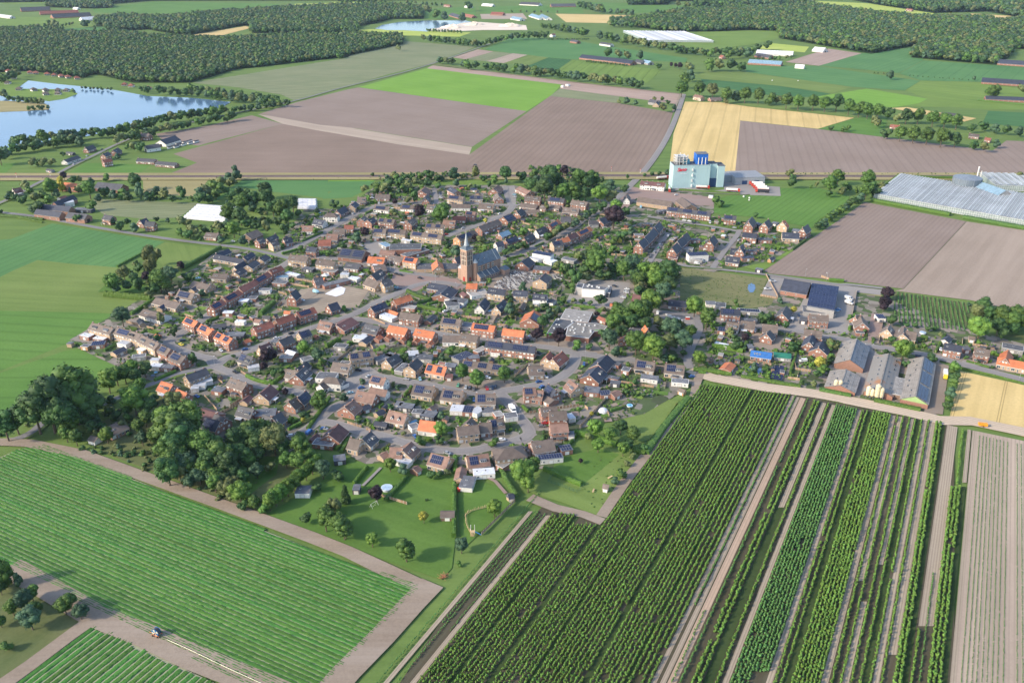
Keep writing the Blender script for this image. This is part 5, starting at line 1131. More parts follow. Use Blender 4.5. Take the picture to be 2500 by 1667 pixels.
for x, y in toks('I 1330 1000 1375 1010 1260 995 1185 1030 1150 1090 1230 1070 1280 1080 1340 1140 1400 1150 1130 1215 1175 1215 1160 1170 1200 1190 1320 1180 1320 1210 1305 1235 1190 1250 1420 1220 1420 1240 930 1130 970 1135 960 1060 895 1185 1110 1020 1250 1030 1240 1120 1270 1130 1480 1140'):
    p = G(x, y, 4.8); m = MB(); h_ = random.uniform(.4, 1.3); m.box(-.5, .5, -.6, .6, 0, h_*.8, 0); m.box(-.6, .6, -.7, .7, h_*.8, h_*.8+.12, 0)
    m.obj('roof_vent', white, sch, loc=(p.x-sc_.x, p.y-sc_.y, 4.1))
for k, (x, y) in enumerate(toks('I 1115 1325 1150 1332 1185 1338 1220 1345 1280 1352 1310 1356')):
    p = G(x, y, 1.6); obj('window', WINBIG[k % 2], sch, loc=(p.x-sc_.x, p.y-sc_.y-.15, 1.7), rot=math.pi-.1)
gr = plain('green_fascia', (.10,.45,.08), .5, .05)
for a, b_ in ((toks('I 785 1262')[0], toks('I 860 1272')[0]), (toks('I 1480 1225')[0], toks('I 1600 1230')[0])):
    pa, pb = G(*a, 3.6), G(*b_, 3.6); m = MB(); d_ = (pb-pa).normalized(); nn = Vector((d_.y, -d_.x, 0))*.35
    m.poly([tuple(pa-Vector((sc_.x, sc_.y, .0))+nn+Vector((0,0,-.9))), tuple(pb-Vector((sc_.x, sc_.y, 0))+nn+Vector((0,0,-.9))), tuple(pb-Vector((sc_.x, sc_.y, 0))+nn+Vector((0,0,.9))), tuple(pa-Vector((sc_.x, sc_.y, 0))+nn+Vector((0,0,.9)))]); m.obj('green_fascia', gr, sch)
# health centre: white two-storey flat block
hc, hc0 = flat_building('health_centre', [(toks('I 1325 545 1670 600 1620 635 1295 615'), 7.0, WM('w'), felt), (toks('I 1235 525 1325 545 1300 610 1215 595'), 6.2, WM('g'), felt), (toks('I 1690 575 1730 580 1700 680 1660 670'), 4.2, WM('n'), felt)], 'white two-storey health centre with flat dark roof', 'health centre')
for k in range(5):
    for z_ in (1.6, 5.0):
        a, b_ = [G(*p, 7) for p in toks('I 1295 615 1620 635')]; q = a.lerp(b_, (k+.5)/5); obj('window', WINBIG[0], hc, loc=(q.x-hc0.x, q.y-hc0.y-.08, z_), rot=math.pi+dirang(a, b_), scale=(1.3, 1, 1))
for x, y in toks('I 1400 570 1510 600 1440 590 1680 590 1380 590 1540 610'):
    p = G(x, y, 7.5); m = MB(); m.box(-.7, .7, -.5, .5, 0, 1.1); m.obj('roof_vent', white, hc, loc=(p.x-hc0.x, p.y-hc0.y, 7.1))
# ---------------- farm barns on the right
asb = roofmat('fibre_cement', (.30,.27,.24), 1.1); asb_shade = roofmat('fibre_cement_shaded', (.17,.18,.20), 1.1)  # dark copy carries the shade of the slope turned from the sun
rust = bpy.data.materials.new('rusty_sheet'); n, b = nodes(rust)
g_ = n.nodes.new('ShaderNodeNewGeometry'); f_ = ramp_v(n, noise(n, g_.outputs['Position'], .045, 4, .6), .52, .62)
n.links.new(mixc(n, f_, (.235,.22,.20), (.34,.16,.07)), b.inputs['Base Color']); b.inputs['Roughness'].default_value = .7
def big_barn(r0, r1, depth, ze, zr, rml, rmr, wall, label, gable=None, flags=''):
    a, b_ = G(*r0, zr+ZB), G(*r1, zr+ZB); L = (b_-a).length; c = (a+b_)/2; an = dirang(a, b_)
    g = obj('cattle_barn', None, loc=(c.x, c.y, ZB), rot=an); named(g, label, 'barn', 'barns and halls'); mark_rect(Vector((c.x, c.y, 0)), an, L/2+2, depth/2+2)
    hw_ = depth/2-.5; m = MB()
    for s_ in (-1, 1):
        m.poly([(-L/2+.3, s_*hw_, 0), (L/2-.3, s_*hw_, 0), (L/2-.3, s_*hw_, ze), (-L/2+.3, s_*hw_, ze)][::(1 if s_ < 0 else -1)], 0)
        m.poly([(s_*(L/2-.3), -hw_, 0), (s_*(L/2-.3), hw_, 0), (s_*(L/2-.3), hw_, ze-.3), (s_*(L/2-.3), -hw_, ze-.3)][::s_], 0)
        m.poly([(s_*(L/2-.3), -hw_, ze-.3), (s_*(L/2-.3), hw_, ze-.3), (s_*(L/2-.3), 0, zr-.1)][::s_], 1)
    m.obj('wall', [WM(wall), gable or WM(wall)], g)
    rs = []
    for s_, rm_ in ((-1, rml), (1, rmr)):
        m = MB(); nb = int(L/6)
        for k in range(nb):
            for r_ in range(3):
                f0, f1 = r_/3, (r_+1)/3
                pt_ = lambda x, f, u: (x, s_*(depth/2)*(1-f), ze-.3+(zr-ze+.3)*f+u)
                x0, x1 = -L/2+k*L/nb, -L/2+(k+1)*L/nb-.04; u0 = .16; u1 = .08
                q = [pt_(x0, f0, u0), pt_(x1, f0, u0), pt_(x1, f1, u1), pt_(x0, f1, u1)]; m.poly(q if s_ < 0 else q[::-1])
        rs.append(m.obj('roof', rm_, g))
        rs[-1]['_s'] = s_
    m = MB(); m.box(-L/2, L/2, -.35, .35, zr+.05, zr+.3); m.obj('ridge_cap', asb, g)
    nv = int(L/7)
    for ro in rs:
        s_ = ro['_s']; del ro['_s']
        for k in range(nv):
            f = random.choice((.35, .65)); x = -L/2+(k+.7)*L/nv
            v_ = MB(); v_.box(-.9, .9, -.25, .25, .1, .28); v_.obj('roof_light', glass, ro, loc=(x, s_*(depth/2)*(1-f), ze+(zr-ze)*f+.05), rot=(-s_*math.atan2(zr-ze, depth/2), 0, 0))
    if 'S' in flags:
        sd = 1 if 'z' in flags else -1
        for k in range(3): solar_array(rs[0 if sd < 0 else 1], -L/2+1+k*L/3, -L/2+(k+1)*L/3-.5, .2, .9, sd, depth, ze, zr, math.hypot(depth/2, zr-ze))
    return g, L
grn = plain('green_gable', (.30,.42,.18), .7, .1)
kt = toks
big_barn(kt('K 430 690')[0], kt('K 352 935')[0], 19, 3.2, 7.8, asb, asb_shade, 'p', 'old grey farm barn left of the rusty-roofed barn')
big_barn(kt('K 310 1040')[0], kt('K 245 1230')[0], 19, 2.7, 5.6, asb, asb, 'r', 'low wide grey barn with roof slots and two silos')
big_barn(kt('K 795 860')[0], kt('K 690 1270')[0], 17.5, 2.8, 6.2, rust, rust, 'r', 'long middle barn with rust-stained roof')
big_barn(kt('K 1200 895')[0], kt('K 1105 1355')[0], 16.5, 3.2, 6.8, asb, asb, 'r', 'long right barn with solar strip and pale green gable', grn, 'Sz' )
house(kt('K 965 1150')[0], kt('K 905 1330')[0], 'f', 'b', 'b', 10, '3')
silo_m = plain('silo_cream', (.66,.55,.36), .5, .1)
def silo(x, y, h_, r_):
    p = G(x, y, 0); g = obj('feed_silo', None, loc=(p.x, p.y, ZB)); 
    m = MB(); m.tube((0,0,2.2), (0,0,h_-1), r_, 14); m.tube((0,0,h_-1), (0,0,h_), r_, 14, 0, .3); m.tube((0,0,.8), (0,0,2.2), .3, 14, 0, r_); m.obj('silo_tank', silo_m, g)
    for k in range(4): a_ = k*math.pi/2+.4; m = MB(); m.tube((r_*.9*math.cos(a_), r_*.9*math.sin(a_), 0), (r_*.9*math.cos(a_), r_*.9*math.sin(a_), 2.6), .1, 5); m.obj('leg', steel, g)
    for zz in (3.4, 5.2): m = MB(); m.tube((0,0,zz), (0,0,zz+.1), r_+.04, 14); m.obj('hoop', steel, g)
    return g
for i, (x, y, h_, r_, lb) in enumerate([(*kt('K 178 1295')[0], 8, 1.35, 'left of the two cream silos at the low wide barn'), (*kt('K 228 1300')[0], 8, 1.4, 'right of the two cream silos at the low wide barn'),
   (*kt('K 552 1370')[0], 8, 1.4, 'leftmost cream silo in front of the middle barn'), (*kt('K 598 1378')[0], 6.5, 1.3, 'shortest cream silo in front of the middle barn'), (*kt('K 655 1390')[0], 10.5, 1.6, 'tallest cream silo in front of the middle barn'), (*kt('K 702 1395')[0], 8.5, 1.4, 'rightmost cream silo in front of the middle barn')]):
    s_ = silo(x, y, h_, r_); named(s_, lb, 'silo', 'cream feed silos')
# solar hall
a, b_, c_, d_ = [G(*p, 6.2+ZB) for p in toks('J 2035 240 2345 280 2290 560 1975 505')]
c = (a+c_)/2; sh = obj('solar_hall', None, loc=(c.x, c.y, ZB)); named(sh, 'wide workshop hall roofed with rows of solar panels', 'hall')
mark_rect(Vector((c.x, c.y, 0)), dirang(a, b_), 24, 24)
R = [(p.x-c.x, p.y-c.y) for p in (d_, c_, b_, a)]
m = MB(); m.prism(R, 0, 6, 0); m.obj('wall', WM('g'), sh); m = MB(); m.prism(R, 6, 6.2, 0); hr_ = m.obj('roof', felt, sh)
def q4(u, v, z): 
    p = (d_*(1-u)+c_*u)*(1-v)+(a*(1-u)+b_*u)*v; return (p.x-c.x, p.y-c.y, z)
for row in range(12):
    m = MB()
    for k in range(26):
        u0, u1 = (k+.06)/26, (k+.95)/26; v0, v1 = (row+.1)/12.5+.03, (row+.8)/12.5+.03
        m.poly([q4(u0, v0, 6.35), q4(u1, v0, 6.35), q4(u1, v1, 6.75), q4(u0, v1, 6.75)], 0)
        if k % 3 == 0: m.poly([q4(u0-.004, v0-.005, 6.3), q4(u0, v0-.005, 6.3), q4(u0, v1, 6.76), q4(u0-.004, v1, 6.76)], 1)
    m.poly([q4(0, v1, 6.3), q4(1, v1, 6.3), q4(1, v1+.012, 6.3), q4(0, v1+.012, 6.3)], 1)
    m.obj('solar_row', [solar, solarframe], hr_)
g_, c = obj('ground_solar', None, loc=(G(*toks('J 1640 1280')[0])).to_tuple()), None
named(g_, 'block of solar panels on low frames in the east garden', 'solar field'); a, b_, c_, d_ = [G(*p, 1)-G(*toks('J 1640 1280')[0]) for p in toks('J 1592 1190 1712 1200 1690 1365 1555 1335')]
for row in range(8):
    m = MB()
    for k in range(6):
        f = lambda u, v, z: tuple(((d_*(1-u)+c_*u)*(1-v)+(a*(1-u)+b_*u)*v)+Vector((0, 0, z)))
        m.poly([f((k+.05)/6, (row+.1)/8, .2), f((k+.92)/6, (row+.1)/8, .2), f((k+.92)/6, (row+.85)/8, .8), f((k+.05)/6, (row+.85)/8, .8)])
    m.obj('solar_row', solar, g_)
# ================================================================== TREES
LM = {'d': leafmat('dark', (0.021,0.058,0.021), (0.069,0.131,0.035)), 'm': leafmat('mid', (0.029,0.075,0.018), (0.106,0.181,0.035)), 'l': leafmat('light', (0.045,0.110,0.018), (0.144,0.226,0.040)),
      'p': leafmat('purple', (0.013,0.009,0.014), (0.039,0.023,0.033)), 'y': leafmat('yellow', (0.200,0.220,0.030), (0.420,0.380,0.070)), 'o': leafmat('olive', (0.064,0.093,0.031), (0.162,0.181,0.066)),
      'b': leafmat('bluegreen', (0.026,0.064,0.036), (0.075,0.131,0.066)), 'v': leafmat('nursery', (.06,.14,.02), (.165,.275,.055)), 'w': leafmat('nursery_blue', (.045,.12,.035), (.125,.25,.065)),
      'h': leafmat('hedge', (0.038,0.099,0.016), (0.118,0.193,0.030)), 'c': leafmat('crop', (.04,.13,.02), (.085,.205,.035))}
bark = plain('bark', (.12,.09,.065), .9, .3, 3)
ICO = {}
def ico(sub):
    if sub not in ICO:
        bm = bmesh.new(); bmesh.ops.create_icosphere(bm, subdivisions=sub, radius=1)
        ICO[sub] = (np.array([v.co[:] for v in bm.verts]), np.array([[v.index for v in f.verts] for f in bm.faces])); bm.free()
    return ICO[sub]
def mesh_np(name, V, F, mat, quads=None):
    me = bpy.data.meshes.new(name); nf = len(F); nq = 0 if quads is None else len(quads)
    me.vertices.add(len(V)); me.vertices.foreach_set('co', np.asarray(V, np.float32).ravel())
    loops = np.concatenate([np.asarray(F).ravel(), np.asarray(quads).ravel()]) if nq else np.asarray(F).ravel()
    me.loops.add(len(loops)); me.loops.foreach_set('vertex_index', loops.astype(np.int32))
    st = np.concatenate([np.arange(nf)*3, nf*3+np.arange(nq)*4]) if nq else np.arange(nf)*3
    me.polygons.add(nf+nq); me.polygons.foreach_set('loop_start', st.astype(np.int32))
    me.materials.append(mat); me.update(calc_edges=True); me.validate(); return me
def crown_mesh(name, mat, lumps, sub, leaves, lsize, shape='round', lr=(.34,.5), seed=0):
    r = np.random.default_rng(seed); V = []; F = []; off = 0; C = []
    for k in range(lumps):
        for _ in range(60):
            d = r.normal(size=3); d /= np.linalg.norm(d); rad = r.uniform(.28, .66)
            c = d*rad
            if shape == 'cone':
                z = r.uniform(-.9, .75); q = (1-z)/2*.62; t = r.uniform(0, 6.28); c = np.array([q*math.cos(t)*.8, q*math.sin(t)*.8, z])
            if shape == 'tall': c[2] = r.uniform(-.72, .72); c[:2] *= (1-.35*abs(c[2]))
            if all(np.linalg.norm(c-cc) > .16 for cc in C): break
        C.append(c)
        v, f = ico(sub); rr = r.uniform(*lr)*(1 if shape != 'cone' else (.35+.5*(1-c[2])/2))
        jit = 1+r.normal(0, .09, (len(v), 1))
        V.append(v*jit*rr*[1, 1, .85]+c); F.append(f+off); off += len(v)
    V = np.concatenate(V); F = np.concatenate(F)
    # leaf clumps stand off the surface
    fi = r.integers(0, len(F), leaves); tri = V[F[fi]]; bc = r.dirichlet((1,1,1), leaves)
    P = (tri*bc[:,:,None]).sum(1); N = np.cross(tri[:,1]-tri[:,0], tri[:,2]-tri[:,0]); N /= np.linalg.norm(N, axis=1)[:,None]+1e-9
    keep = np.ones(leaves, bool)
    P = P+N*r.uniform(.0, .13, (leaves, 1))
    D = N+r.normal(0, .55, (leaves, 3)); D /= np.linalg.norm(D, axis=1)[:,None]
    U = np.cross(D, r.normal(size=(leaves, 3))); U /= np.linalg.norm(U, axis=1)[:,None]; W_ = np.cross(D, U)
    s = r.uniform(.6, 1.3, (leaves, 1))*lsize
    Q = np.stack([P-U*s-W_*s*.6, P+U*s*.7-W_*s*.7, P+U*s+W_*s*.6, P-U*s*.6+W_*s*.8], 1).reshape(-1, 3)
    qi = np.arange(leaves*4).reshape(-1, 4)+len(V)
    return mesh_np(name, np.concatenate([V, Q]), F, mat, qi)
HI = {}
def crowns(kind, shape):
    k = (kind, shape)
    if k not in HI:
        n = 3 if shape == 'round' else 2
        HI[k] = [crown_mesh('crown', LM[kind], 24, 1, 1500, .062, shape, seed=100+hash(k[0]+k[1]) % 50+i) for i in range(n)] if 0 else \
                [crown_mesh('crown', LM[kind], 34 if shape != 'cone' else 30, 1, 2600, .052, shape, (.24,.40), seed=17*i+ord(kind)+len(shape)) for i in range(n)]
    return HI[k]
def trunk_mesh():
    m = MB(); m.tube((0,0,-.2), (.03,.02,.55), .075, 7, 0, .05)
    for k in range(4):
        a_ = k*1.6; m.tube((.03,.02,.5), (.35*math.cos(a_), .35*math.sin(a_), 1.0), .04, 5, 0, .015)
    return m.mesh('trunk', bark)
TRUNK = [trunk_mesh()]
# tile cx cy width kind(d m l p y o b) [c cone / t tall]
TD = '''
F 720 530 270 m,890 390 200 o,1060 540 190 l t,1250 190 220 o t,1360 150 140 m t,1110 310 150 m,1210 450 140 p,1400 490 300 m,1560 400 240 b,1640 340 120 o,1705 295 130 p,1260 690 130 l,860 1010 260 b,1215 875 70 l,1430 1040 110 m t,1610 1230 110 d c,1380 1330 90 d c,500 1430 50 m,2160 800 60 m,1990 990 100 m,1480 560 200 m,1320 600 180 d,1800 430 170 o,1700 570 80 m c,920 560 160 d,780 600 150 d,1560 600 130 d,2010 660 110 b
S 290 235 110 d,160 380 90 m,580 270 190 l,1020 290 180 m,1045 190 90 m,1210 150 90 d,730 140 90 p,830 175 100 m,905 170 80 m,1190 300 130 b,1290 345 120 o,1390 335 120 o,1540 200 180 d,1590 310 120 l t,1720 340 120 o,1880 330 130 m,2080 335 110 m c,2290 330 150 m,1040 470 120 m,870 610 110 m,1370 700 120 m,1540 720 120 d,1790 625 70 o,1920 645 70 d,2080 780 120 l,2100 650 130 d,400 370 130 m,240 400 120 d,440 480 150 d,90 370 90 m,700 230 100 y t,800 310 50 y t,640 330 110 l,0 540 60 d,370 510 100 d,1290 650 80 d,1460 660 90 d,1680 370 90 m,1980 400 100 d,1790 300 120 l,500 350 130 m,900 270 120 b,340 300 110 m,120 340 80 o,550 400 120 m,1120 380 100 b,1470 360 120 b
A 230 470 190 m,330 370 190 m,430 300 180 l,530 240 180 d,620 190 170 m,730 130 130 o t,660 250 170 d,550 330 180 d,440 420 170 d,340 480 150 d,790 180 80 m,660 440 150 l,780 380 140 m,900 400 100 o,1150 370 220 d,820 550 220 m,1000 510 220 d,1180 490 250 d,620 700 240 m,800 740 230 d,1270 640 220 d,1400 640 270 m,1550 560 220 d,1480 760 200 d,700 930 210 l,610 860 160 l,480 880 150 m,130 940 180 o,50 1000 150 m,300 950 110 m,830 1080 150 m,1180 900 140 b c,1430 920 140 m c,1690 1215 110 l,2060 1275 110 m,1740 800 90 m,880 830 150 d,1330 800 160 d,970 600 150 b,1030 870 130 b,40 840 120 d,520 1080 120 m,1870 950 110 m,1560 880 110 m,1900 660 90 m,2150 570 130 m,960 1120 60 l,1640 700 120 o
B 520 345 130 m,700 330 140 d,800 330 160 b,900 270 150 o,960 160 120 d,1010 270 110 o t,1090 190 120 d,1150 300 150 m,1280 240 130 b,1420 260 150 m,1470 130 160 d,1320 170 130 d,1590 310 110 o,1800 120 190 m,1940 170 100 d,2130 120 110 d t,1840 260 120 m,2030 310 80 m,2110 320 70 m,2175 325 60 m,910 440 90 o,1240 450 120 o t,1140 510 110 b,965 550 90 p,960 690 150 d,1310 690 200 p,1620 710 280 m,1080 790 80 l,530 980 150 p,410 1040 170 m,210 1170 130 m,2260 820 70 y,2200 1080 130 m,1830 1230 180 l,1700 1160 150 l,2260 1190 90 m,2320 300 70 d c,60 560 120 m,450 640 70 m,1330 930 110 m,1580 600 60 m,640 150 60 d,1010 200 120 d,1200 180 120 d,1100 340 120 d,860 200 120 d,1560 190 120 d,1640 200 90 d,2230 190 120 d,1020 380 90 d,880 360 100 d,1350 340 100 m,1200 370 80 m
C 60 120 110 d t,330 210 130 m,500 140 220 d,500 240 60 p t,720 150 170 d,900 120 150 b,1120 200 330 d,1060 330 320 d,1340 100 140 p,1280 60 130 d,1550 210 250 m,1750 210 230 m,1330 400 230 m,1500 390 250 m,1640 430 200 d,1680 270 200 d,2000 290 190 l,1850 430 250 l,1990 460 190 m,1870 590 170 m,2200 350 130 d,2245 190 50 d t,2050 740 310 p,2080 620 200 l,2200 660 170 d,975 745 70 l c,1090 610 80 m t,740 960 150 m,1470 860 110 m,1520 820 110 m,1580 780 110 m,1640 740 110 m,1700 700 110 m,1760 660 110 m,1090 1020 150 m,1180 990 150 m,1270 930 160 m,1350 880 140 m,500 1250 110 l,590 1210 130 m,680 1170 130 m,780 1150 130 m,200 1200 100 m,1540 1300 150 m,1790 1330 330 m,2150 1010 170 b,2050 1080 140 l,2125 1110 90 y,2020 1210 130 m,2300 950 130 b,1940 940 110 m,1240 260 200 d,860 300 200 d,940 230 160 d,800 240 110 d,1500 510 100 d,60 1060 90 p,180 1080 100 l,1800 130 60 d,620 900 80 m
I 1260 150 120 m,1500 240 330 m,1750 290 180 o,1900 340 260 m,2010 250 240 b,930 270 120 m,1010 320 110 m c,1100 370 160 o c,1210 430 180 o c,1160 610 110 o c,1080 540 110 d,2200 350 200 l,2120 600 190 l,2300 500 200 m,1570 770 190 m,1180 775 95 m,1295 785 95 m,1420 815 90 m,1030 760 100 m,990 830 100 m,950 900 110 m,910 960 110 m,770 870 140 l,830 960 150 m,740 1090 200 d,650 1270 190 p,960 1310 230 p,1220 1410 150 l,1420 1430 110 l,1510 980 80 p,1595 900 80 m,1800 950 270 m,1900 1020 270 m,2100 950 320 m,2250 740 220 l,1750 1100 260 m,1690 1340 260 b,1620 1240 180 m,2080 1380 320 m,2280 1400 270 m,250 890 190 m,330 930 120 o,590 870 110 m,260 750 110 d,450 600 130 b c,1340 330 160 m,1650 400 160 m,2050 430 200 d,2200 450 170 m,1380 440 170 d,1540 400 160 b,1860 900 150 d,2000 1100 240 d,2200 1130 220 d,1850 1240 200 d,1480 1180 70 d,400 850 80 m,1780 1500 170 d,700 180 60 m
J 100 90 180 l,230 110 190 l,400 100 250 d,60 200 180 m,250 200 230 l,400 270 210 d,330 350 220 b,200 450 240 l,90 560 260 m,60 330 150 m,480 150 120 d,690 500 220 l,830 640 230 m,290 680 150 o,410 750 240 b,150 900 150 m,60 950 160 d,220 980 270 l,400 920 180 o,560 900 230 b,640 800 160 m,740 1100 170 l,560 1040 90 l,860 890 110 m,1170 470 60 d c,1480 620 150 m,1170 870 120 m,1150 950 120 m,1270 870 110 p,1300 830 90 m,1670 430 80 m,1820 550 80 y,1740 710 90 m,1830 960 130 m,1370 1210 90 d c,2120 1150 130 y,2100 1280 110 o,1920 1370 60 l c,2060 1390 80 m,2240 1070 90 m,2280 940 150 d,420 1090 110 m,340 1090 110 d,1100 800 110 l,1560 680 90 d,1580 640 60 d c,480 700 150 b,1000 460 40 d,1600 700 80 m,2230 1000 80 m
K 790 170 140 p,765 270 150 p,740 330 90 p,850 470 140 m,970 810 230 l,1290 910 130 m,1560 1000 140 l,1560 1120 120 m,1540 1200 140 m,1510 1300 140 m,1480 1450 120 l,1490 1380 90 l,1820 380 160 o,1890 310 190 d,1960 400 160 d,1850 570 260 l,2100 430 220 m,2280 430 230 m,2160 380 150 m,2060 550 190 d,2230 560 150 b,2120 640 110 m c,1110 530 70 m,1260 570 80 m,1330 570 60 l,1400 640 60 m,840 690 90 m,130 930 90 b,120 770 130 d,190 740 90 m,530 600 60 m,350 440 70 l,1700 900 50 l,1830 940 50 l,1960 945 50 l,1000 970 90 m,30 1020 110 m,1010 530 60 m,760 830 60 m,1990 1010 50 d
E 220 240 160 m,140 330 190 m,80 300 110 m,560 260 170 m,540 400 160 m,640 400 140 d,720 340 100 b,480 470 120 m,370 530 110 d,250 620 110 m,170 660 100 d,60 760 120 m,355 380 50 o t,430 400 50 o t,260 400 100 d,120 430 90 d,610 320 120 d,420 500 90 m,310 580 90 m,210 640 80 m,120 700 100 m,10 800 90 d,700 430 80 d,780 340 70 d,2310 220 100 d,300 350 110 d,320 570 80 d
D 2010 190 100 d,1190 520 120 b,1630 680 70 m,2330 790 100 m,2260 350 40 d,2320 330 50 d c,2060 240 90 o,2050 300 130 m,350 220 50 l,430 200 60 l,520 200 60 o,600 185 70 o,1230 540 70 m
L 880 1250 170 d,1200 1180 220 m,1380 1180 220 d,950 1040 200 m,330 1200 260 d,200 1450 220 m,420 1320 200 d,60 1100 190 d,700 900 160 m,1320 1450 220 m,1600 1500 260 m,1800 1380 200 d,660 640 310 l,780 560 260 m,900 540 250 m,1010 460 230 l,1060 570 220 d,1190 480 210 d,300 830 330 d,150 800 200 d,430 900 260 d,60 950 190 d,120 1280 270 l,60 1400 220 m,470 1150 240 b c,1030 900 420 l,1250 1000 260 d,1600 920 280 o,1520 1180 360 l,1700 1340 330 m,1400 1380 280 m,640 1420 230 l,1100 1300 220 m,1150 1460 210 b,490 1420 100 l c,1900 1510 230 m,1860 310 150 d c,2040 180 80 d,1120 700 200 m,650 1080 170 d,800 1120 170 d,560 1300 170 b,960 1150 150 d,1330 880 140 d,2050 1400 110 d,350 1050 180 d,200 1080 170 d
M 880 300 220 p,960 270 170 p,850 440 130 p,1410 170 200 l,1620 270 200 b,1650 370 130 m,1630 930 290 m,1430 1140 160 m,1410 1210 80 y,1080 490 120 o,990 540 100 m c,1150 810 110 p,1070 740 110 o,800 1400 280 m,960 1360 250 m,1100 1430 200 b,1370 1490 230 m,1255 850 50 y t,2260 645 95 l,1990 860 140 l,410 290 70 d,400 380 80 m,330 420 70 m,1480 700 60 m,250 860 60 m,1530 400 60 d,200 1540 160 m,680 1540 130 m,420 1540 170 m,2200 1180 90 m
N 1640 520 240 m,1850 620 240 m,2240 550 220 m,1460 190 150 m,1330 1340 230 l,1320 1470 160 l,1040 1490 160 o,2080 1510 150 o,1330 1130 140 l,1580 1180 80 m,450 490 70 m,800 290 140 m,1340 290 120 m,620 1010 110 o,790 1390 90 o,1670 195 100 l,1060 600 50 m,1160 620 50 m,210 640 90 l,430 210 100 m,700 730 90 m,640 690 80 d,150 1200 90 o,310 1270 100 m,1380 220 60 m,1210 210 60 m,2210 330 50 y,1420 970 50 m,980 1110 50 m,2190 1250 40 m,1750 1480 60 m
O 800 90 60 l,1120 230 50 m,1180 380 60 m,1110 460 50 m,820 640 40 y,1160 470 50 b,1250 480 50 m
FU 10 975 70 d,35 965 60 d,110 925 120 d,165 905 120 m,80 945 90 d,205 930 80 d,140 950 90 d
P 560 330 90 m,620 300 90 d,520 440 80 d,330 480 100 m,400 470 90 d,450 560 70 m,520 620 70 m,600 200 150 d,480 200 150 d,660 230 110 m,800 330 90 m,780 250 100 d,120 170 200 d,60 330 170 m,130 350 150 b,300 330 150 d,330 250 140 m,420 350 150 d,270 390 120 m,20 400 160 d,180 380 120 m,340 440 110 m,480 300 140 d,150 60 220 m,90 220 200 d,60 120 220 m,40 260 180 m,180 290 130 b,250 230 180 m,370 290 170 m,100 410 110 o,230 430 100 b,410 520 100 o,500 540 130 l,450 490 90 o,590 610 80 m,650 640 70 m,510 390 65 b,610 400 85 b,690 370 65 m,560 160 150 m,720 190 170 o,640 140 130 m,900 240 130 m,880 340 110 m,1040 390 100 b,1140 430 70 b,930 705 65 l,1060 720 130 m,1180 780 120 m,1120 630 90 o,1190 550 80 d c,1000 500 60 l,690 600 95 h,730 570 95 h,770 540 90 h,810 510 90 h,850 480 85 h,890 440 85 h,930 410 85 h,970 370 85 h,1000 340 80 h,320 440 90 b,160 470 80 b,960 310 90 m,460 420 90 d
Q 320 605 105 p,630 760 75 y,410 415 90 l,490 440 85 l,680 475 65 l,740 475 60 l,790 460 50 l,1095 700 110 l,480 600 0 m,340 350 0 m,600 360 0 m,300 890 60 m,0 720 90 m,70 800 140 m,30 680 80 o,1080 260 0 m,50 470 70 b
R 210 520 170 l,270 480 120 m,240 590 110 l,680 225 110 l,640 280 70 m,780 270 100 m,850 220 90 d,700 340 90 l,865 365 90 l,930 270 100 m,895 320 80 m,585 445 35 p,920 410 50 l,895 460 50 b,855 520 80 b,810 570 60 l,1000 350 60 m,60 740 0 m
Y 50 530 120 m,230 600 100 l,460 670 155 m,835 640 100 b,820 760 40 m
X 20 830 120 m t,120 870 70 l t,150 1000 140 b,210 960 110 m,200 1130 160 b,430 1040 140 m,480 1000 90 m,540 1090 110 b,45 1310 80 l,0 1150 90 m,80 1060 110 m,240 1060 100 m,0 930 90 d
V 410 320 40 d,660 90 60 m,880 35 60 m,1830 350 70 m,1900 360 60 m,1960 370 60 m,2040 365 60 m,2165 440 45 l,2250 440 30 p,2280 445 30 p,2310 445 40 p,2140 665 30 d,2190 665 30 d,2230 685 35 d,2200 720 60 m,1950 675 50 m,2010 690 40 m,1900 685 30 m,2270 720 40 m,840 110 60 d,720 100 60 m,610 60 60 o
W 160 600 90 m,250 610 90 o,340 640 90 m,410 640 80 m,470 640 90 m,560 645 90 m,640 660 80 m,690 670 60 m,750 680 90 m,830 690 90 m,930 690 90 m,1010 700 90 m,1090 690 100 d,1170 720 90 m,1240 735 90 m,1300 745 90 m,1370 750 90 m,1440 760 80 d,1560 780 90 d,1640 780 90 m,1740 800 90 m,1820 810 90 m,1900 820 90 m,1045 860 40 d,1130 870 40 m,1160 860 40 m,1360 820 70 d,1420 890 80 m,1520 900 90 m,1610 905 100 m,1700 915 100 m,1800 925 110 m,1890 940 90 d,2020 970 70 d,2090 985 70 d,2170 965 60 d,1450 500 60 d,2015 525 30 m,2150 620 90 m,2120 600 60 m,300 430 80 m,380 430 80 m,440 440 70 m,230 430 80 m,100 500 80 m,60 540 90 m,40 600 90 m,100 450 70 m,360 360 60 m,430 350 60 l,490 350 70 l,620 300 60 o,560 310 50 o,2080 840 70 m,2160 860 70 m,2240 870 70 m,2320 880 70 m,2000 860 60 m,1500 790 70 d,1350 800 60 d,340 680 40 m
'''
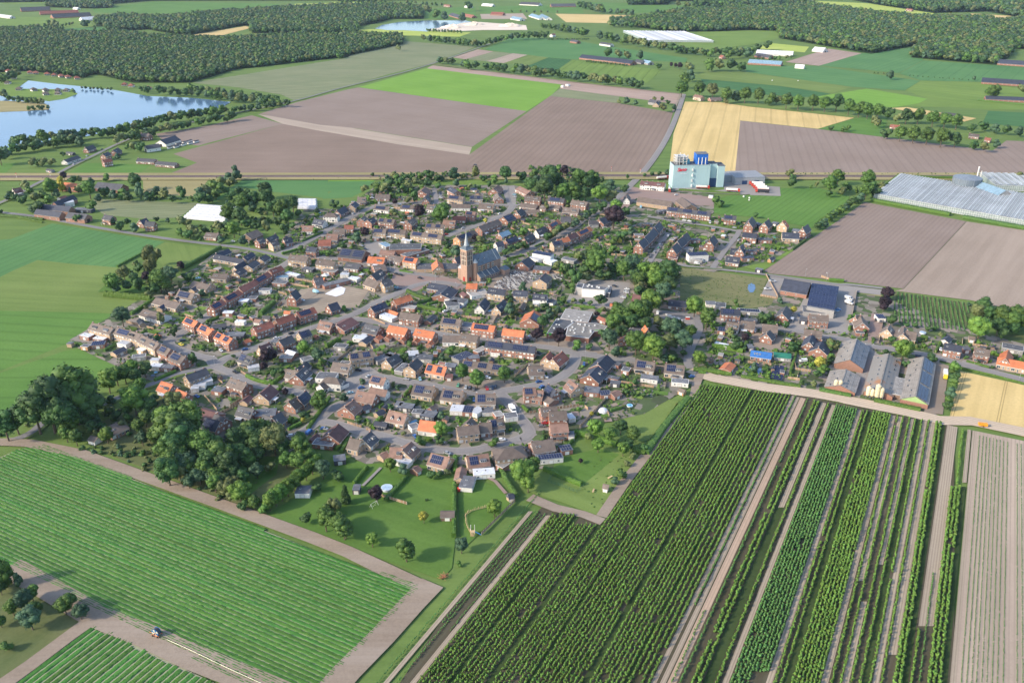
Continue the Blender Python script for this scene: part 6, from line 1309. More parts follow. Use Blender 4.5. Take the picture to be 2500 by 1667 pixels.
ROWS = '''V 670 400 780 412 6 45 m;V 815 425 1300 465 10 60 m;V 1300 470 2060 560 18 62 m;V 1200 240 1420 225 6 50 d;V 570 250 960 290 12 50 d;V 960 290 1180 240 8 45 m;V 1500 180 1690 220 7 50 m;V 1370 170 1500 180 5 40 d;V 590 200 840 215 12 22 m;V 1160 75 1500 80 7 18 d;V 1760 230 2340 330 16 62 m;V 1410 265 1700 262 24 12 d;V 1670 410 1960 440 18 16 d;V 0 240 420 235 12 26 m;V 1830 150 1990 160 6 50 d
U 160 180 340 165 6 26 d;U 410 170 500 155 4 22 d;U 330 155 380 160 2 55 d;U 550 155 600 150 2 45 d;U 620 215 690 215 2 45 d;U 50 950 700 880 12 80 m;U -20 1010 500 930 10 80 m;U 700 890 1100 800 9 80 m;U 760 940 1150 850 8 70 m;U 1100 790 1500 735 9 65 m;U 1150 850 1600 770 9 60 m;U 1500 740 1950 690 10 50 d;U 1050 600 1500 640 10 62 o;U 1500 640 1900 690 9 60 o;U 1260 585 1900 670 14 55 d;U 540 590 760 600 8 24 m;U 940 590 1010 600 3 50 l;U -20 1060 60 1020 2 90 d;U 480 940 560 950 2 75 l;U 880 980 970 990 2 80 m;U 180 1090 360 1090 4 60 d;U 20 620 30 640 2 60 m;U 50 660 290 680 8 45 m;U 490 605 505 620 2 28 m;U 180 730 330 720 5 35 m;U 410 1040 430 1040 1 35 d;U 0 530 140 480 4 60 m;U 840 985 870 990 1 35 m;U 780 1050 800 1060 2 40 m
W 0 330 250 350 8 50 m;W 250 340 520 340 8 55 m;W 1560 508 1990 540 13 9 d;W 1320 490 1480 500 5 14 d;W 2330 590 2460 640 3 60 m;W 2000 0 2351 60 8 60 d;W 540 400 800 380 7 26 m
V 1620 20 1800 60 8 50 d;V 1830 70 2000 85 5 40 m;V 2150 85 2290 80 4 50 d;V 0 12 300 6 8 30 d;V 450 12 720 30 8 26 m
W 0 20 300 50 8 45 d;K 2100 460 2600 560 6 200 m'''
TREES = []
def add_tree(px, py, wpx_native, kind, shape='round'):
    s0 = scale_at(py)
    R = wpx_native/2/s0
    for _ in range(3):
        zc = R*(1.25 if shape == 'round' else 1.9 if shape == 'tall' else 1.7)
        g = G(px, py, zc); gx, gy = PX((g.x, g.y, 0)); s1 = scale_at(gy); R = wpx_native/2/s1
    asp = {'round': .98, 'tall': 1.75, 'cone': 1.55}[shape]
    TREES.append(dict(p=Vector((g.x, g.y, 0)), R=R, asp=asp, kind=kind, shape=shape, px=px, py=py, w=wpx_native))
for line in TD.strip().split('\n'):
    t, rest = line.split(' ', 1); ox, oy, sc = TILES[t]
    for it in rest.split(','):
        q = it.split(); x, y, w_ = float(q[0]), float(q[1]), float(q[2])
        if w_ <= 0: continue
        sh = {'c': 'cone', 't': 'tall'}.get(q[4], 'round') if len(q) > 4 else 'round'
        add_tree(ox+x/sc, oy+y/sc, w_/sc*(1.06 if t != 'P' else 1.25), q[3], sh)
for seg in ROWS.replace('\n', ';').split(';'):
    q = seg.split(); ox, oy, sc = TILES[q[0]]; x0, y0, x1, y1 = [float(v) for v in q[1:5]]; n_ = int(q[5]); w_ = float(q[6])
    for k in range(n_):
        f = (k+.5)/n_+random.uniform(-.25, .25)/n_
        add_tree(ox+(x0+(x1-x0)*f)/sc, oy+(y0+(y1-y0)*f)/sc, w_/sc*random.uniform(.85, 1.2), q[7])
# village garden trees and infill are added below; keep house plots readable
TN = {'d': 'dark green', 'm': 'green', 'l': 'light green', 'p': 'dark purple', 'y': 'yellow', 'o': 'olive green', 'b': 'blue-green', 'h': 'fresh green', 'v': 'green', 'w': 'green'}
SN = {'round': 'round', 'tall': 'tall narrow', 'cone': 'conical'}
def place_tree(t):
    R = t['R']; asp = t['asp']; tr = R*(.5 if t['shape'] == 'round' else .25)
    root = obj('tree', None, loc=(t['p'].x, t['p'].y, ZB), rot=random.uniform(0, 6.28))
    ms = crowns(t['kind'] if t['kind'] in LM else 'm', t['shape'])
    cz = tr+R*asp*.92
    c = obj('crown', random.choice(ms), root, loc=(0, 0, cz), scale=(R*1.02*random.uniform(.92, 1.08), R*1.02*random.uniform(.92, 1.08), R*asp))
    tk_ = obj('trunk', TRUNK[0], root, scale=(R*.9, R*.9, cz*.95))
    mark_rect(t['p'], 0, R*.5, R*.5)
    reg(root, f"{SN[t['shape']]} {TN[t['kind']]} tree", 'tree', t['p'], 'trees', (t['px'], t['py']))
# ---------------- gn scatter: one object, many small plants
def scatter(name, pts, scl, rots, srcs, label, cat=None, kind='stuff', parent=None):
    me = bpy.data.meshes.new(name); n_ = len(pts); me.vertices.add(n_); me.vertices.foreach_set('co', np.asarray(pts, np.float32).ravel())
    for an_, dt, arr in (('scl', 'FLOAT_VECTOR', np.asarray(scl, np.float32)), ('rotz', 'FLOAT', np.asarray(rots, np.float32)), ('vr', 'INT', rng.integers(0, len(srcs), n_).astype(np.int32))):
        at = me.attributes.new(an_, dt, 'POINT')
        if dt == 'FLOAT_VECTOR': at.data.foreach_set('vector', arr.ravel())
        else: at.data.foreach_set('value', arr)
    o = obj(name, me, parent, kind=kind)
    if label: o['label'] = label
    ng = bpy.data.node_groups.new(name+'_nodes', 'GeometryNodeTree')
    ng.interface.new_socket('Geometry', in_out='INPUT', socket_type='NodeSocketGeometry'); ng.interface.new_socket('Geometry', in_out='OUTPUT', socket_type='NodeSocketGeometry')
    N = ng.nodes; Lk = ng.links; gi = N.new('NodeGroupInput'); go = N.new('NodeGroupOutput'); jn = N.new('GeometryNodeJoinGeometry')
    def attr(nm, ty):
        a_ = N.new('GeometryNodeInputNamedAttribute'); a_.data_type = ty; a_.inputs[0].default_value = nm; return a_.outputs[0]
    sc_ = attr('scl', 'FLOAT_VECTOR'); rz = attr('rotz', 'FLOAT'); vr = attr('vr', 'INT')
    cx = N.new('ShaderNodeCombineXYZ'); Lk.new(rz, cx.inputs[2])
    for k, so in enumerate(srcs):
        oi = N.new('GeometryNodeObjectInfo'); oi.inputs['Object'].default_value = so; oi.transform_space = 'ORIGINAL'; oi.inputs['As Instance'].default_value = True
        ip = N.new('GeometryNodeInstanceOnPoints'); cmp_ = N.new('FunctionNodeCompare'); cmp_.data_type = 'INT'; cmp_.operation = 'EQUAL'
        Lk.new(vr, cmp_.inputs[2]); cmp_.inputs[3].default_value = k
        Lk.new(gi.outputs[0], ip.inputs['Points']); Lk.new(cmp_.outputs[0], ip.inputs['Selection']); Lk.new(oi.outputs['Geometry'], ip.inputs['Instance'])
        Lk.new(cx.outputs[0], ip.inputs['Rotation']); Lk.new(sc_, ip.inputs['Scale']); Lk.new(ip.outputs[0], jn.inputs[0])
    Lk.new(jn.outputs[0], go.inputs[0]); md = o.modifiers.new('scatter', 'NODES'); md.node_group = ng
    return o
TREES.sort(key=lambda t: -t['w']*(3 if t['kind'] in 'py' else 1))
near, rest = TREES[:288], TREES[288:]
for t in near: place_tree(t)
# far wood: sources are real trees standing at its edge
LOWM = [crown_mesh('crown', LM[k], 6, 1, 90, .16, 'round', (.42,.6), seed=300+i) for i, k in enumerate('dmbod')]
LOW = []
for me, (x, y) in zip(LOWM, toks('U 700 225 640 205 720 235 1690 215 2351 232')):
    p = G(x, y, 0); root = obj('tree', None, loc=(p.x, p.y, ZB)); R = 6.5
    c = obj('crown', me, root, loc=(0, 0, R*1.15), scale=(R, R, R*1.05)); obj('trunk', TRUNK[0], root, scale=(R*.8, R*.8, R))
    LOW.append(c); reg(root, 'small far tree', 'tree', p, 'trees', (x, y))
P_, S_, R_ = [], [], []
for t in rest:
    R = t['R']; P_.append((t['p'].x, t['p'].y, R*t['asp']*1.2)); S_.append((R, R, R*t['asp'])); R_.append(random.uniform(0, 6))
if P_: scatter('distant_trees', P_, S_, R_, LOW, 'smaller scattered trees along far lanes and field edges')
WOODS = ['U -200 205 100 200 420 205 430 228 730 232 780 215 1000 250 1240 262 1560 268 2000 240 2351 250 V 0 240 430 245 440 300 100 370 0 400 U 2351 385 1600 470 1290 560 900 560 640 500 560 530 200 480 -200 500',
 'U 640 135 820 120 1100 130 1500 90 2000 60 2351 45 V 100 50 300 35 560 60 580 130 360 130 250 160 140 180 130 230 0 225 U 2240 232 1700 225 1700 180 1640 175 1250 245 1000 200 740 215 700 180 650 180','U 420 15 740 20 760 55 640 60 300 50','V 1820 140 1900 150 2100 120 2351 90 W 0 80 W 300 75 380 30 930 10 930 45 1300 90 1700 130 2000 130 2140 130 2140 160 2350 130 2500 200 2500 340 2280 330 2250 390 2160 440 1590 390 1600 355 1660 300 1320 365 1230 350 1000 310 880 290 700 260 690 210 500 205 250 215 0 215 V 2200 210 1900 170',
 'W 1180 0 1500 0 2500 -40 2500 130 2300 115 2100 80 1740 90 1400 40','V 1950 10 2100 0 2240 5 2230 35 1960 35','W 100 40 380 0 800 0 930 25 700 60 400 60','U -50 10 760 -5 1200 -10 2400 -20 2400 5 1000 8 740 30 400 14 -50 20','V 0 -30 400 -35 1000 -30 1000 0 400 5 0 10','V 1900 -30 W 1200 -30 1180 0 V 2250 10']
P_, S_, R_ = [], [], []
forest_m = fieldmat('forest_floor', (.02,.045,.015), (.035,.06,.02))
for k, s_ in enumerate(WOODS):
    Pw = [G(x, max(y, -40), 0) for x, y in toks(s_)]
    sp_ = 9.5 if k in (0,) else 13 if k < 4 else 21
    sheet('forest_floor', [(x, max(y, -40)) for x, y in toks(s_)], forest_m, ZB+.02+.004*k)
    for p in grid_in(Pw, sp_, sp_, .3, .42):
        R = sp_*random.uniform(.55, .78); h_ = random.uniform(.75, 1.15)
        P_.append((p.x, p.y, R*(.5+h_*.6))); S_.append((R, R, R*h_)); R_.append(random.uniform(0, 6))
scatter('distant_forest', P_, S_, R_, LOW, 'dark mixed forest on the horizon beyond the fields')
print('forest', len(P_), 'trees', len(TREES), 'houses', CNT)
# ---------------- hedges
HG = '''A -40 1530 520 1220|3|3;F 620 725 1290 790|4.5|3;F 1000 1000 1180 880 1330 790|2.2|2;F 620 1530 780 1430|2|1.8;L 1340 660 1640 530|2|1.8;M 1740 175 1940 75|3|2.5;M 1560 455 1700 495|2|1.8;Q 836 370 836 475|2|2.2;Q 832 548 828 895|2.4|2.2;Q 1130 450 1180 540 1240 630|2.2|2.2;Q 170 550 260 440|2|1.8;N 350 1345 480 1180|2.4|2.4;Q 380 655 520 500|1.8|2;R 345 505 460 560 590 610|2.4|2.2;R 550 270 680 300 820 350|3|3;R 1010 405 1130 230 1290 40|2.4|4;R 930 380 1010 405|2.4|3;J 880 985 1060 1005 1240 1045|3|2.4;J 1245 1045 1290 920|3|2.4;J 670 1250 900 1270 1110 1300|2.2|3.5;J 1220 1320 1500 1370 1900 1440|1.4|3;K 0 1290 360 1360|2|3.4;K 630 1415 1160 1525|2|3.4;E 600 525 1500 690|3|6;E 1650 720 2500 870|3|6;E 900 250 1300 268 1800 275|3|4;E 620 480 900 255|3|4;I 1020 140 1200 148|2|2;I 1170 870 1480 905|1.6|2;O 255 590 300 630|2|1.6;O 690 565 760 565|1.8|1.8;D 740 400 1100 425 1440 445|1.5|2.6;M 600 590 720 650 900 700 980 700 1140 590|2.2|2;H 850 665 1000 740 1180 790|2.4|2.6;H 990 885 1180 920 1340 950|2.4|2.6;H 1350 950 1390 880|2|2.6;H 1000 850 1180 790|2|2;K 340 600 400 430|2|1.6;K 1330 860 1440 660|2|1.6;A 1680 1130 1980 1000|2|2;A 1400 1300 1620 1240|1.6|2;E 110 1440 280 1450|2|2.4;W 2040 680 2351 710|2|5;J 1780 1290 1850 1060|1.8|1.6;F 420 1470 160 1400|1.6|1.6;C 920 1200 1040 1150|1.6|2;C 520 1380 760 1330|1.6|1.6;R 500 350 560 280|1.6|1.6;N 890 1050 1000 950|2|1.8;N 800 880 900 770|2|1.6;Gt 30 1110 200 1050|2|1.8;Gt 800 1000 1000 830|3|3;M 1480 1350 1660 1090 1790 900|1.8|2;M 1200 1360 1380 1270|1.8|1.6;Q 90 340 140 250|1.8|2;P 1130 270 1210 200|1.8|2;O 930 505 945 480|1.8|2;M 1500 640 1590 600|2|2;B 540 730 640 680|1.6|1.6;H 740 370 930 400|1.2|1.6;H 1240 430 1480 400|1.2|1.6;K 1690 960 1950 1030|1.2|1.4;K 1640 1040 2000 1120 2352 1215|.8|1.2;D 2040 1090 2190 980|1.6|1.6;D 1200 1220 1260 1260|1.2|1.4;J 440 60 1000 90|.6|1.2;S 0 610 200 620 500 650|2|2;S 200 620 490 680|1.4|1.6;F 1170 110 800 310|1.4|1.6;Q 640 655 660 650|1|1'''
def hedge(P, h_, wd_, i):
    P = [p.copy() for p in P]; vs, fs = [], []; c = P[0].copy()
    pts_ = []
    for a, b_ in zip(P, P[1:]):
        n_ = max(1, int((b_-a).length/.9)); pts_ += [a.lerp(b_, k/n_) for k in range(n_)]
    pts_.append(P[-1]); n_ = len(pts_)
    for k, p in enumerate(pts_):
        d = pts_[min(k+1, n_-1)]-pts_[max(0, k-1)]; d.z = 0; d.normalize(); nn = Vector((-d.y, d.x, 0))
        for (o_, z) in ((-.5, 0), (-.52, h_*.5), (-.4, h_*.92), (0, h_*1.02), (.4, h_*.92), (.52, h_*.5), (.5, 0)):
            j = random.gauss(0, .09)
            vs.append((p.x-c.x+nn.x*(o_*wd_+j), p.y-c.y+nn.y*(o_*wd_+j), z*(1+random.gauss(0, .05)) if z else 0))
    for k in range(n_-1):
        for j in range(6): a = k*7+j; fs.append((a, a+1, a+8, a+7))
    fs.append(tuple(range(7))[::-1]); fs.append(tuple((n_-1)*7+j for j in range(7)))
    # leaf tufts
    nb = len(vs)
    for k in range(n_*5):
        v = vs[random.randrange(nb)]
        if v[2] < .2: continue
        s_ = random.uniform(.12, .26); u = Vector((random.gauss(0,1), random.gauss(0,1), random.gauss(0,1))).normalized()*s_; w2 = u.orthogonal().normalized()*s_; i0 = len(vs)
        q = Vector(v)+Vector((random.gauss(0,.08), random.gauss(0,.08), random.uniform(0,.14)))
        vs += [tuple(q-u-w2), tuple(q+u-w2), tuple(q+u+w2), tuple(q-u+w2)]; fs.append((i0, i0+1, i0+2, i0+3))
    return obj('hedge', mesh('hedge', vs, fs, LM['h'] if i % 3 else LM['m']), loc=(c.x, c.y, ZB))
for i, s_ in enumerate(HG.split(';')):
    q, h_, wd_ = s_.split('|'); P = [G(x, y, 0) for x, y in toks(q)]
    o = hedge(P, float(h_), float(wd_), i); mid = P[len(P)//2].lerp(P[len(P)//2-1], .5)
    reg(o, f"{'tall' if float(h_) > 2.3 else 'low'} clipped green hedge", 'hedge', mid, 'hedges')
    for a, b_ in zip(P, P[1:]): mark_seg(a, b_, 1.5)
# ---------------- nursery rows (all rows run to one vanishing direction)
nd = Vector((math.cos(A2), math.sin(A2), 0))
def topy(x):
    pts_ = [(1300,915),(1714,940),(1928,966),(2060,996),(2290,1034),(2400,1058),(2700,1120)]
    for (xa, ya), (xb, yb) in zip(pts_, pts_[1:]):
        if x <= xb: return ya+(yb-ya)*(x-xa)/(xb-xa)
    return 1120
def row_pts(xb, y0=None, y1=1700):
    if y0 is None:
        y0 = 950
        for _ in range(6): x = 2483-(2483-xb)*(y0+160)/1826.5; y0 = topy(x)
    return G(2483-(2483-xb)*(y0+160)/1826.5, y0, 0), G(2483-(2483-xb)*(y1+160)/1826.5, y1, 0)
STR = []   # xb, y0, y1, kind, height, width
def strip(a, b_, n_, k, y0=None, y1=1700, h=1.8, w=.70):
    for i in range(n_): STR.append((a+(b_-a)*(i/(max(1, n_-1))), y0, y1, k, h, w))
strip(1027, 1092, 6, 'v', 1257); strip(1114, 1180, 6, 'v', 1282); strip(1208, 1284, 7, 'v'); strip(1302, 1418, 10, 'v'); strip(1443, 1520, 7, 'v'); strip(1537, 1584, 4, 'v')
strip(1607, 1607, 1, 'w', None, 1480, 1.4, .6); strip(1640, 1640, 1, 'w', 1490, 1700, 1.3, .5); strip(1662, 1662, 1, 'w', None, 1700, 1.5, .6); strip(1692, 1708, 2, 'v', None, 1700, 2.1, .9)
strip(1750, 1750, 1, 'v', None, 1700, 1.8, .8); strip(1786, 1826, 5, 'w', None, 1700, 1.9, .8); strip(1836, 1866, 4, 'w', None, 1640, 1.9, .8); strip(1892, 1908, 2, 'v', None, 1700, 1.7, .7)
strip(1936, 2000, 7, 'v', None, 1700, 2.0, .85); strip(2030, 2030, 1, 'v'); strip(2052, 2052, 1, 'v'); strip(2077, 2077, 1, 'v'); strip(2099, 2099, 1, 'v'); strip(2124, 2124, 1, 'v'); strip(2151, 2151, 1, 'v')
strip(2183, 2196, 2, 'v', None, 1700, 2.3, .95); strip(2224, 2224, 1, 'v', 1537); strip(2243, 2243, 1, 'w', 1400, 1700, 1.2, .5); strip(2266, 2292, 3, 'v', 1192, 1700, 2.2, .9); strip(2281, 2281, 1, 'v', 1052, 1185, 1.6, .8)
strip(972, 972, 1, 'w', 1250, 1700, 1.0, .5); strip(998, 998, 1, 'w', 1255, 1540, .9, .45); strip(985, 985, 1, 'w', 1258, 1460, .9, .45); strip(960, 960, 1, 'w', 1250, 1520, 1.0, .5); strip(922, 922, 1, 'w', 1200, 1700, .8, .5)
gnd_n = fieldmat('shaded_nursery_floor', (.05,.05,.027), (.08,.075,.045), A2, 3.4, (.09,.075,.05), .55, big=.03, fine=.7, streak=(.20,.17,.13))  # soil colour darkened to hold the shade between the rows
sheet('nursery_ground', [(1500,1262),(1700,938),(1930,960),(2180,1010),(2330,1040),(2330,1700),(900,1780),(1120,1450),(1330,1230),(1460,1270)], gnd_n, .5)
pale_lane = fieldmat('pale_lane', (.33,.27,.205), (.41,.34,.26), A2, 1.1, (.25,.20,.155), .5, fine=1.2)
grass_lane = fieldmat('grass_lane', (.03,.055,.018), (.06,.085,.03), fine=.5)  # grass, its colour deepened by painted-in shadow of the planted strips
for k, (xa, xb_, y0, y1, mt) in enumerate([(1590,1603,None,1700,pale_lane),(1612,1626,None,1700,pale_lane),(1630,1652,None,1700,fieldmat('warm_lane', (.40,.29,.21), (.48,.35,.26), A2, 1.2, (.33,.25,.19), .5)),(1716,1742,1230,1700,grass_lane),(1722,1740,None,1240,pale_lane),(1764,1779,None,1700,pale_lane),
   (1870,1886,None,1700,pale_lane),(1912,1932,None,1700,grass_lane),(2004,2022,None,1700,pale_lane),(2034,2048,None,1420,pale_lane),(2082,2094,None,1380,pale_lane),(2056,2072,1470,1700,pale_lane),(2104,2119,None,1700,grass_lane),(2129,2146,None,1700,pale_lane),(2156,2178,None,1600,pale_lane),(2200,2216,None,1700,grass_lane),
   (2222,2262,None,1530,pale_lane),(2300,2314,None,1180,pale_lane),(2298,2312,1190,1700,grass_lane),(2318,2332,None,1700,pale_lane),(1094,1112,1262,1700,grass_lane),(1186,1204,1000,1700,grass_lane),(1287,1299,None,1700,grass_lane),(1421,1440,None,1700,grass_lane),(1523,1534,None,1700,grass_lane),(1003,1018,1260,1700,pale_lane),(938,952,1250,1700,pale_lane)]):
    a0, a1_ = row_pts(xa, y0, y1); b0_, b1_ = row_pts(xb_, y0, y1)
    sheet('nursery_lane', [a0, b0_, b1_, a1_], mt, .52+.004*k, world=True)
sandf = fieldmat('sand_field', (.36,.285,.225), (.42,.335,.265), A2, 2.0, (.31,.25,.20), .6, fine=1.0)
ra, rb_ = row_pts(2332); rc, rd = row_pts(2760)
sheet('sand_field', [ra, rc, rd, rb_], sandf, .64, world=True)
# plant meshes
def plant_mesh(mat, seed, lumps=3, leaves=16): return crown_mesh('foliage', mat, lumps, 1, leaves, .26, 'tall', (.42,.62), seed=seed)
NP = {k: [plant_mesh(LM[k], 500+i+ord(k)) for i in range(3)] for k in 'vw'}
allp = []
for xb, y0, y1, k, h_, w_ in STR:
    a, b_ = row_pts(xb, y0, y1); L = (a-b_).length; n_ = int(L/1.05); gap = 0
    for i in range(n_):
        f = (i+random.uniform(-.18, .18))/n_; p = b_.lerp(a, f)
        if gap > 0: gap -= 1; continue
        if random.random() < .004: gap = random.randint(1, 4); continue
        nv_ = math.sin(p.x*.13+p.y*.07)*.12
        allp.append((p.x+random.gauss(0, .1), p.y+random.gauss(0, .1), k, h_*(1+nv_+random.gauss(0, .12)), w_*(1+random.gauss(0, .12)), xb))
def dist_cam(q): return q[0]**2+q[1]**2
vis = [q for q in allp if PX((q[0], q[1], 1))[1] < 1675]
print('nursery plants', len(vis))
vis.sort(key=lambda q: q[1]); ind, oth = vis[:288], vis[288:]
srcs = {'v': [], 'w': []}
def shr(q):
    o = obj('nursery_shrub', random.choice(NP[q[2]]), loc=(q[0], q[1], .5+q[3]*.5), rot=random.uniform(0, 6), scale=(q[4], q[4], q[3]*.56))
    named(o, 'young green nursery shrub in the nearest end of the dense planted rows', 'shrub', 'nearest shrubs of the nursery rows'); return o
for q in ind: shr(q)
for k in 'vw':
    kk = [q for q in oth if q[2] == k]
    for me in NP[k]:
        q = kk.pop(0); o = obj('nursery_shrub', me, loc=(q[0], q[1], .5+q[3]*.5), rot=0, scale=(q[4], q[4], q[3]*.56)); srcs[k].append(o)
        named(o, 'young green nursery shrub in the nearest end of the dense planted rows', 'shrub', 'nearest shrubs of the nursery rows')
    scatter('nursery_rows_'+('green' if k == 'v' else 'blue_green'), [(q[0], q[1], .5+q[3]*.5) for q in kk], [(q[4], q[4], q[3]*.56) for q in kk], [random.uniform(0, 6) for q in kk], srcs[k],
            'long planted nursery rows of young '+('bright green' if k == 'v' else 'blue-green')+' shrubs with grassy lanes')
# low rows on the sand field and vineyard-like plot
P_, S_, R_ = [], [], []
for xb in [2346, 2359, 2371, 2383, 2396, 2408, 2421, 2434, 2448, 2482, 2496, 2509, 2522, 2535, 2548]:
    a, b_ = row_pts(xb, None, 1700); n_ = int((a-b_).length/.75)
    a = a.lerp(b_, .02)
    for i in range(n_):
        if random.random() < .06: continue
        p = b_.lerp(a, i/n_); P_.append((p.x+random.gauss(0,.05), p.y, .8)); h_ = random.uniform(.25, .45); S_.append((.27, .33, h_)); R_.append(random.uniform(0, 6))
scatter('sand_field_seedlings', P_, S_, R_, srcs['w'], 'thin rows of low seedlings on the pale sand field')
P_, S_, R_ = [], [], []
for p in grid_in([G(*q) for q in toks('K 880 165 1740 300 1670 610 1400 580 1000 555 830 480')], 2.9, 1.3, A2+math.pi/2+.12, .06):
    P_.append((p.x, p.y, .9)); S_.append((.7, .7, random.uniform(.5, .8))); R_.append(random.uniform(0, 6))
scatter('market_garden_rows', P_, S_, R_, srcs['w'], 'rows of bushes in the market garden below the brown field')
# understorey bushes
P_, S_, R_ = [], [], []
for s_, sp_, hh in (('L -20 1010 600 990 1400 900 1800 1050 P 560 190 400 330 0 440 L -20 1560', 5, 2.2), ('P 0 450 300 590 650 690 700 650 400 500 250 380 0 300', 4, 1.8), ('P 650 690 700 620 1020 330 960 320 800 450 640 620', 3.5, 2.4),
    ('A 350 900 880 830 1000 900 830 1100 500 1080 0 1130 0 850', 6, 2.0), ('A 560 560 900 480 1250 560 1600 640 1500 860 1200 860 900 860 620 760', 7, 3), ('J 0 0 540 60 480 260 420 440 350 460 240 560 200 700 560 740 780 760 700 800 620 1000 500 1160 0 1110', 6, 2.8),
    ('I 1300 90 2100 100 2349 300 2349 480 2000 530 1380 470 1180 480 1060 560 980 460 900 300', 6, 2.6), ('D 0 0 10 0 10 10', 6, 2), ('F 640 560 1300 700 1700 560 1700 400 1100 240 800 330', 6, 2.6), ('C 800 60 1400 60 1900 200 1850 420 1500 540 1000 450 880 240', 6, 3),
    ('K 1700 300 2352 330 2352 600 2100 640 1750 650', 7, 3), ('R 1260 0 1330 20 1050 380 930 420 920 370 1020 380', 2.2, 1.1), ('O 1080 420 1342 440 1342 500 1110 490', 2.2, 1.0), ('R 800 140 900 60 960 60 860 200 780 230', 2.2, .9), ('S 1100 360 2352 380 2352 440 1150 400', 6, 2.4), ('E 0 830 500 500 620 430 700 300 560 360 300 560 0 760', 5, 2.6), ('B 640 320 760 160 1600 130 2349 190 2349 230 1500 230 1350 370 900 390', 6, 2.6), ('FU -20 960 230 940 200 1000 60 1000 -20 1010', 5, 2.4), ('Nn 0 436 2500 436 2500 440 0 440', 12, 1.0), ('Nn 1850 424 2500 424 2500 428 1850 428', 5, 1.2)):
    for p in grid_in([G(*q) for q in toks(s_)], sp_, sp_, .4, .45):
        i_, j_ = int((p.x-GX0)/GRID), int((p.y-GY0)/GRID)
        if 0 <= i_ < GNX and 0 <= j_ < GNY and OCC[i_, j_]: continue
        if random.random() < .25: continue
        R = random.uniform(.5, 1.0)*hh; P_.append((p.x, p.y, ZB+R*.5)); S_.append((R, R, R*random.uniform(.7, 1.1))); R_.append(random.uniform(0, 6))
scatter('undergrowth', P_, S_, R_, LOW, 'dense undergrowth of bushes beneath the tree groups')
# ---------------- crop beds bottom left
cropsoil = fieldmat('crop_soil', (.25,.27,.16), (.33,.33,.22), fine=1.2)
CP = [G(*q) for q in toks('X -400 80 0 45 120 -10 300 -40 540 50 2351 760 Y 570 915 0 1500 -150 1640 X 1760 1620 1300 1400 640 1070 60 760 -400 540')]
sheet('crop_field', toks('X -400 80 0 45 120 -10 300 -40 540 50 2351 760 Y 570 915 0 1500 -150 1640 X 1760 1620 1300 1400 640 1070 60 760 -400 540'), cropsoil, .48)
cf2 = [G(*q) for q in toks('X 640 1178 720 1210 1100 1400 1600 1640 1700 1750 0 1750 -50 1700 110 1560')]
sheet('crop_field', toks('X 640 1178 720 1210 1100 1400 1600 1640 1700 1750 0 1750 -50 1700 110 1560'), cropsoil, .484)
def beds(Pw, ang, sp_, wd_, hh, name_p, humps=3):
    d = Vector((math.cos(ang), math.sin(ang), 0)); nn = Vector((-d.y, d.x, 0)); vals = [p.dot(nn) for p in Pw]; k0, k1 = int(min(vals)/sp_), int(max(vals)/sp_)+1; cnt = 0
    for k in range(k0, k1):
        o_ = k*sp_; xs = []
        for a, b_ in zip(Pw, Pw[1:]+Pw[:1]):
            va, vb = a.dot(nn)-o_, b_.dot(nn)-o_
            if (va > 0) != (vb > 0): t_ = va/(va-vb); xs.append(a.lerp(b_, t_).dot(d))
        xs.sort()
        for x0, x1 in zip(xs[::2], xs[1::2]):
            x0 = max(x0, -420 if abs(d.x) > .5 else -1e9)
            if x1-x0 < 5: continue
            x0 += random.uniform(.2, 2.2); x1 -= random.uniform(.2, 2.5)
            n_ = int((x1-x0)/1.1)+1; M_ = 2*humps+1
            t_ = np.linspace(x0, x1, n_); u = np.linspace(-.5, .5, M_); prof = np.array([0 if j % 2 == 0 else 1 for j in range(M_)], float)*.75+.25; prof[0] = prof[-1] = 0
            Z = hh*prof[None, :]*(1+rng.normal(0, .22, (n_, M_))); Uo = (u*wd_)[None, :]+rng.normal(0, .07, (n_, M_))
            Xc = t_[:, None]+rng.normal(0, .15, (n_, M_))
            V = np.stack([Xc*d.x+(o_+Uo)*nn.x, Xc*d.y+(o_+Uo)*nn.y, np.full_like(Z, .5)+Z], -1).reshape(-1, 3)
            c_ = V.mean(0); V -= c_
            idx = np.arange(n_*M_).reshape(n_, M_); Q = np.stack([idx[:-1, :-1], idx[1:, :-1], idx[1:, 1:], idx[:-1, 1:]], -1).reshape(-1, 4)
            me = mesh_np('crop_bed', V, np.zeros((0, 3), int), LM['c'], Q)
            obj('crop_bed', me, name_p, loc=tuple(c_)); cnt += 1
    return cnt
cfo = [o for o in COL.objects if o.name.startswith('crop_field')]
def rel_parent(o, fn):
    before = set(COL.objects); fn()
    for q in set(COL.objects)-before:
        q.parent = o; q.location = q.location-o.location
rel_parent(cfo[0], lambda: print('beds', beds(CP, A1, 2.05, 1.78, .42, None, 2)))
rel_parent(cfo[1], lambda: print('beds', beds(cf2, A2, 2.9, 2.3, .45, None, 2)))
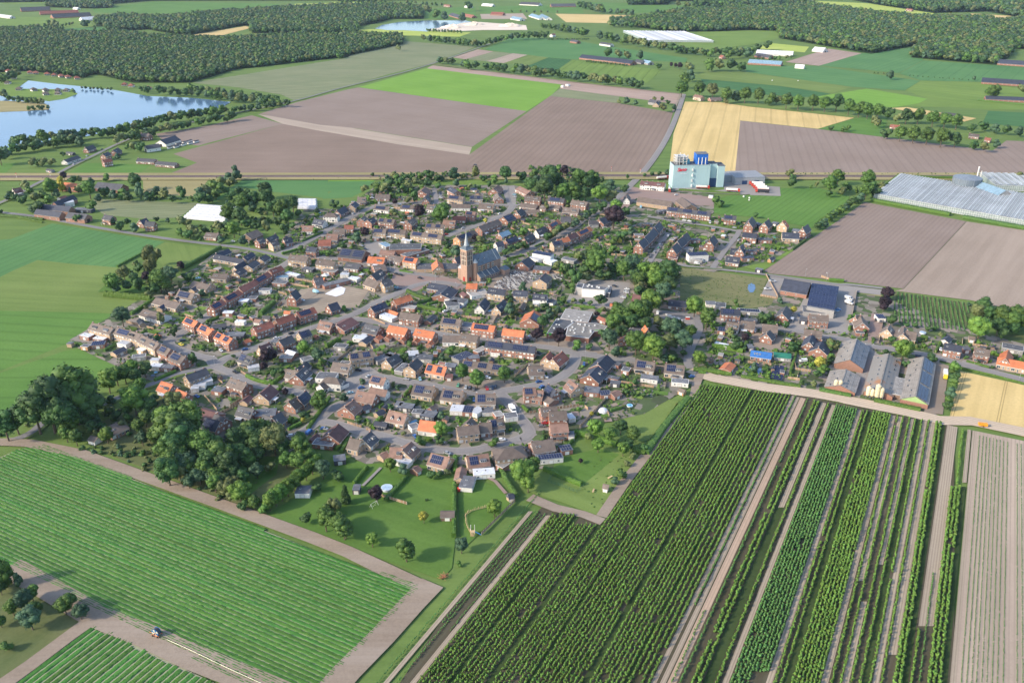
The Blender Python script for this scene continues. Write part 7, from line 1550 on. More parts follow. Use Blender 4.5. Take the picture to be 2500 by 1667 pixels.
# ================================================================== VEHICLES
CC = {'w': ((.75,.75,.74),'white'), 's': ((.42,.44,.46),'silver'), 'k': ((.03,.03,.035),'black'), 'b': ((.05,.14,.38),'blue'), 'n': ((.03,.05,.10),'dark blue'), 'r': ((.50,.03,.03),'red'), 'g': ((.10,.30,.18),'green'), 'c': ((.25,.45,.55),'light blue'), 'y': ((.75,.60,.05),'yellow'), 'e': ((.14,.14,.15),'dark grey')}
tyre = plain('tyre', (.02,.02,.02), .8, .1)
def body_mesh(paint, van):
    prof = [(-2.1,.35),(-2.15,.8),(-1.95,.95),(-1.2,1.45),(.35,1.47),(1.0,1.0),(1.95,.85),(2.15,.6),(2.1,.35)] if not van else [(-2.5,.4),(-2.5,2.05),(1.3,2.1),(1.95,1.35),(2.5,1.15),(2.55,.4)]
    m = MB(); hw_ = .86 if not van else .97
    for s_ in (-1, 1):
        P = [(x, s_*(hw_ if z < 1.05 or van else hw_-.16), z) for x, z in prof]; m.poly(P if s_ < 0 else P[::-1])
    n_ = len(prof)
    for k in range(n_):
        a, b_ = prof[k], prof[(k+1) % n_]; ya = hw_ if a[1] < 1.05 or van else hw_-.16; yb = hw_ if b_[1] < 1.05 or van else hw_-.16
        m.poly([(a[0], -ya, a[1]), (a[0], ya, a[1]), (b_[0], yb, b_[1]), (b_[0], -yb, b_[1])])
    return m.mesh('body', paint)
def glass_mesh(van):
    m = MB()
    if not van:
        m.poly([(.38,-.66,1.43),(.38,.66,1.43),(1.0,.78,1.03),(1.0,-.78,1.03)][::-1]); m.poly([(-1.25,-.66,1.45),(-1.25,.66,1.45),(-1.9,.76,1.0),(-1.9,-.76,1.0)])
        for s_ in (-1, 1):
            P = [(-1.6, s_*.83, 1.02), (.75, s_*.83, 1.02), (.3, s_*.73, 1.4), (-1.2, s_*.73, 1.4)]; m.poly(P if s_ < 0 else P[::-1])
        v = m; 
    else:
        m.poly([(1.36,-.85,2.05),(1.36,.85,2.05),(1.98,.9,1.38),(1.98,-.9,1.38)][::-1])
        for s_ in (-1, 1): P = [(.6, s_*.985, 1.25), (1.7, s_*.985, 1.25), (1.3, s_*.985, 1.85), (.6, s_*.985, 1.85)]; m.poly(P if s_ < 0 else P[::-1])
    for i, q in enumerate(m.v): m.v[i] = (q[0]+(.02 if q[0] > 0 else -.02), q[1]*1.01, q[2]+.025)
    return m.mesh('window', glass)
m = MB(); m.tube((0,-.1,0), (0,.1,0), .32, 10); WHEEL = m.mesh('wheel', tyre)
GLC, GLV = glass_mesh(False), glass_mesh(True)
BODY = {}
def car(px, py, dx, dy, col, van=False, camper=False, extra=''):
    k = (col, van)
    if k not in BODY: BODY[k] = body_mesh(plain('paint_'+CC[col][1].replace(' ', '_'), CC[col][0], .25, .05, spec=.5), van)
    a = G(px, py, 0); b_ = G(px+dx, py+dy, 0); an = math.atan2(b_.y-a.y, b_.x-a.x)
    s_ = 1.0 if not camper else 1.3
    r = obj('van' if van else 'parked_car', None, loc=(a.x, a.y, ZB+.36), rot=an, scale=(s_,)*3)
    obj('body', BODY[k], r); obj('window', GLV if van else GLC, r)
    for x in (-1.35, 1.4):
        for y in (-.8, .8): obj('wheel', WHEEL, r, loc=(x, y*(1.1 if van else 1), .32))
    mark_rect(Vector((a.x, a.y, 0)), an, 2.6, 1.3)
    nm = 'camper van' if camper else 'van' if van else 'car'
    reg(r, f'{CC[col][1]} parked {nm}', nm, a, 'cars and vans parked in the village', (px, py))
CARS = '''L 1740 85 60 -12 n,1722 145 50 22 y,1885 25 40 -15 s,2290 230 30 30 w
Gt 1030 1345 100 -18 w,1240 1275 70 -22 k
M 440 540 60 30 k,580 215 60 -12 b,2205 510 90 12 k,2245 765 60 -10 b,2085 840 60 -12 c,1235 1455 -60 14 w,1720 1355 60 10 s,700 1265 60 -20 k
L 1945 890 60 28 b
N 835 640 100 18 s,1032 640 10 60 c,1580 730 -22 40 g,1690 760 -22 40 s,1745 768 -22 40 k,1802 785 -22 40 e,1990 775 14 40 r,2045 770 -16 40 e,2112 757 -16 40 n,2000 620 40 10 w,500 1290 -20 50 w,455 1345 -20 50 k,2205 1510 100 -8 w,930 1370 60 10 w,1340 1550 60 0 s,1120 60 20 40 n,300 600 50 -20 s
O 757 243 -6 34 b,440 350 30 6 w,388 388 60 -12 b,30 433 -12 30 k,8 436 -12 30 n,410 430 20 -14 b,440 727 30 0 r,415 752 50 0 e,80 865 50 -4 w,305 25 -4 30 w,300 40 -4 30 k,385 150 30 10 k
P 835 182 40 -4 w,1050 135 50 -4 b,590 95 40 -10 k
Q 785 350 48 14 s,1300 320 -20 -30 k,1320 340 -20 -30 e,575 240 20 20 b,960 0 0 20 b
J 1880 628 20 60 n,1378 805 -6 60 w,1380 1090 30 0 k,650 1330 30 -4 b
K 1390 830 4 60 w,650 490 0 40 k,702 508 -4 40 e,215 370 80 10 b
D 590 735 60 6 k,650 742 60 6 k,800 757 60 6 w,860 767 60 6 w,915 787 70 -8 k,955 785 70 -8 e,1375 842 60 4 s,615 935 30 -36 w,560 1005 28 -32 k,505 1070 26 -36 g,460 1122 26 -36 s,410 1178 24 -36 k,420 1155 24 -36 e,1430 985 40 -20 s,1130 1092 60 4 s,1455 828 40 -30 k,1425 792 6 40 k,1835 955 30 30 g,1660 850 30 10 k,695 420 60 4 k,750 432 60 4 e,710 463 60 -6 w,520 1040 20 -30 s
I 1940 640 60 6 w,1930 690 60 6 w,1885 762 60 6 w,1760 595 50 14 k,550 665 30 20 k,540 1330 -12 60 w,520 1360 -10 50 r,225 175 40 -10 k,1930 665 60 6 s
H 685 620 60 -8 c,735 640 60 -8 n,1390 960 60 -20 w,1590 895 40 10 b,910 1278 30 -40 w,1280 1210 20 -30 k,690 420 30 6 k,750 435 30 6 k,1030 480 30 6 k,730 1420 30 -20 k
B 60 890 80 10 k,1605 425 70 6 k,1608 445 70 6 n,1612 470 70 6 s,1620 500 70 6 w,640 505 50 10 w,735 580 -4 40 w,1945 940 60 -14 s,1700 1030 70 -16 r,1660 1040 60 -16 e,370 730 50 -30 s,1030 600 30 0 w,490 1190 40 20 s,540 1240 30 20 n
C 620 458 60 6 c,625 490 60 6 s,410 730 40 -12 w,490 1340 40 -14 n,60 30 10 0 k
Gt 1400 800 60 14 w
U 690 1015 40 -20 k,1075 998 60 -10 k,590 1060 40 -16 s,500 1115 30 -14 w
K 330 240 80 30 w,340 270 80 24 w
A 1900 1150 40 -40 k,700 1130 50 6 w'''
for line in CARS.strip().split('\n'):
    t, rest_ = line.split(' ', 1); ox, oy, sc = TILES[t]
    for it in rest_.split(','):
        q = it.split(); 
        if len(q) == 5: car(ox+float(q[0])/sc, oy+float(q[1])/sc, float(q[2])/sc, float(q[3])/sc, q[4])
for s_, c, cm in (('D 1095 782 4 50','w',0), ('D 305 605 20 -30','c',0), ('D 945 1255 80 6','w',0), ('J 1930 1152 -80 6','w',0), ('J 260 602 10 -40','w',0), ('P 955 160 30 -26','b',0), ('K 340 300 80 24','w',1), ('K 335 250 80 24','w',1), ('N 2345 1075 30 60','w',1), ('O 178 625 20 50','w',1), ('B 640 480 8 40','e',0)):
    q = s_.split(); ox, oy, sc = TILES[q[0]]; x, y, dx, dy = [float(v) for v in q[1:]]; car(ox+x/sc, oy+y/sc, dx/sc, dy/sc, c, True, bool(cm))
# tanker lorries
lw, lr_, lk = plain('lorry_white', (.76,.72,.66), .4, .05), plain('lorry_red', (.62,.06,.03), .35, .05), plain('lorry_dark', (.05,.05,.06), .5, .2)
def lorry(s_, label, dark_=False, cab=None):
    q = s_.split(); ox, oy, sc = TILES[q[0]]; x, y, dx, dy = [float(v)/sc for v in q[1:]]; a, b_ = G(ox+x, oy+y, 0), G(ox+x+dx, oy+y+dy, 0); an = math.atan2(b_.y-a.y, b_.x-a.x)
    r = obj('tanker_lorry', None, loc=(a.x, a.y, ZB+.36), rot=an); named(r, label, 'lorry', 'tanker lorries of the mill')
    m = MB(); m.box(-8.2, 3.9, -1.25, 1.25, 1.5, 3.3, 0); m.tube((-8.2,0,2.7), (3.9,0,2.7), 1.15, 10, 0); m.obj('tank', lk if dark_ else lw, r)
    if not dark_: m = MB(); m.box(-8, 3.6, -1.29, -1.26, 1.55, 2.0); m.box(-8, 3.6, 1.26, 1.29, 1.55, 2.0); m.obj('red_stripe', lr_, r)
    m = MB(); m.box(4.6, 6.8, -1.22, 1.22, .7, 3.5, 0); m.box(6.8, 6.84, -1.05, 1.05, 2.1, 3.1, 1); m.box(5.2, 6.4, -1.25, -1.22, 2.1, 3.0, 1); m.box(5.2, 6.4, 1.22, 1.25, 2.1, 3.0, 1); m.obj('cab', [cab or lr_, glass], r)
    m = MB(); m.box(-8, 6.6, -.5, .5, .8, 1.5); m.obj('chassis', lk, r)
    for xx in (-6.8, -5.5, -4.2, 3.2, 5.8):
        for yy in (-1.0, 1.0): obj('wheel', WHEEL, r, loc=(xx, yy, .5), scale=(1.55, 1.8, 1.55))
lorry('D 1020 388 100 4', 'white and red tanker lorry parked along the mill front'); lorry('D 1368 422 100 5', 'white tanker lorry with red cab at the yard hedge')
lorry('D 560 280 60 -5', 'white tanker lorry behind the white mill office'); lorry('D 630 412 4 40', 'white tanker lorry standing end-on beside the mill office')
for k, (x, y) in enumerate(((1615,342),(1638,362),(1660,384),(1682,405))): lorry(f'D {x} {y} -100 -6', ['topmost','second from top','third from top','fourth from top'][k]+' of the parked row of white tankers in the truck yard')
lorry('D 1690 430 -100 -6', 'black-sided lorry, lowest of the parked row in the truck yard', True)
def box_thing(name, s_, size, mats_, label, cat, z=.36):
    q = s_.split(); ox, oy, sc = TILES[q[0]]; x, y, dx, dy = [float(v)/sc for v in q[1:]]; a, b_ = G(ox+x, oy+y, 0), G(ox+x+dx, oy+y+dy, 0)
    r = obj(name, None, loc=(a.x, a.y, ZB+z), rot=math.atan2(b_.y-a.y, b_.x-a.x)); named(r, label, cat)
    return r
r = box_thing('box_truck', 'K 1440 1140 4 60', 0, 0, 'white and yellow box truck between the right barn and the wheat', 'truck')
m = MB(); m.box(-5, 2, -1.25, 1.25, 1, 3.7); m.obj('cargo_box', white, r); m = MB(); m.box(2.1, 4.3, -1.2, 1.2, .6, 2.9); m.obj('cab', MATS.get('paint_yellow') or plain('paint_yellow', (.75,.6,.05)), r)
for xx in (-3.5, 3.3):
    for yy in (-1, 1): obj('wheel', WHEEL, r, loc=(xx, yy, .5), scale=(1.5,)*3)
r = box_thing('farm_trailer', 'Nn 2398 1043 10 1', 0, 0, 'orange farm trailer standing at the sand track corner', 'trailer')
m = MB(); m.box(-2.4, 2.4, -1.1, 1.1, .8, 2.0); m.obj('tipper_body', plain('orange_paint', (.80,.30,.02), .5), r)
for yy in (-1, 1): obj('wheel', WHEEL, r, loc=(0, yy, .45), scale=(1.4,)*3)
m = MB(); m.tube((2.4,0,.9), (4.2,0,.6), .08, 5); m.obj('drawbar', lk, r)
r = box_thing('tractor', 'K 300 1310 30 6', 0, 0, 'green tractor in front of the low wide barn', 'tractor'); tg = plain('tractor_green', (.06,.26,.05), .4)
m = MB(); m.box(.2, 2.4, -.45, .45, .9, 1.7); m.obj('bonnet', tg, r); m = MB(); m.box(-1.1, .2, -.7, .7, 1.0, 2.6, 0); m.box(-1.15, .25, -.75, .75, 2.6, 2.75, 1); m.obj('cab', [glass, tg], r)
for xx, sc_ in ((-.7, 2.5), (1.8, 1.6)):
    for yy in (-.85, .85): obj('wheel', WHEEL, r, loc=(xx, yy, .32*sc_), scale=(sc_, 2, sc_))
# irrigation reel with hose
p = G(385, 1553, 0); r = obj('irrigation_reel', None, loc=(p.x, p.y, .85), rot=-.35); named(r, 'blue and black hose reel machine on the track between crop fields', 'hose reel')
r.scale = (.85,)*3; bm_, by_ = plain('reel_blue', (.01,.10,.26), .5), plain('reel_cream', (.70,.68,.50), .5); om = plain('reel_orange', (.55,.18,.06), .6)
m = MB(); m.tube((0,-1.0,2.3), (0,.8,2.3), 1.75, 20); m.obj('hose_drum', lk, r)
m = MB(); m.tube((0,-1.1,2.3), (0,-1.0,2.3), 2.0, 20); m.tube((0,.8,2.3), (0,.9,2.3), 2.0, 20); m.obj('drum_flange', bm_, r)
m = MB()
for k in range(0, 20, 5):
    t0_, t1_ = k*math.pi/10, (k+2.5)*math.pi/10; m.poly([(0,-1.13,2.3), (1.9*math.cos(t0_),-1.13,2.3+1.9*math.sin(t0_)), (1.9*math.cos(t1_),-1.13,2.3+1.9*math.sin(t1_))])
m.obj('cream_sector', by_, r)
m = MB(); m.box(-2.2, 2.2, -1.4, -1.2, .5, .75); m.box(-2.2, 2.2, 1.0, 1.2, .5, .75); m.tube((-2.2,0,.6), (-4.6,0,.4), .12, 6)
for x in (-1.5, 1.5): m.tube((x,-1.3,.6), (0,-1.2,2.3), .1, 5); m.tube((x,1.1,.6), (0,1.0,2.3), .1, 5)
m.obj('frame', om, r)
for xx in (-1.4, 1.4):
    for yy in (-1.6, 1.4): obj('wheel', WHEEL, r, loc=(xx, yy, .45), scale=(1.4,)*3)
hp_ = smooth_line([G(x, y, 0) for x, y in toks('X 1130 1285 1300 1360 1500 1460 1700 1550 1900 1640')], 2); m = MB()
for a, b_ in zip(hp_, hp_[1:]): m.tube((a.x-p.x, a.y-p.y, .12), (b_.x-p.x, b_.y-p.y, .12), .09, 6)
o = m.obj('irrigation_hose', by_, loc=(p.x, p.y, .85)); named(o, 'long pale irrigation hose laid along the crop field edge', 'hose')
# ================================================================== STREET AND GARDEN THINGS
m = MB(); m.tube((0,0,0), (0,0,6.5), .07, 6, 0, .05); m.tube((0,0,6.4), (.9,0,6.6), .04, 5); POLE = m.mesh('pole', steel)
m = MB(); m.box(.6, 1.25, -.12, .12, 6.5, 6.68, 0); LAMP = m.mesh('lamp_head', white)
for x, y in toks('N 1690 560 N 690 560 N 130 1345 N 1730 1500 O 230 690 O 495 345 O 768 205 M 1270 1100 M 470 595 M 140 435 M 2200 430 L 2200 430 L 2110 270 F 1730 1500 D 1395 1350 D 380 690 D 640 640 D 1160 290 I 1155 1500 I 1345 1520 I 605 1390 I 820 1430 H 1250 540 H 1560 640 H 600 320 H 665 330 J 1160 130 J 1955 170 J 2200 210 K 520 850 K 600 860 K 85 30 A 935 1210 A 1395 1290 B 360 800 B 1100 600 C 700 610 Gt 1520 1200 Gt 640 50 S 985 660 S 1635 760 C 1440 660 R 180 200 R 430 275 Q 1250 270 J 1700 800 K 2300 1150 K 2290 1180 K 1780 990'):
    p = G(x, y, 0); r = obj('street_lamp', None, loc=(p.x, p.y, ZB), rot=random.uniform(0, 6)); obj('pole', POLE, r); obj('lamp_head', LAMP, r)
    reg(r, 'slim street lamp', 'street lamp', p, 'street lamps', (x, y))
# railway signals, crossing barriers, fence
for x, y, lb in ((*toks('S 195 170')[0], 'left white rail signal beside the track'), (*toks('S 580 150')[0], 'crossing light mast at the left level crossing'), (*toks('D 295 215')[0], 'crossing light mast at the mill level crossing'), (*toks('C 2010 120')[0], 'short signal mast right of the railway hedge')):
    p = G(x, y, 0); m = MB(); m.tube((0,0,0), (0,0,5.5), .12, 6, 0)
    for k in range(3): m.box(-.35, .35, -.1, .1, 1.5+k*1.6, 2.1+k*1.6, k % 2)
    m.box(-.5, .5, -.12, .12, 5.2, 6.0, 1); o = m.obj('rail_signal', [white, lr_], loc=(p.x, p.y, ZB)); named(o, lb, 'rail signal')
for x0_ in range(16):
    p = G(*toks(f'D {5+x0_*6} 245')[0]); 
# garden pools and trampolines
def round_pool(s_, r_, h_, col, label, cat='pool', legs=False):
    x, y = toks(s_)[0]; p = G(x, y, h_); r = obj('round_pool' if cat == 'pool' else 'trampoline', None, loc=(p.x, p.y, ZB)); named(r, label, cat)
    m = MB(); m.tube((0,0,0 if not legs else h_-.15), (0,0,h_), r_, 24, 0); m.obj('rim', plain('pool_rim', (.55,.60,.66), .4) if not legs else col, r)
    m = MB(); m.tube((0,0,h_-.1), (0,0,h_+.02), r_*.88, 24); m.obj('pool_cover' if not legs else 'jump_mat', col, r)
    if legs:
        for k in range(6): a_ = k*math.pi/3; m = MB(); m.tube((r_*math.cos(a_), r_*math.sin(a_), 0), (r_*math.cos(a_), r_*math.sin(a_), h_), .05, 4); m.obj('leg', steel, r)
    mark_rect(p, 0, r_, r_)
pb, pd = plain('pool_blue', (.15,.42,.65), .25), plain('jump_mat', (.03,.04,.06), .7); pl_ = plain('pool_pale', (.42,.55,.70), .3)
round_pool('Q 388 565', 3.0, 1.2, pl_, 'large round above-ground pool with pale cover on the south lawn')
round_pool('O 1132 570', 1.9, .7, pb, 'bright blue round pool on the dry corner meadow'); round_pool('N 1480 297', 1.9, .9, pd, 'black round trampoline beside the garden with round shrubs', 'trampoline', True)
round_pool('K 1190 620', 2.2, 1.0, pl_, 'round covered pool behind the right end houses'); round_pool('A 1935 705', 1.8, .9, plain('pool_aqua', (.3,.62,.7)), 'aqua trampoline behind the northwest street houses', 'trampoline', True)
round_pool('B 60 660', .8, .5, pb, 'small blue paddling pool at the northwest hipped house'); round_pool('L 1355 525', 1.3, .4, pb, 'small blue paddling pool behind the western solar corner house'); round_pool('M 165 740', 1.5, .4, pb, 'blue paddling pool at the southwest flat shed')
round_pool('C 700 1075', 1.4, .6, pb, 'blue pool in the garden above the lower avenue'); round_pool('D 1445 975', 1.3, .6, pd, 'dark trampoline inside the new estate bend', 'trampoline', True); round_pool('L 1310 570', 1.4, .6, plain('pool_grey', (.15,.2,.3)), 'grey-blue trampoline by the western hedge', 'trampoline', True)
for s_, w_, l_, lb in (('N 932 1245', 2.5, 5.5, 'bright blue rectangular pool left of the tiled cottage'), ('F 1955 472', 3, 5, 'light blue rectangular pool behind the western garden row'), ('J 2330 560', 3, 5, 'blue covered basin beside the solar hall'), ('H 2030 945', 2.6, 3.2, 'blue tarpaulin pool behind the houses under the church')):
    x, y = toks(s_)[0]; p = G(x, y, 0); m = MB(); m.box(-l_/2, l_/2, -w_/2, w_/2, 0, .35, 1); m.box(-l_/2+.2, l_/2-.2, -w_/2+.2, w_/2-.2, .35, .4, 0); o = m.obj('garden_pool', [pb, white], loc=(p.x, p.y, ZB+.1), rot=.6); named(o, lb, 'pool')
# white garden tent, dome greenhouse, gazebo
p = G(*toks('Gt 1730 460')[0]); m = MB(); N = 6
for k in range(N):
    a0_, a1_ = k*2*math.pi/N, (k+1)*2*math.pi/N; m.poly([(3.6*math.cos(a0_), 3.6*math.sin(a0_), 2.0), (3.6*math.cos(a1_), 3.6*math.sin(a1_), 2.0), (1.1*math.cos(a1_), 1.1*math.sin(a1_), 3.1), (1.1*math.cos(a0_), 1.1*math.sin(a0_), 3.1)]); m.poly([(1.1*math.cos(a0_), 1.1*math.sin(a0_), 3.1), (1.1*math.cos(a1_), 1.1*math.sin(a1_), 3.1), (0,0,4.6)]); m.tube((3.5*math.cos(a0_), 3.5*math.sin(a0_), 0), (3.5*math.cos(a0_), 3.5*math.sin(a0_), 2.0), .05, 4)
o = m.obj('garden_tent', white, loc=(p.x, p.y, ZB)); named(o, 'pointed white garden tent above the building site', 'tent')
p = G(*toks('O 915 625')[0]); vs, f_ = ico(2); V = [(v[0]*3.2, v[1]*3.2, max(0, v[2])*2.6) for v in vs]; o = obj('dome_tent', mesh('dome_tent', V, [tuple(int(i) for i in q) for q in f_], film), loc=(p.x, p.y, ZB)); named(o, 'pale domed garden tent in the kitchen garden', 'tent')
p = G(*toks('R 125 700')[0]); r = obj('gazebo', None, loc=(p.x, p.y, ZB)); named(r, 'six-sided glazed gazebo at the end of the brick path', 'gazebo')
m = MB(); R6 = [(2.1*math.cos(k*math.pi/3), 2.1*math.sin(k*math.pi/3)) for k in range(6)]; m.prism(R6, 0, 2.4); m.obj('wall', WM('y'), r); m = MB()
for k in range(6): m.poly([(R6[k][0]*1.25, R6[k][1]*1.25, 2.3), (R6[(k+1)%6][0]*1.25, R6[(k+1)%6][1]*1.25, 2.3), (0,0,3.8)])
m.obj('roof', RM('g'), r)
# stake fence round the garden with the climbing frame
sl_p = smooth_line([G(x, y, 0) for x, y in toks('Q 1065 688 1030 703 990 712 950 722 920 735 905 755 905 790 915 830 935 865 945 885')], 2); r = obj('stake_fence', None, loc=(sl_p[0].x, sl_p[0].y, ZB)); named(r, 'curving play structure of peeled wooden stakes on the lawn', 'play structure')
wd_m = plain('peeled_wood', (.58,.42,.24), .8, .15); acc = 0; sm = MB(); sm.tube((0,0,0), (0,0,1.5), .09, 5); SM_ = sm.mesh('stake', wd_m)
for a, b_ in zip(sl_p, sl_p[1:]):
    n_ = max(1, int((b_-a).length/.62))
    for k in range(n_):
        q = a.lerp(b_, k/n_); obj('stake', SM_, r, loc=(q.x-sl_p[0].x, q.y-sl_p[0].y, 0), rot=(random.uniform(-.25, .25), random.uniform(-.25, .25), 0), scale=(1, 1, random.uniform(.7, 1.5)))
m = MB()
for a, b_ in zip(sl_p, sl_p[1:]): m.tube((a.x-sl_p[0].x, a.y-sl_p[0].y, .9), (b_.x-sl_p[0].x, b_.y-sl_p[0].y, .9), .07, 4); m.tube((a.x-sl_p[0].x+.6, a.y-sl_p[0].y, .5), (b_.x-sl_p[0].x+.6, b_.y-sl_p[0].y, .5), .07, 4)
m.obj('rail', wd_m, r)
p = G(*toks('Q 952 878')[0]); r = obj('climbing_tower', None, loc=(p.x, p.y, ZB)); named(r, 'wooden climbing tower with white poles and blue slide', 'climbing tower')
for x, y, h_ in ((-1,-1,3),(1,-1,3),(-1,1,5.2),(1,1,5.2)): m = MB(); m.tube((x,y,0), (x*.9,y*.9,h_), .12, 6); m.obj('pole', wd_m if h_ < 4 else white, r)
m = MB(); m.box(-1.1, 1.1, -1.1, 1.1, 1.8, 1.95); 
for k in range(7): m.box(-.7, .7, -1.3-.05*k, -1.2-.05*k, .25*k+.1, .25*k+.2)
m.obj('platform', wd_m, r); m = MB(); m.poly([(1.1,-.4,1.9),(1.1,.4,1.9),(4,.4,.1),(4,-.4,.1)]); m.obj('slide', pb, r)
# palings and timber garden fences: panels between posts
FN = 'N -10 1262 200 1330;N 260 1355 330 1385;M 520 530 600 580;D 10 1150 140 1165;D 180 990 200 1050;Gt 1170 470 1560 540;Gt 1060 680 1180 720;Gt 1200 560 1500 610;M 240 1120 480 1010;M 0 880 180 1080;M 2110 930 2230 1090;H 350 1060 530 1140;H 1620 1030 1900 1060;R 510 340 590 230;O 720 760 930 530 950 480;O 530 605 720 580;O 310 640 370 630;J 1440 395 1640 430;J 1270 660 1270 560;J 1840 1240 2020 1270;J 1830 1170 1850 1240;I 1720 140 1900 160;I 1040 1000 1060 990;H 2080 1120 2240 860;Q 1010 880 1230 660;K 1330 860 1440 640;K 430 150 340 630;K 740 460 680 750;N 1120 240 1300 90;N 560 200 740 150;F 930 1110 1160 1160;O 190 340 300 240;M 1900 370 2160 160;J 1640 410 1500 150;N 300 120 360 200;N 770 900 900 800;N 1440 920 1540 840;H 1260 440 1420 420;I 840 380 1020 415;O 1060 390 1330 430;C 900 920 1000 960;E 20 1400 110 1430;N 2230 1120 2260 1200;Q 520 680 330 620'
pm = MB(); pm.box(0, 1.76, -.03, .03, .05, 1.75, 0); PANEL = pm.mesh('fence_panel', tim); qm = MB(); qm.box(-.06, .06, -.06, .06, 0, 1.9); POST = qm.mesh('fence_post', stone)
for s_ in FN.split(';'):
    P = [G(x, y, 0) for x, y in toks(s_)]; r = obj('timber_fence', None, loc=(P[0].x, P[0].y, ZB)); reg(r, 'brown wooden panel fence', 'fence', P[0].lerp(P[-1], .5), 'wooden garden fences')
    for a, b_ in zip(P, P[1:]):
        n_ = max(1, int((b_-a).length/1.85)); an = math.atan2(b_.y-a.y, b_.x-a.x)
        for k in range(min(n_, 40)):
            q = a.lerp(b_, k/n_); v = q-P[0]; obj('fence_panel', PANEL, r, loc=(v.x, v.y, 0), rot=an); obj('fence_post', POST, r, loc=(v.x, v.y, 0))
    for a, b_ in zip(P, P[1:]): mark_seg(a, b_, .8)
# goal, swing frame, volley net, birdhouse pole, red play house, wood pile
for s_, w_, lb in (('F 1190 782', 5, 'white football goal at the grove windbreak'), ('F 970 930', 4, 'small white goal on the worn west meadow'), ('S 350 20', 5, 'tall white goal in the hamlet meadow')):
    p = G(*toks(s_)[0]); m = MB(); m.tube((0,0,0), (0,0,2.4), .08, 5); m.tube((w_,0,0), (w_,0,2.4), .08, 5); m.tube((0,0,2.4), (w_,0,2.4), .08, 5); m.tube((0,0,2.4), (0,1.5,0), .05, 4); m.tube((w_,0,2.4), (w_,1.5,0), .05, 4)
    o = m.obj('goal', white, loc=(p.x, p.y, ZB)); named(o, lb, 'goal')
p = G(*toks('Q 305 690')[0]); m = MB()
for x in (-2, 2): m.tube((x,-1,0), (x,0,2.3), .07, 5); m.tube((x,1,0), (x,0,2.3), .07, 5)
m.tube((-2,0,2.3), (2,0,2.3), .07, 5); m.box(-.8,-.4,-.15,.15,.5,.56); m.box(.4,.8,-.15,.15,.5,.56); o = m.obj('garden_swing', white, loc=(p.x, p.y, ZB), rot=.9); named(o, 'white swing frame beneath the round purple tree', 'swing')
p = G(*toks('Y 715 860')[0]); m = MB()
for k in range(70): a_ = Vector((random.gauss(0,.9), random.gauss(0,.7), random.uniform(.1,1.1))); b_ = a_+Vector((random.gauss(0,1), random.gauss(0,1), random.gauss(0,.25))); m.tube(a_, b_, .06, 3)
o = m.obj('brushwood_pile', plain('brushwood', (.42,.17,.10), .9), loc=(p.x, p.y, ZB+.3)); named(o, 'reddish brushwood pile at the field track corner', 'brushwood pile')
p = G(*toks('Y 818 275')[0]); m = MB(); m.box(-.7,.7,-.7,.7,0,1.5,0); m.poly([(-.9,-.9,1.5),(.9,-.9,1.5),(.9,0,2.3),(-.9,0,2.3)],0); m.poly([(.9,.9,1.5),(-.9,.9,1.5),(-.9,0,2.3),(.9,0,2.3)],0); o = m.obj('play_house', lr_, loc=(p.x, p.y, ZB)); named(o, 'small bright red play house by the glazed extension', 'play house')
r = None; p = G(*toks('R 480 600')[0]); q2_ = G(*toks('R 480 640')[0]); m = MB(); pen = [G(x, y, 0) for x, y in toks('R 400 548 600 620 560 655 370 585')]
for a, b_ in zip(pen, pen[1:]+pen[:1]):
    n_ = max(2, int((b_-a).length/2))
    for k in range(n_): q = a.lerp(b_, k/n_)-pen[0]; m.tube((q.x,q.y,0), (q.x,q.y,1.8), .06, 4)
    for z_ in (.3, .9, 1.7): m.tube(tuple(a-pen[0]+Vector((0,0,z_))), tuple(b_-pen[0]+Vector((0,0,z_))), .04, 4)
o = m.obj('wire_pen', plain('green_wire', (.03,.10,.07)), loc=(pen[0].x, pen[0].y, ZB)); named(o, 'dark green wire animal pen behind the paddock hedge', 'pen')
for s_, lb in (('R 668 648', 'pale plank lying left of the paddock hut'), ('R 778 560', 'pale wooden table behind the paddock hut')):
    p = G(*toks(s_)[0]); m = MB(); m.box(-1.6, 1.6, -.4, .4, .7, .82); m.tube((-1.4,0,0), (-1.4,0,.7), .08, 5); m.tube((1.4,0,0), (1.4,0,.7), .08, 5); o = m.obj('wooden_table', wd_m, loc=(p.x, p.y, ZB), rot=random.random()*2); named(o, lb, 'table')
# flagpoles on the square
for s_, lb in (('H 604 350', 'left white flagpole at the square'), ('H 664 350', 'right white flagpole at the square'), ('H 1250 530', 'white flagpole in the middle of the square')):
    p = G(*toks(s_)[0]); m = MB(); m.tube((0,0,0), (0,0,11), .11, 6, 0, .05); m.tube((0,0,0), (0,0,.4), .35, 8); o = m.obj('flagpole', white, loc=(p.x, p.y, ZB)); named(o, lb, 'flagpole')
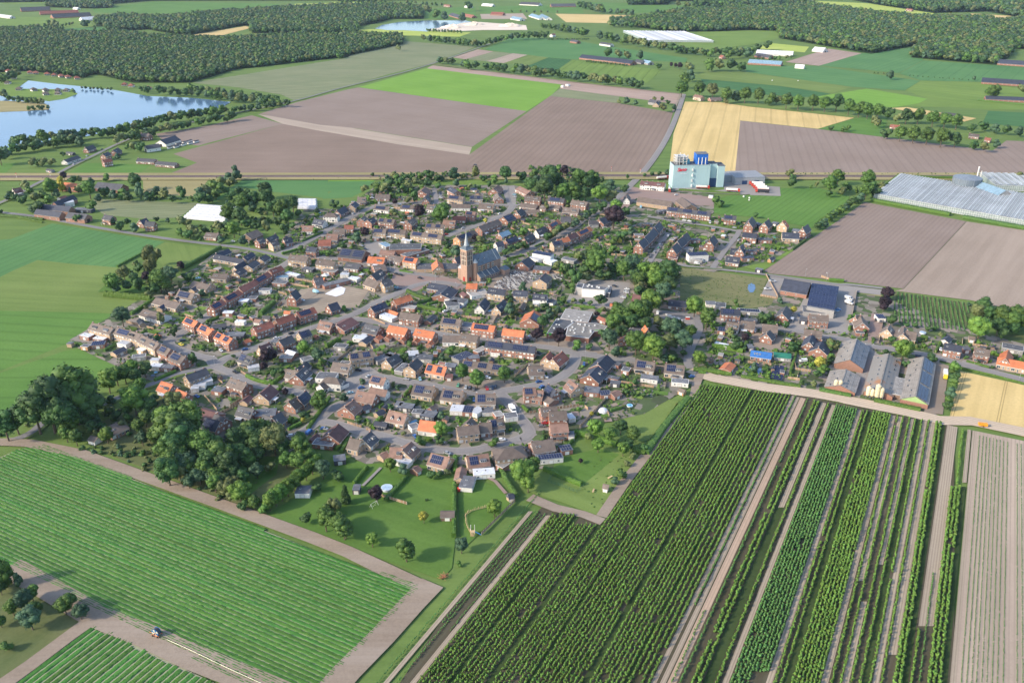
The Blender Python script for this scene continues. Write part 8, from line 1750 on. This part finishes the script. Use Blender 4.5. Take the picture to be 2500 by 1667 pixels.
# white bags at the east entrance, building-site foils and heaps
m = MB(); m.box(-.5, .5, -.5, .5, 0, .95); BAG = m.mesh('white_container', white)
for k in range(26):
    x, y = 360+k*7+random.uniform(-4, 4), 620+k*2.4+random.uniform(-8, 14); p = G(*toks(f'J {x} {y}')[0]); o = obj('white_container', BAG, loc=(p.x, p.y, ZB+.3), rot=random.random()); named(o, 'white cube container in the pile at the park entrance', 'container', 'white containers by the park entrance')
p = G(*toks('J 605 660')[0]); o = obj('red_container', None, loc=(p.x, p.y, ZB)); m = MB(); m.box(-1.4,1.4,-1,1,0,1.6); m.obj('body', lr_, o); m = MB(); m.box(-1.5,1.5,-1.1,1.1,1.6,1.75); m.obj('lid', white, o); named(o, 'red waste skip beside the white containers', 'skip')
sheet('white_foil', toks('Gt 1720 690 1930 575 2020 610 1990 690 1880 730 1830 715'), fieldmat('foil', (.62,.62,.64), (.78,.77,.78), big=.2, fine=.8), ZB+.2)
sheet('concrete_slab', toks('Gt 1560 590 1420 700 1380 780 1500 760 1620 700'), pavm[2], ZB+.21)
r = box_thing('sand_silo', 'Gt 1600 690 40 10', 0, 0, 'light blue mortar silo lying on the building site', 'mortar silo'); m = MB(); m.tube((-2.6,0,1.6), (1.4,0,1.6), 1.5, 10); m.tube((1.4,0,1.6), (3,0,1.6), 1.5, 10, 0, .4); m.obj('shell', plain('silo_blue', (.36,.60,.72), .4), r)
for x in (-2, 1): m = MB(); m.box(x-.1, x+.1, -1.2, 1.2, 0, .4); m.obj('cradle', steel, r)
# paving bench rows on the square: planters
for k, (x, y) in enumerate(toks('H 805 442 870 455 945 468 1320 450 500 620')): pass
# ================================================================== GARDEN INFILL between the houses
VW = [G(x, y, 0) for x, y in toks('FU 855 440 1180 432 1330 470 1560 560 1560 690 1400 700 1560 860 1480 945 1290 995 1262 1060 1060 1070 840 1058 720 1015 560 960 430 905 330 862 180 800 300 735 440 640 500 590 640 570 700 500 790 480')]
VE = [G(x, y, 0) for x, y in toks('FU 1520 690 1760 720 2230 790 2352 800 2352 850 2180 850 2130 880 1870 880 1600 860')]
VN = [G(x, y, 0) for x, y in toks('FU 1450 500 1640 500 1860 540 1760 600 1640 620 1440 600')]
def near_house(p):
    best, bd = None, 1e9
    for h_ in HOUSES:
        if h_[4] in 'sf': continue
        d = (h_[0]-p).length
        if d < bd: best, bd = h_, d
    return best, bd
def free(c, an, hx, hy, pad=.4):
    ca_, sa_ = math.cos(an), math.sin(an)
    for i in np.linspace(-hx-pad, hx+pad, max(3, int(2*hx/1.4)+1)):
        for j in np.linspace(-hy-pad, hy+pad, max(3, int(2*hy/1.4)+1)):
            x = int((c.x+ca_*i-sa_*j-GX0)/GRID); y = int((c.y+sa_*i+ca_*j-GY0)/GRID)
            if not (0 <= x < GNX and 0 <= y < GNY) or OCC[x, y]: return False
    return True
def rand_in(Pw):
    xs = [p.x for p in Pw]; ys = [p.y for p in Pw]
    while True:
        p = Vector((random.uniform(min(xs), max(xs)), random.uniform(min(ys), max(ys)), 0))
        if inside(p, Pw): return p
def infill(n_, mk, poly=None):
    done = 0; tries = 0
    while done < n_ and tries < n_*14:
        tries += 1; Pw = poly or random.choices((VW, VE, VN), (70, 18, 12))[0]; p = rand_in(Pw); h_, d = near_house(p)
        if h_ is None or d > 34: continue
        if mk(p, h_[1]+random.choice((0, math.pi/2))): done += 1
    return done
SHM = {}
for key, rm_, wk in (('grey', 'g', 'b'), ('brown', 'b', 't'), ('orange', 'o', 'r'), ('black', 'n', 'b')):
    m = MB(); m.box(-1.6, 1.6, -1.2, 1.2, 0, 2.1); w_ = m.mesh('wall', WM(wk)); m = MB(); m.poly([(-1.8,-1.5,1.95),(1.8,-1.5,1.95),(1.8,0,2.9),(-1.8,0,2.9)]); m.poly([(1.8,1.5,1.95),(-1.8,1.5,1.95),(-1.8,0,2.9),(1.8,0,2.9)]); SHM[key] = (w_, m.mesh('roof', RM(rm_)), 'gabled garden hut')
for key, rm_, wk in (('white', whiteroof, 'b'), ('felt-grey', felt, 'r'), ('gravel-grey', feltl, 'b')):
    m = MB(); m.box(-2.2, 2.2, -1.5, 1.5, 0, 2.2); w_ = m.mesh('wall', WM(wk)); m = MB(); m.box(-2.35, 2.35, -1.65, 1.65, 2.2, 2.4, 1); m.box(-2.2, 2.2, -1.5, 1.5, 2.4, 2.43, 0); SHM[key] = (w_, m.mesh('roof', [rm_, white]), 'flat-topped garden hut')
def mk_shed(p, an):
    k = random.choices(list(SHM), (3,3,1.3,3,1,3,3))[0]; fl = SHM[k][2].startswith('flat'); s_ = random.uniform(.85, 1.35)
    if not free(p, an, 2.2*s_, 1.6*s_): return False
    r = obj('garden_hut', None, loc=(p.x, p.y, ZB), rot=an, scale=(s_, s_, 1)); obj('wall', SHM[k][0], r); obj('roof', SHM[k][1], r); obj('door', DOOR, r, loc=(.6, -1.5 if fl else -1.2, 0), rot=math.pi, scale=(1, 1, .9))
    mark_rect(p, an, 2.4*s_, 1.8*s_); reg(r, f'{k} {SHM[k][2]}', 'garden hut', p, 'garden huts'); return True
infill(150, mk_shed)
zz = [0]
def mk_lawn(p, an):
    hx, hy = random.uniform(2.5, 6.5), random.uniform(2, 4.5)
    if not free(p, an, hx, hy, 0): 
        hx *= .6; hy *= .6
        if not free(p, an, hx, hy, 0): return False
    P = pts_in_rect(p, an, hx, hy); P = [q+Vector((random.uniform(-.5,.5), random.uniform(-.5,.5), 0)) for q in P]; zz[0] += 1
    sheet('lawn', P, random.choice(lawnm[:2]+[lawnm[0]]), ZB+.14+.0002*zz[0], world=True); mark_rect(p, an, hx-1, hy-1, 3); return True
OCCs = OCC.copy(); infill(330, mk_lawn); OCCl = OCC.copy(); OCC[:] = OCCs
def mk_pave(p, an):
    hx, hy = random.uniform(1.5, 4), random.uniform(1.2, 2.6)
    if not free(p, an, hx, hy, 0): return False
    zz[0] += 1; sheet('patio', pts_in_rect(p, an, hx, hy), random.choice(pavm), ZB+.22+.0002*zz[0], world=True); return True
infill(170, mk_pave)
HM = []
for i in range(5):
    L = 3+i*1.6; o = hedge([Vector((0,0,0)), Vector((L,0,0))], 1.7, 1.1, i); HM.append((o.data, L)); bpy.data.objects.remove(o)
def mk_hedge(p, an):
    me, L = random.choice(HM)
    c = p+Vector((math.cos(an), math.sin(an), 0))*L/2
    if not free(c, an, L/2, .5, 0): return False
    o = obj('garden_hedge', me, loc=(p.x, p.y, ZB), rot=an, scale=(1, 1, random.uniform(.7, 1.3))); reg(o, 'short green garden hedge', 'hedge', c, 'hedges'); mark_seg(p, p+Vector((math.cos(an), math.sin(an), 0))*L, .4); return True
infill(215, mk_hedge)
FW = MB(); FW.box(0, 1, -.05, .05, 0, 1.8)
def mk_wall(p, an):
    L = random.uniform(4, 11); c = p+Vector((math.cos(an), math.sin(an), 0))*L/2
    if not free(c, an, L/2, .4, 0): return False
    n_ = int(L/1.8); r = obj('timber_fence', None, loc=(p.x, p.y, ZB), rot=an)
    for k in range(n_): obj('fence_panel', PANEL, r, loc=(k*1.85, 0, 0)); obj('fence_post', POST, r, loc=(k*1.85, 0, 0))
    reg(r, 'brown wooden panel fence', 'fence', c, 'wooden garden fences'); mark_seg(p, p+Vector((math.cos(an), math.sin(an), 0))*L, .3); return True
infill(150, mk_wall)
P_, S_, R_ = [], [], []
def mk_shrub(p, an):
    if not free(p, 0, .4, .4, 0): return False
    R = random.uniform(.45, 1.25)*(1 if random.random() < .96 else 2.1); P_.append((p.x, p.y, ZB+R*.6)); S_.append((R, R, R*random.uniform(.7, 1.3))); R_.append(random.uniform(0, 6)); return True
infill(6500, mk_shrub)
SHS = []
for k, c in enumerate('mlohvdy'[:6]):
    me = crown_mesh('foliage', LM[c], 4, 1, 50, .2, 'round', (.45,.65), seed=700+k); p = rand_in(VW); 
    for _ in range(200):
        p = rand_in(VW)
        if free(p, 0, 1, 1): break
    o = obj('garden_bush', me, loc=(p.x, p.y, ZB+.7), scale=(1.1,)*3); reg(o, f'{TN[c]} rounded garden bush', 'bush', p, 'garden bushes'); SHS.append(o)
scatter('garden_shrubs', P_, S_, R_, SHS, 'mixed shrubs and flower borders between the village houses')
# small garden trees
def mk_tree(p, an):
    if not free(p, 0, 1.2, 1.2, 0): return False
    x, y = PX(p); k = random.choice('mmdlopb'); R = random.uniform(1.3, 2.9)
    place_tree(dict(p=p, R=R, asp=.98, kind=k, shape='round' if random.random() < .85 else 'cone', px=x, py=y)); return True

OCC[:] = OCCs
# rough meadow tufts
P_, S_, R_ = [], [], []
for s_, sp_ in (('J 540 70 860 120 1500 200 1440 380 1640 430 1590 560 920 470 450 430', 3.2), ('P 350 420 760 310 740 420 640 600 450 580', 3.0), ('D 1080 840 1340 880 1300 960 1050 950', 3), ('R 600 600 700 400 920 400 960 440 740 790 640 740', 4)):
    for p in grid_in([G(*q) for q in toks(s_)], sp_, sp_, .2, .5):
        if random.random() < .45: continue
        R = random.uniform(.25, .75); P_.append((p.x, p.y, ZB+.02)); S_.append((R*1.2, R*1.2, R*.45)); R_.append(random.uniform(0, 6))
scatter('meadow_tufts', P_, S_, R_, SHS, 'tufts of weeds and tall grass in the rough meadows')
# grazing sheep-like white dots are bales: round wrapped bales
m = MB(); m.tube((-.6,0,.6), (.6,0,.6), .62, 12); BALE = m.mesh('wrapped_bale', white)
for s_, lb in (('D 1485 482', 'left wrapped bale on the meadow below the trucks'), ('D 1550 498', 'right wrapped bale on the meadow below the trucks'), ('D 1545 522', 'lower wrapped bale on the meadow below the trucks'), ('J 1500 1500', None), ('W 650 548', 'white bale on the far olive pasture'), ('W 825 550', 'white bale right of the first on the far pasture')):
    if lb: p = G(*toks(s_)[0]); o = obj('wrapped_bale', BALE, loc=(p.x, p.y, ZB), rot=random.random()*3, scale=(1.3,)*3); named(o, lb, 'bale')
r = box_thing('white_hut', 'D 1105 490 20 2', 0, 0, 'small white container hut on the brick yard edge', 'hut', 0); m = MB(); m.box(-2.2,2.2,-1.6,1.6,0,2.5); m.obj('wall', WM('w'), r); m = MB(); m.box(-2.3,2.3,-1.7,1.7,2.5,2.65); m.obj('roof', whiteroof, r)
# boats and trailers in the yard
for s_, lb in (('J 1575 240 60 2', 'white boat on a trailer in the fenced yard, upper one'), ('J 1520 328 50 2', 'small white boat in the fenced yard, lower one')):
    r = box_thing('boat', s_, 0, 0, lb, 'boat'); vs = []; m = MB(); hl_ = [(-3,1.0),(-1.5,1.25),(1,1.1),(2.6,.5),(3.4,0)]
    P = [(x, y, 1.5) for x, y in hl_]+[(x, -y, 1.5) for x, y in hl_[::-1][1:]]; Q = [(p_[0]*.85, p_[1]*.4, .5) for p_ in P]; m.poly(P); n_ = len(P)
    for k in range(n_): m.poly([Q[k], Q[(k+1)%n_], P[(k+1)%n_], P[k]])
    m.obj('hull', white, r); m = MB(); m.box(-1, 1, -.6, .6, 1.5, 2.1); m.obj('cabin', glass, r); m = MB(); m.box(-2.6, 2, -.7, .7, .3, .45); m.obj('trailer', steel, r)
finish_labels()
# ================================================================== HAZE
hz = bpy.data.materials.new('haze'); hz.use_nodes = True; n = hz.node_tree; n.nodes.clear()
o_ = n.nodes.new('ShaderNodeOutputMaterial'); pv = n.nodes.new('ShaderNodeVolumePrincipled'); pv.inputs['Color'].default_value = (.62,.80,1.0,1); pv.inputs['Density'].default_value = HAZE
pv.inputs['Anisotropy'].default_value = .2; n.links.new(pv.outputs[0], o_.inputs['Volume'])
m = MB(); m.box(-9200, 9200, -1700, 16200, -1.2, 275)
hb = m.obj('haze', hz, kind='stuff'); hb['label'] = 'thin bluish air over the whole landscape'
bpy.context.view_layer.update()
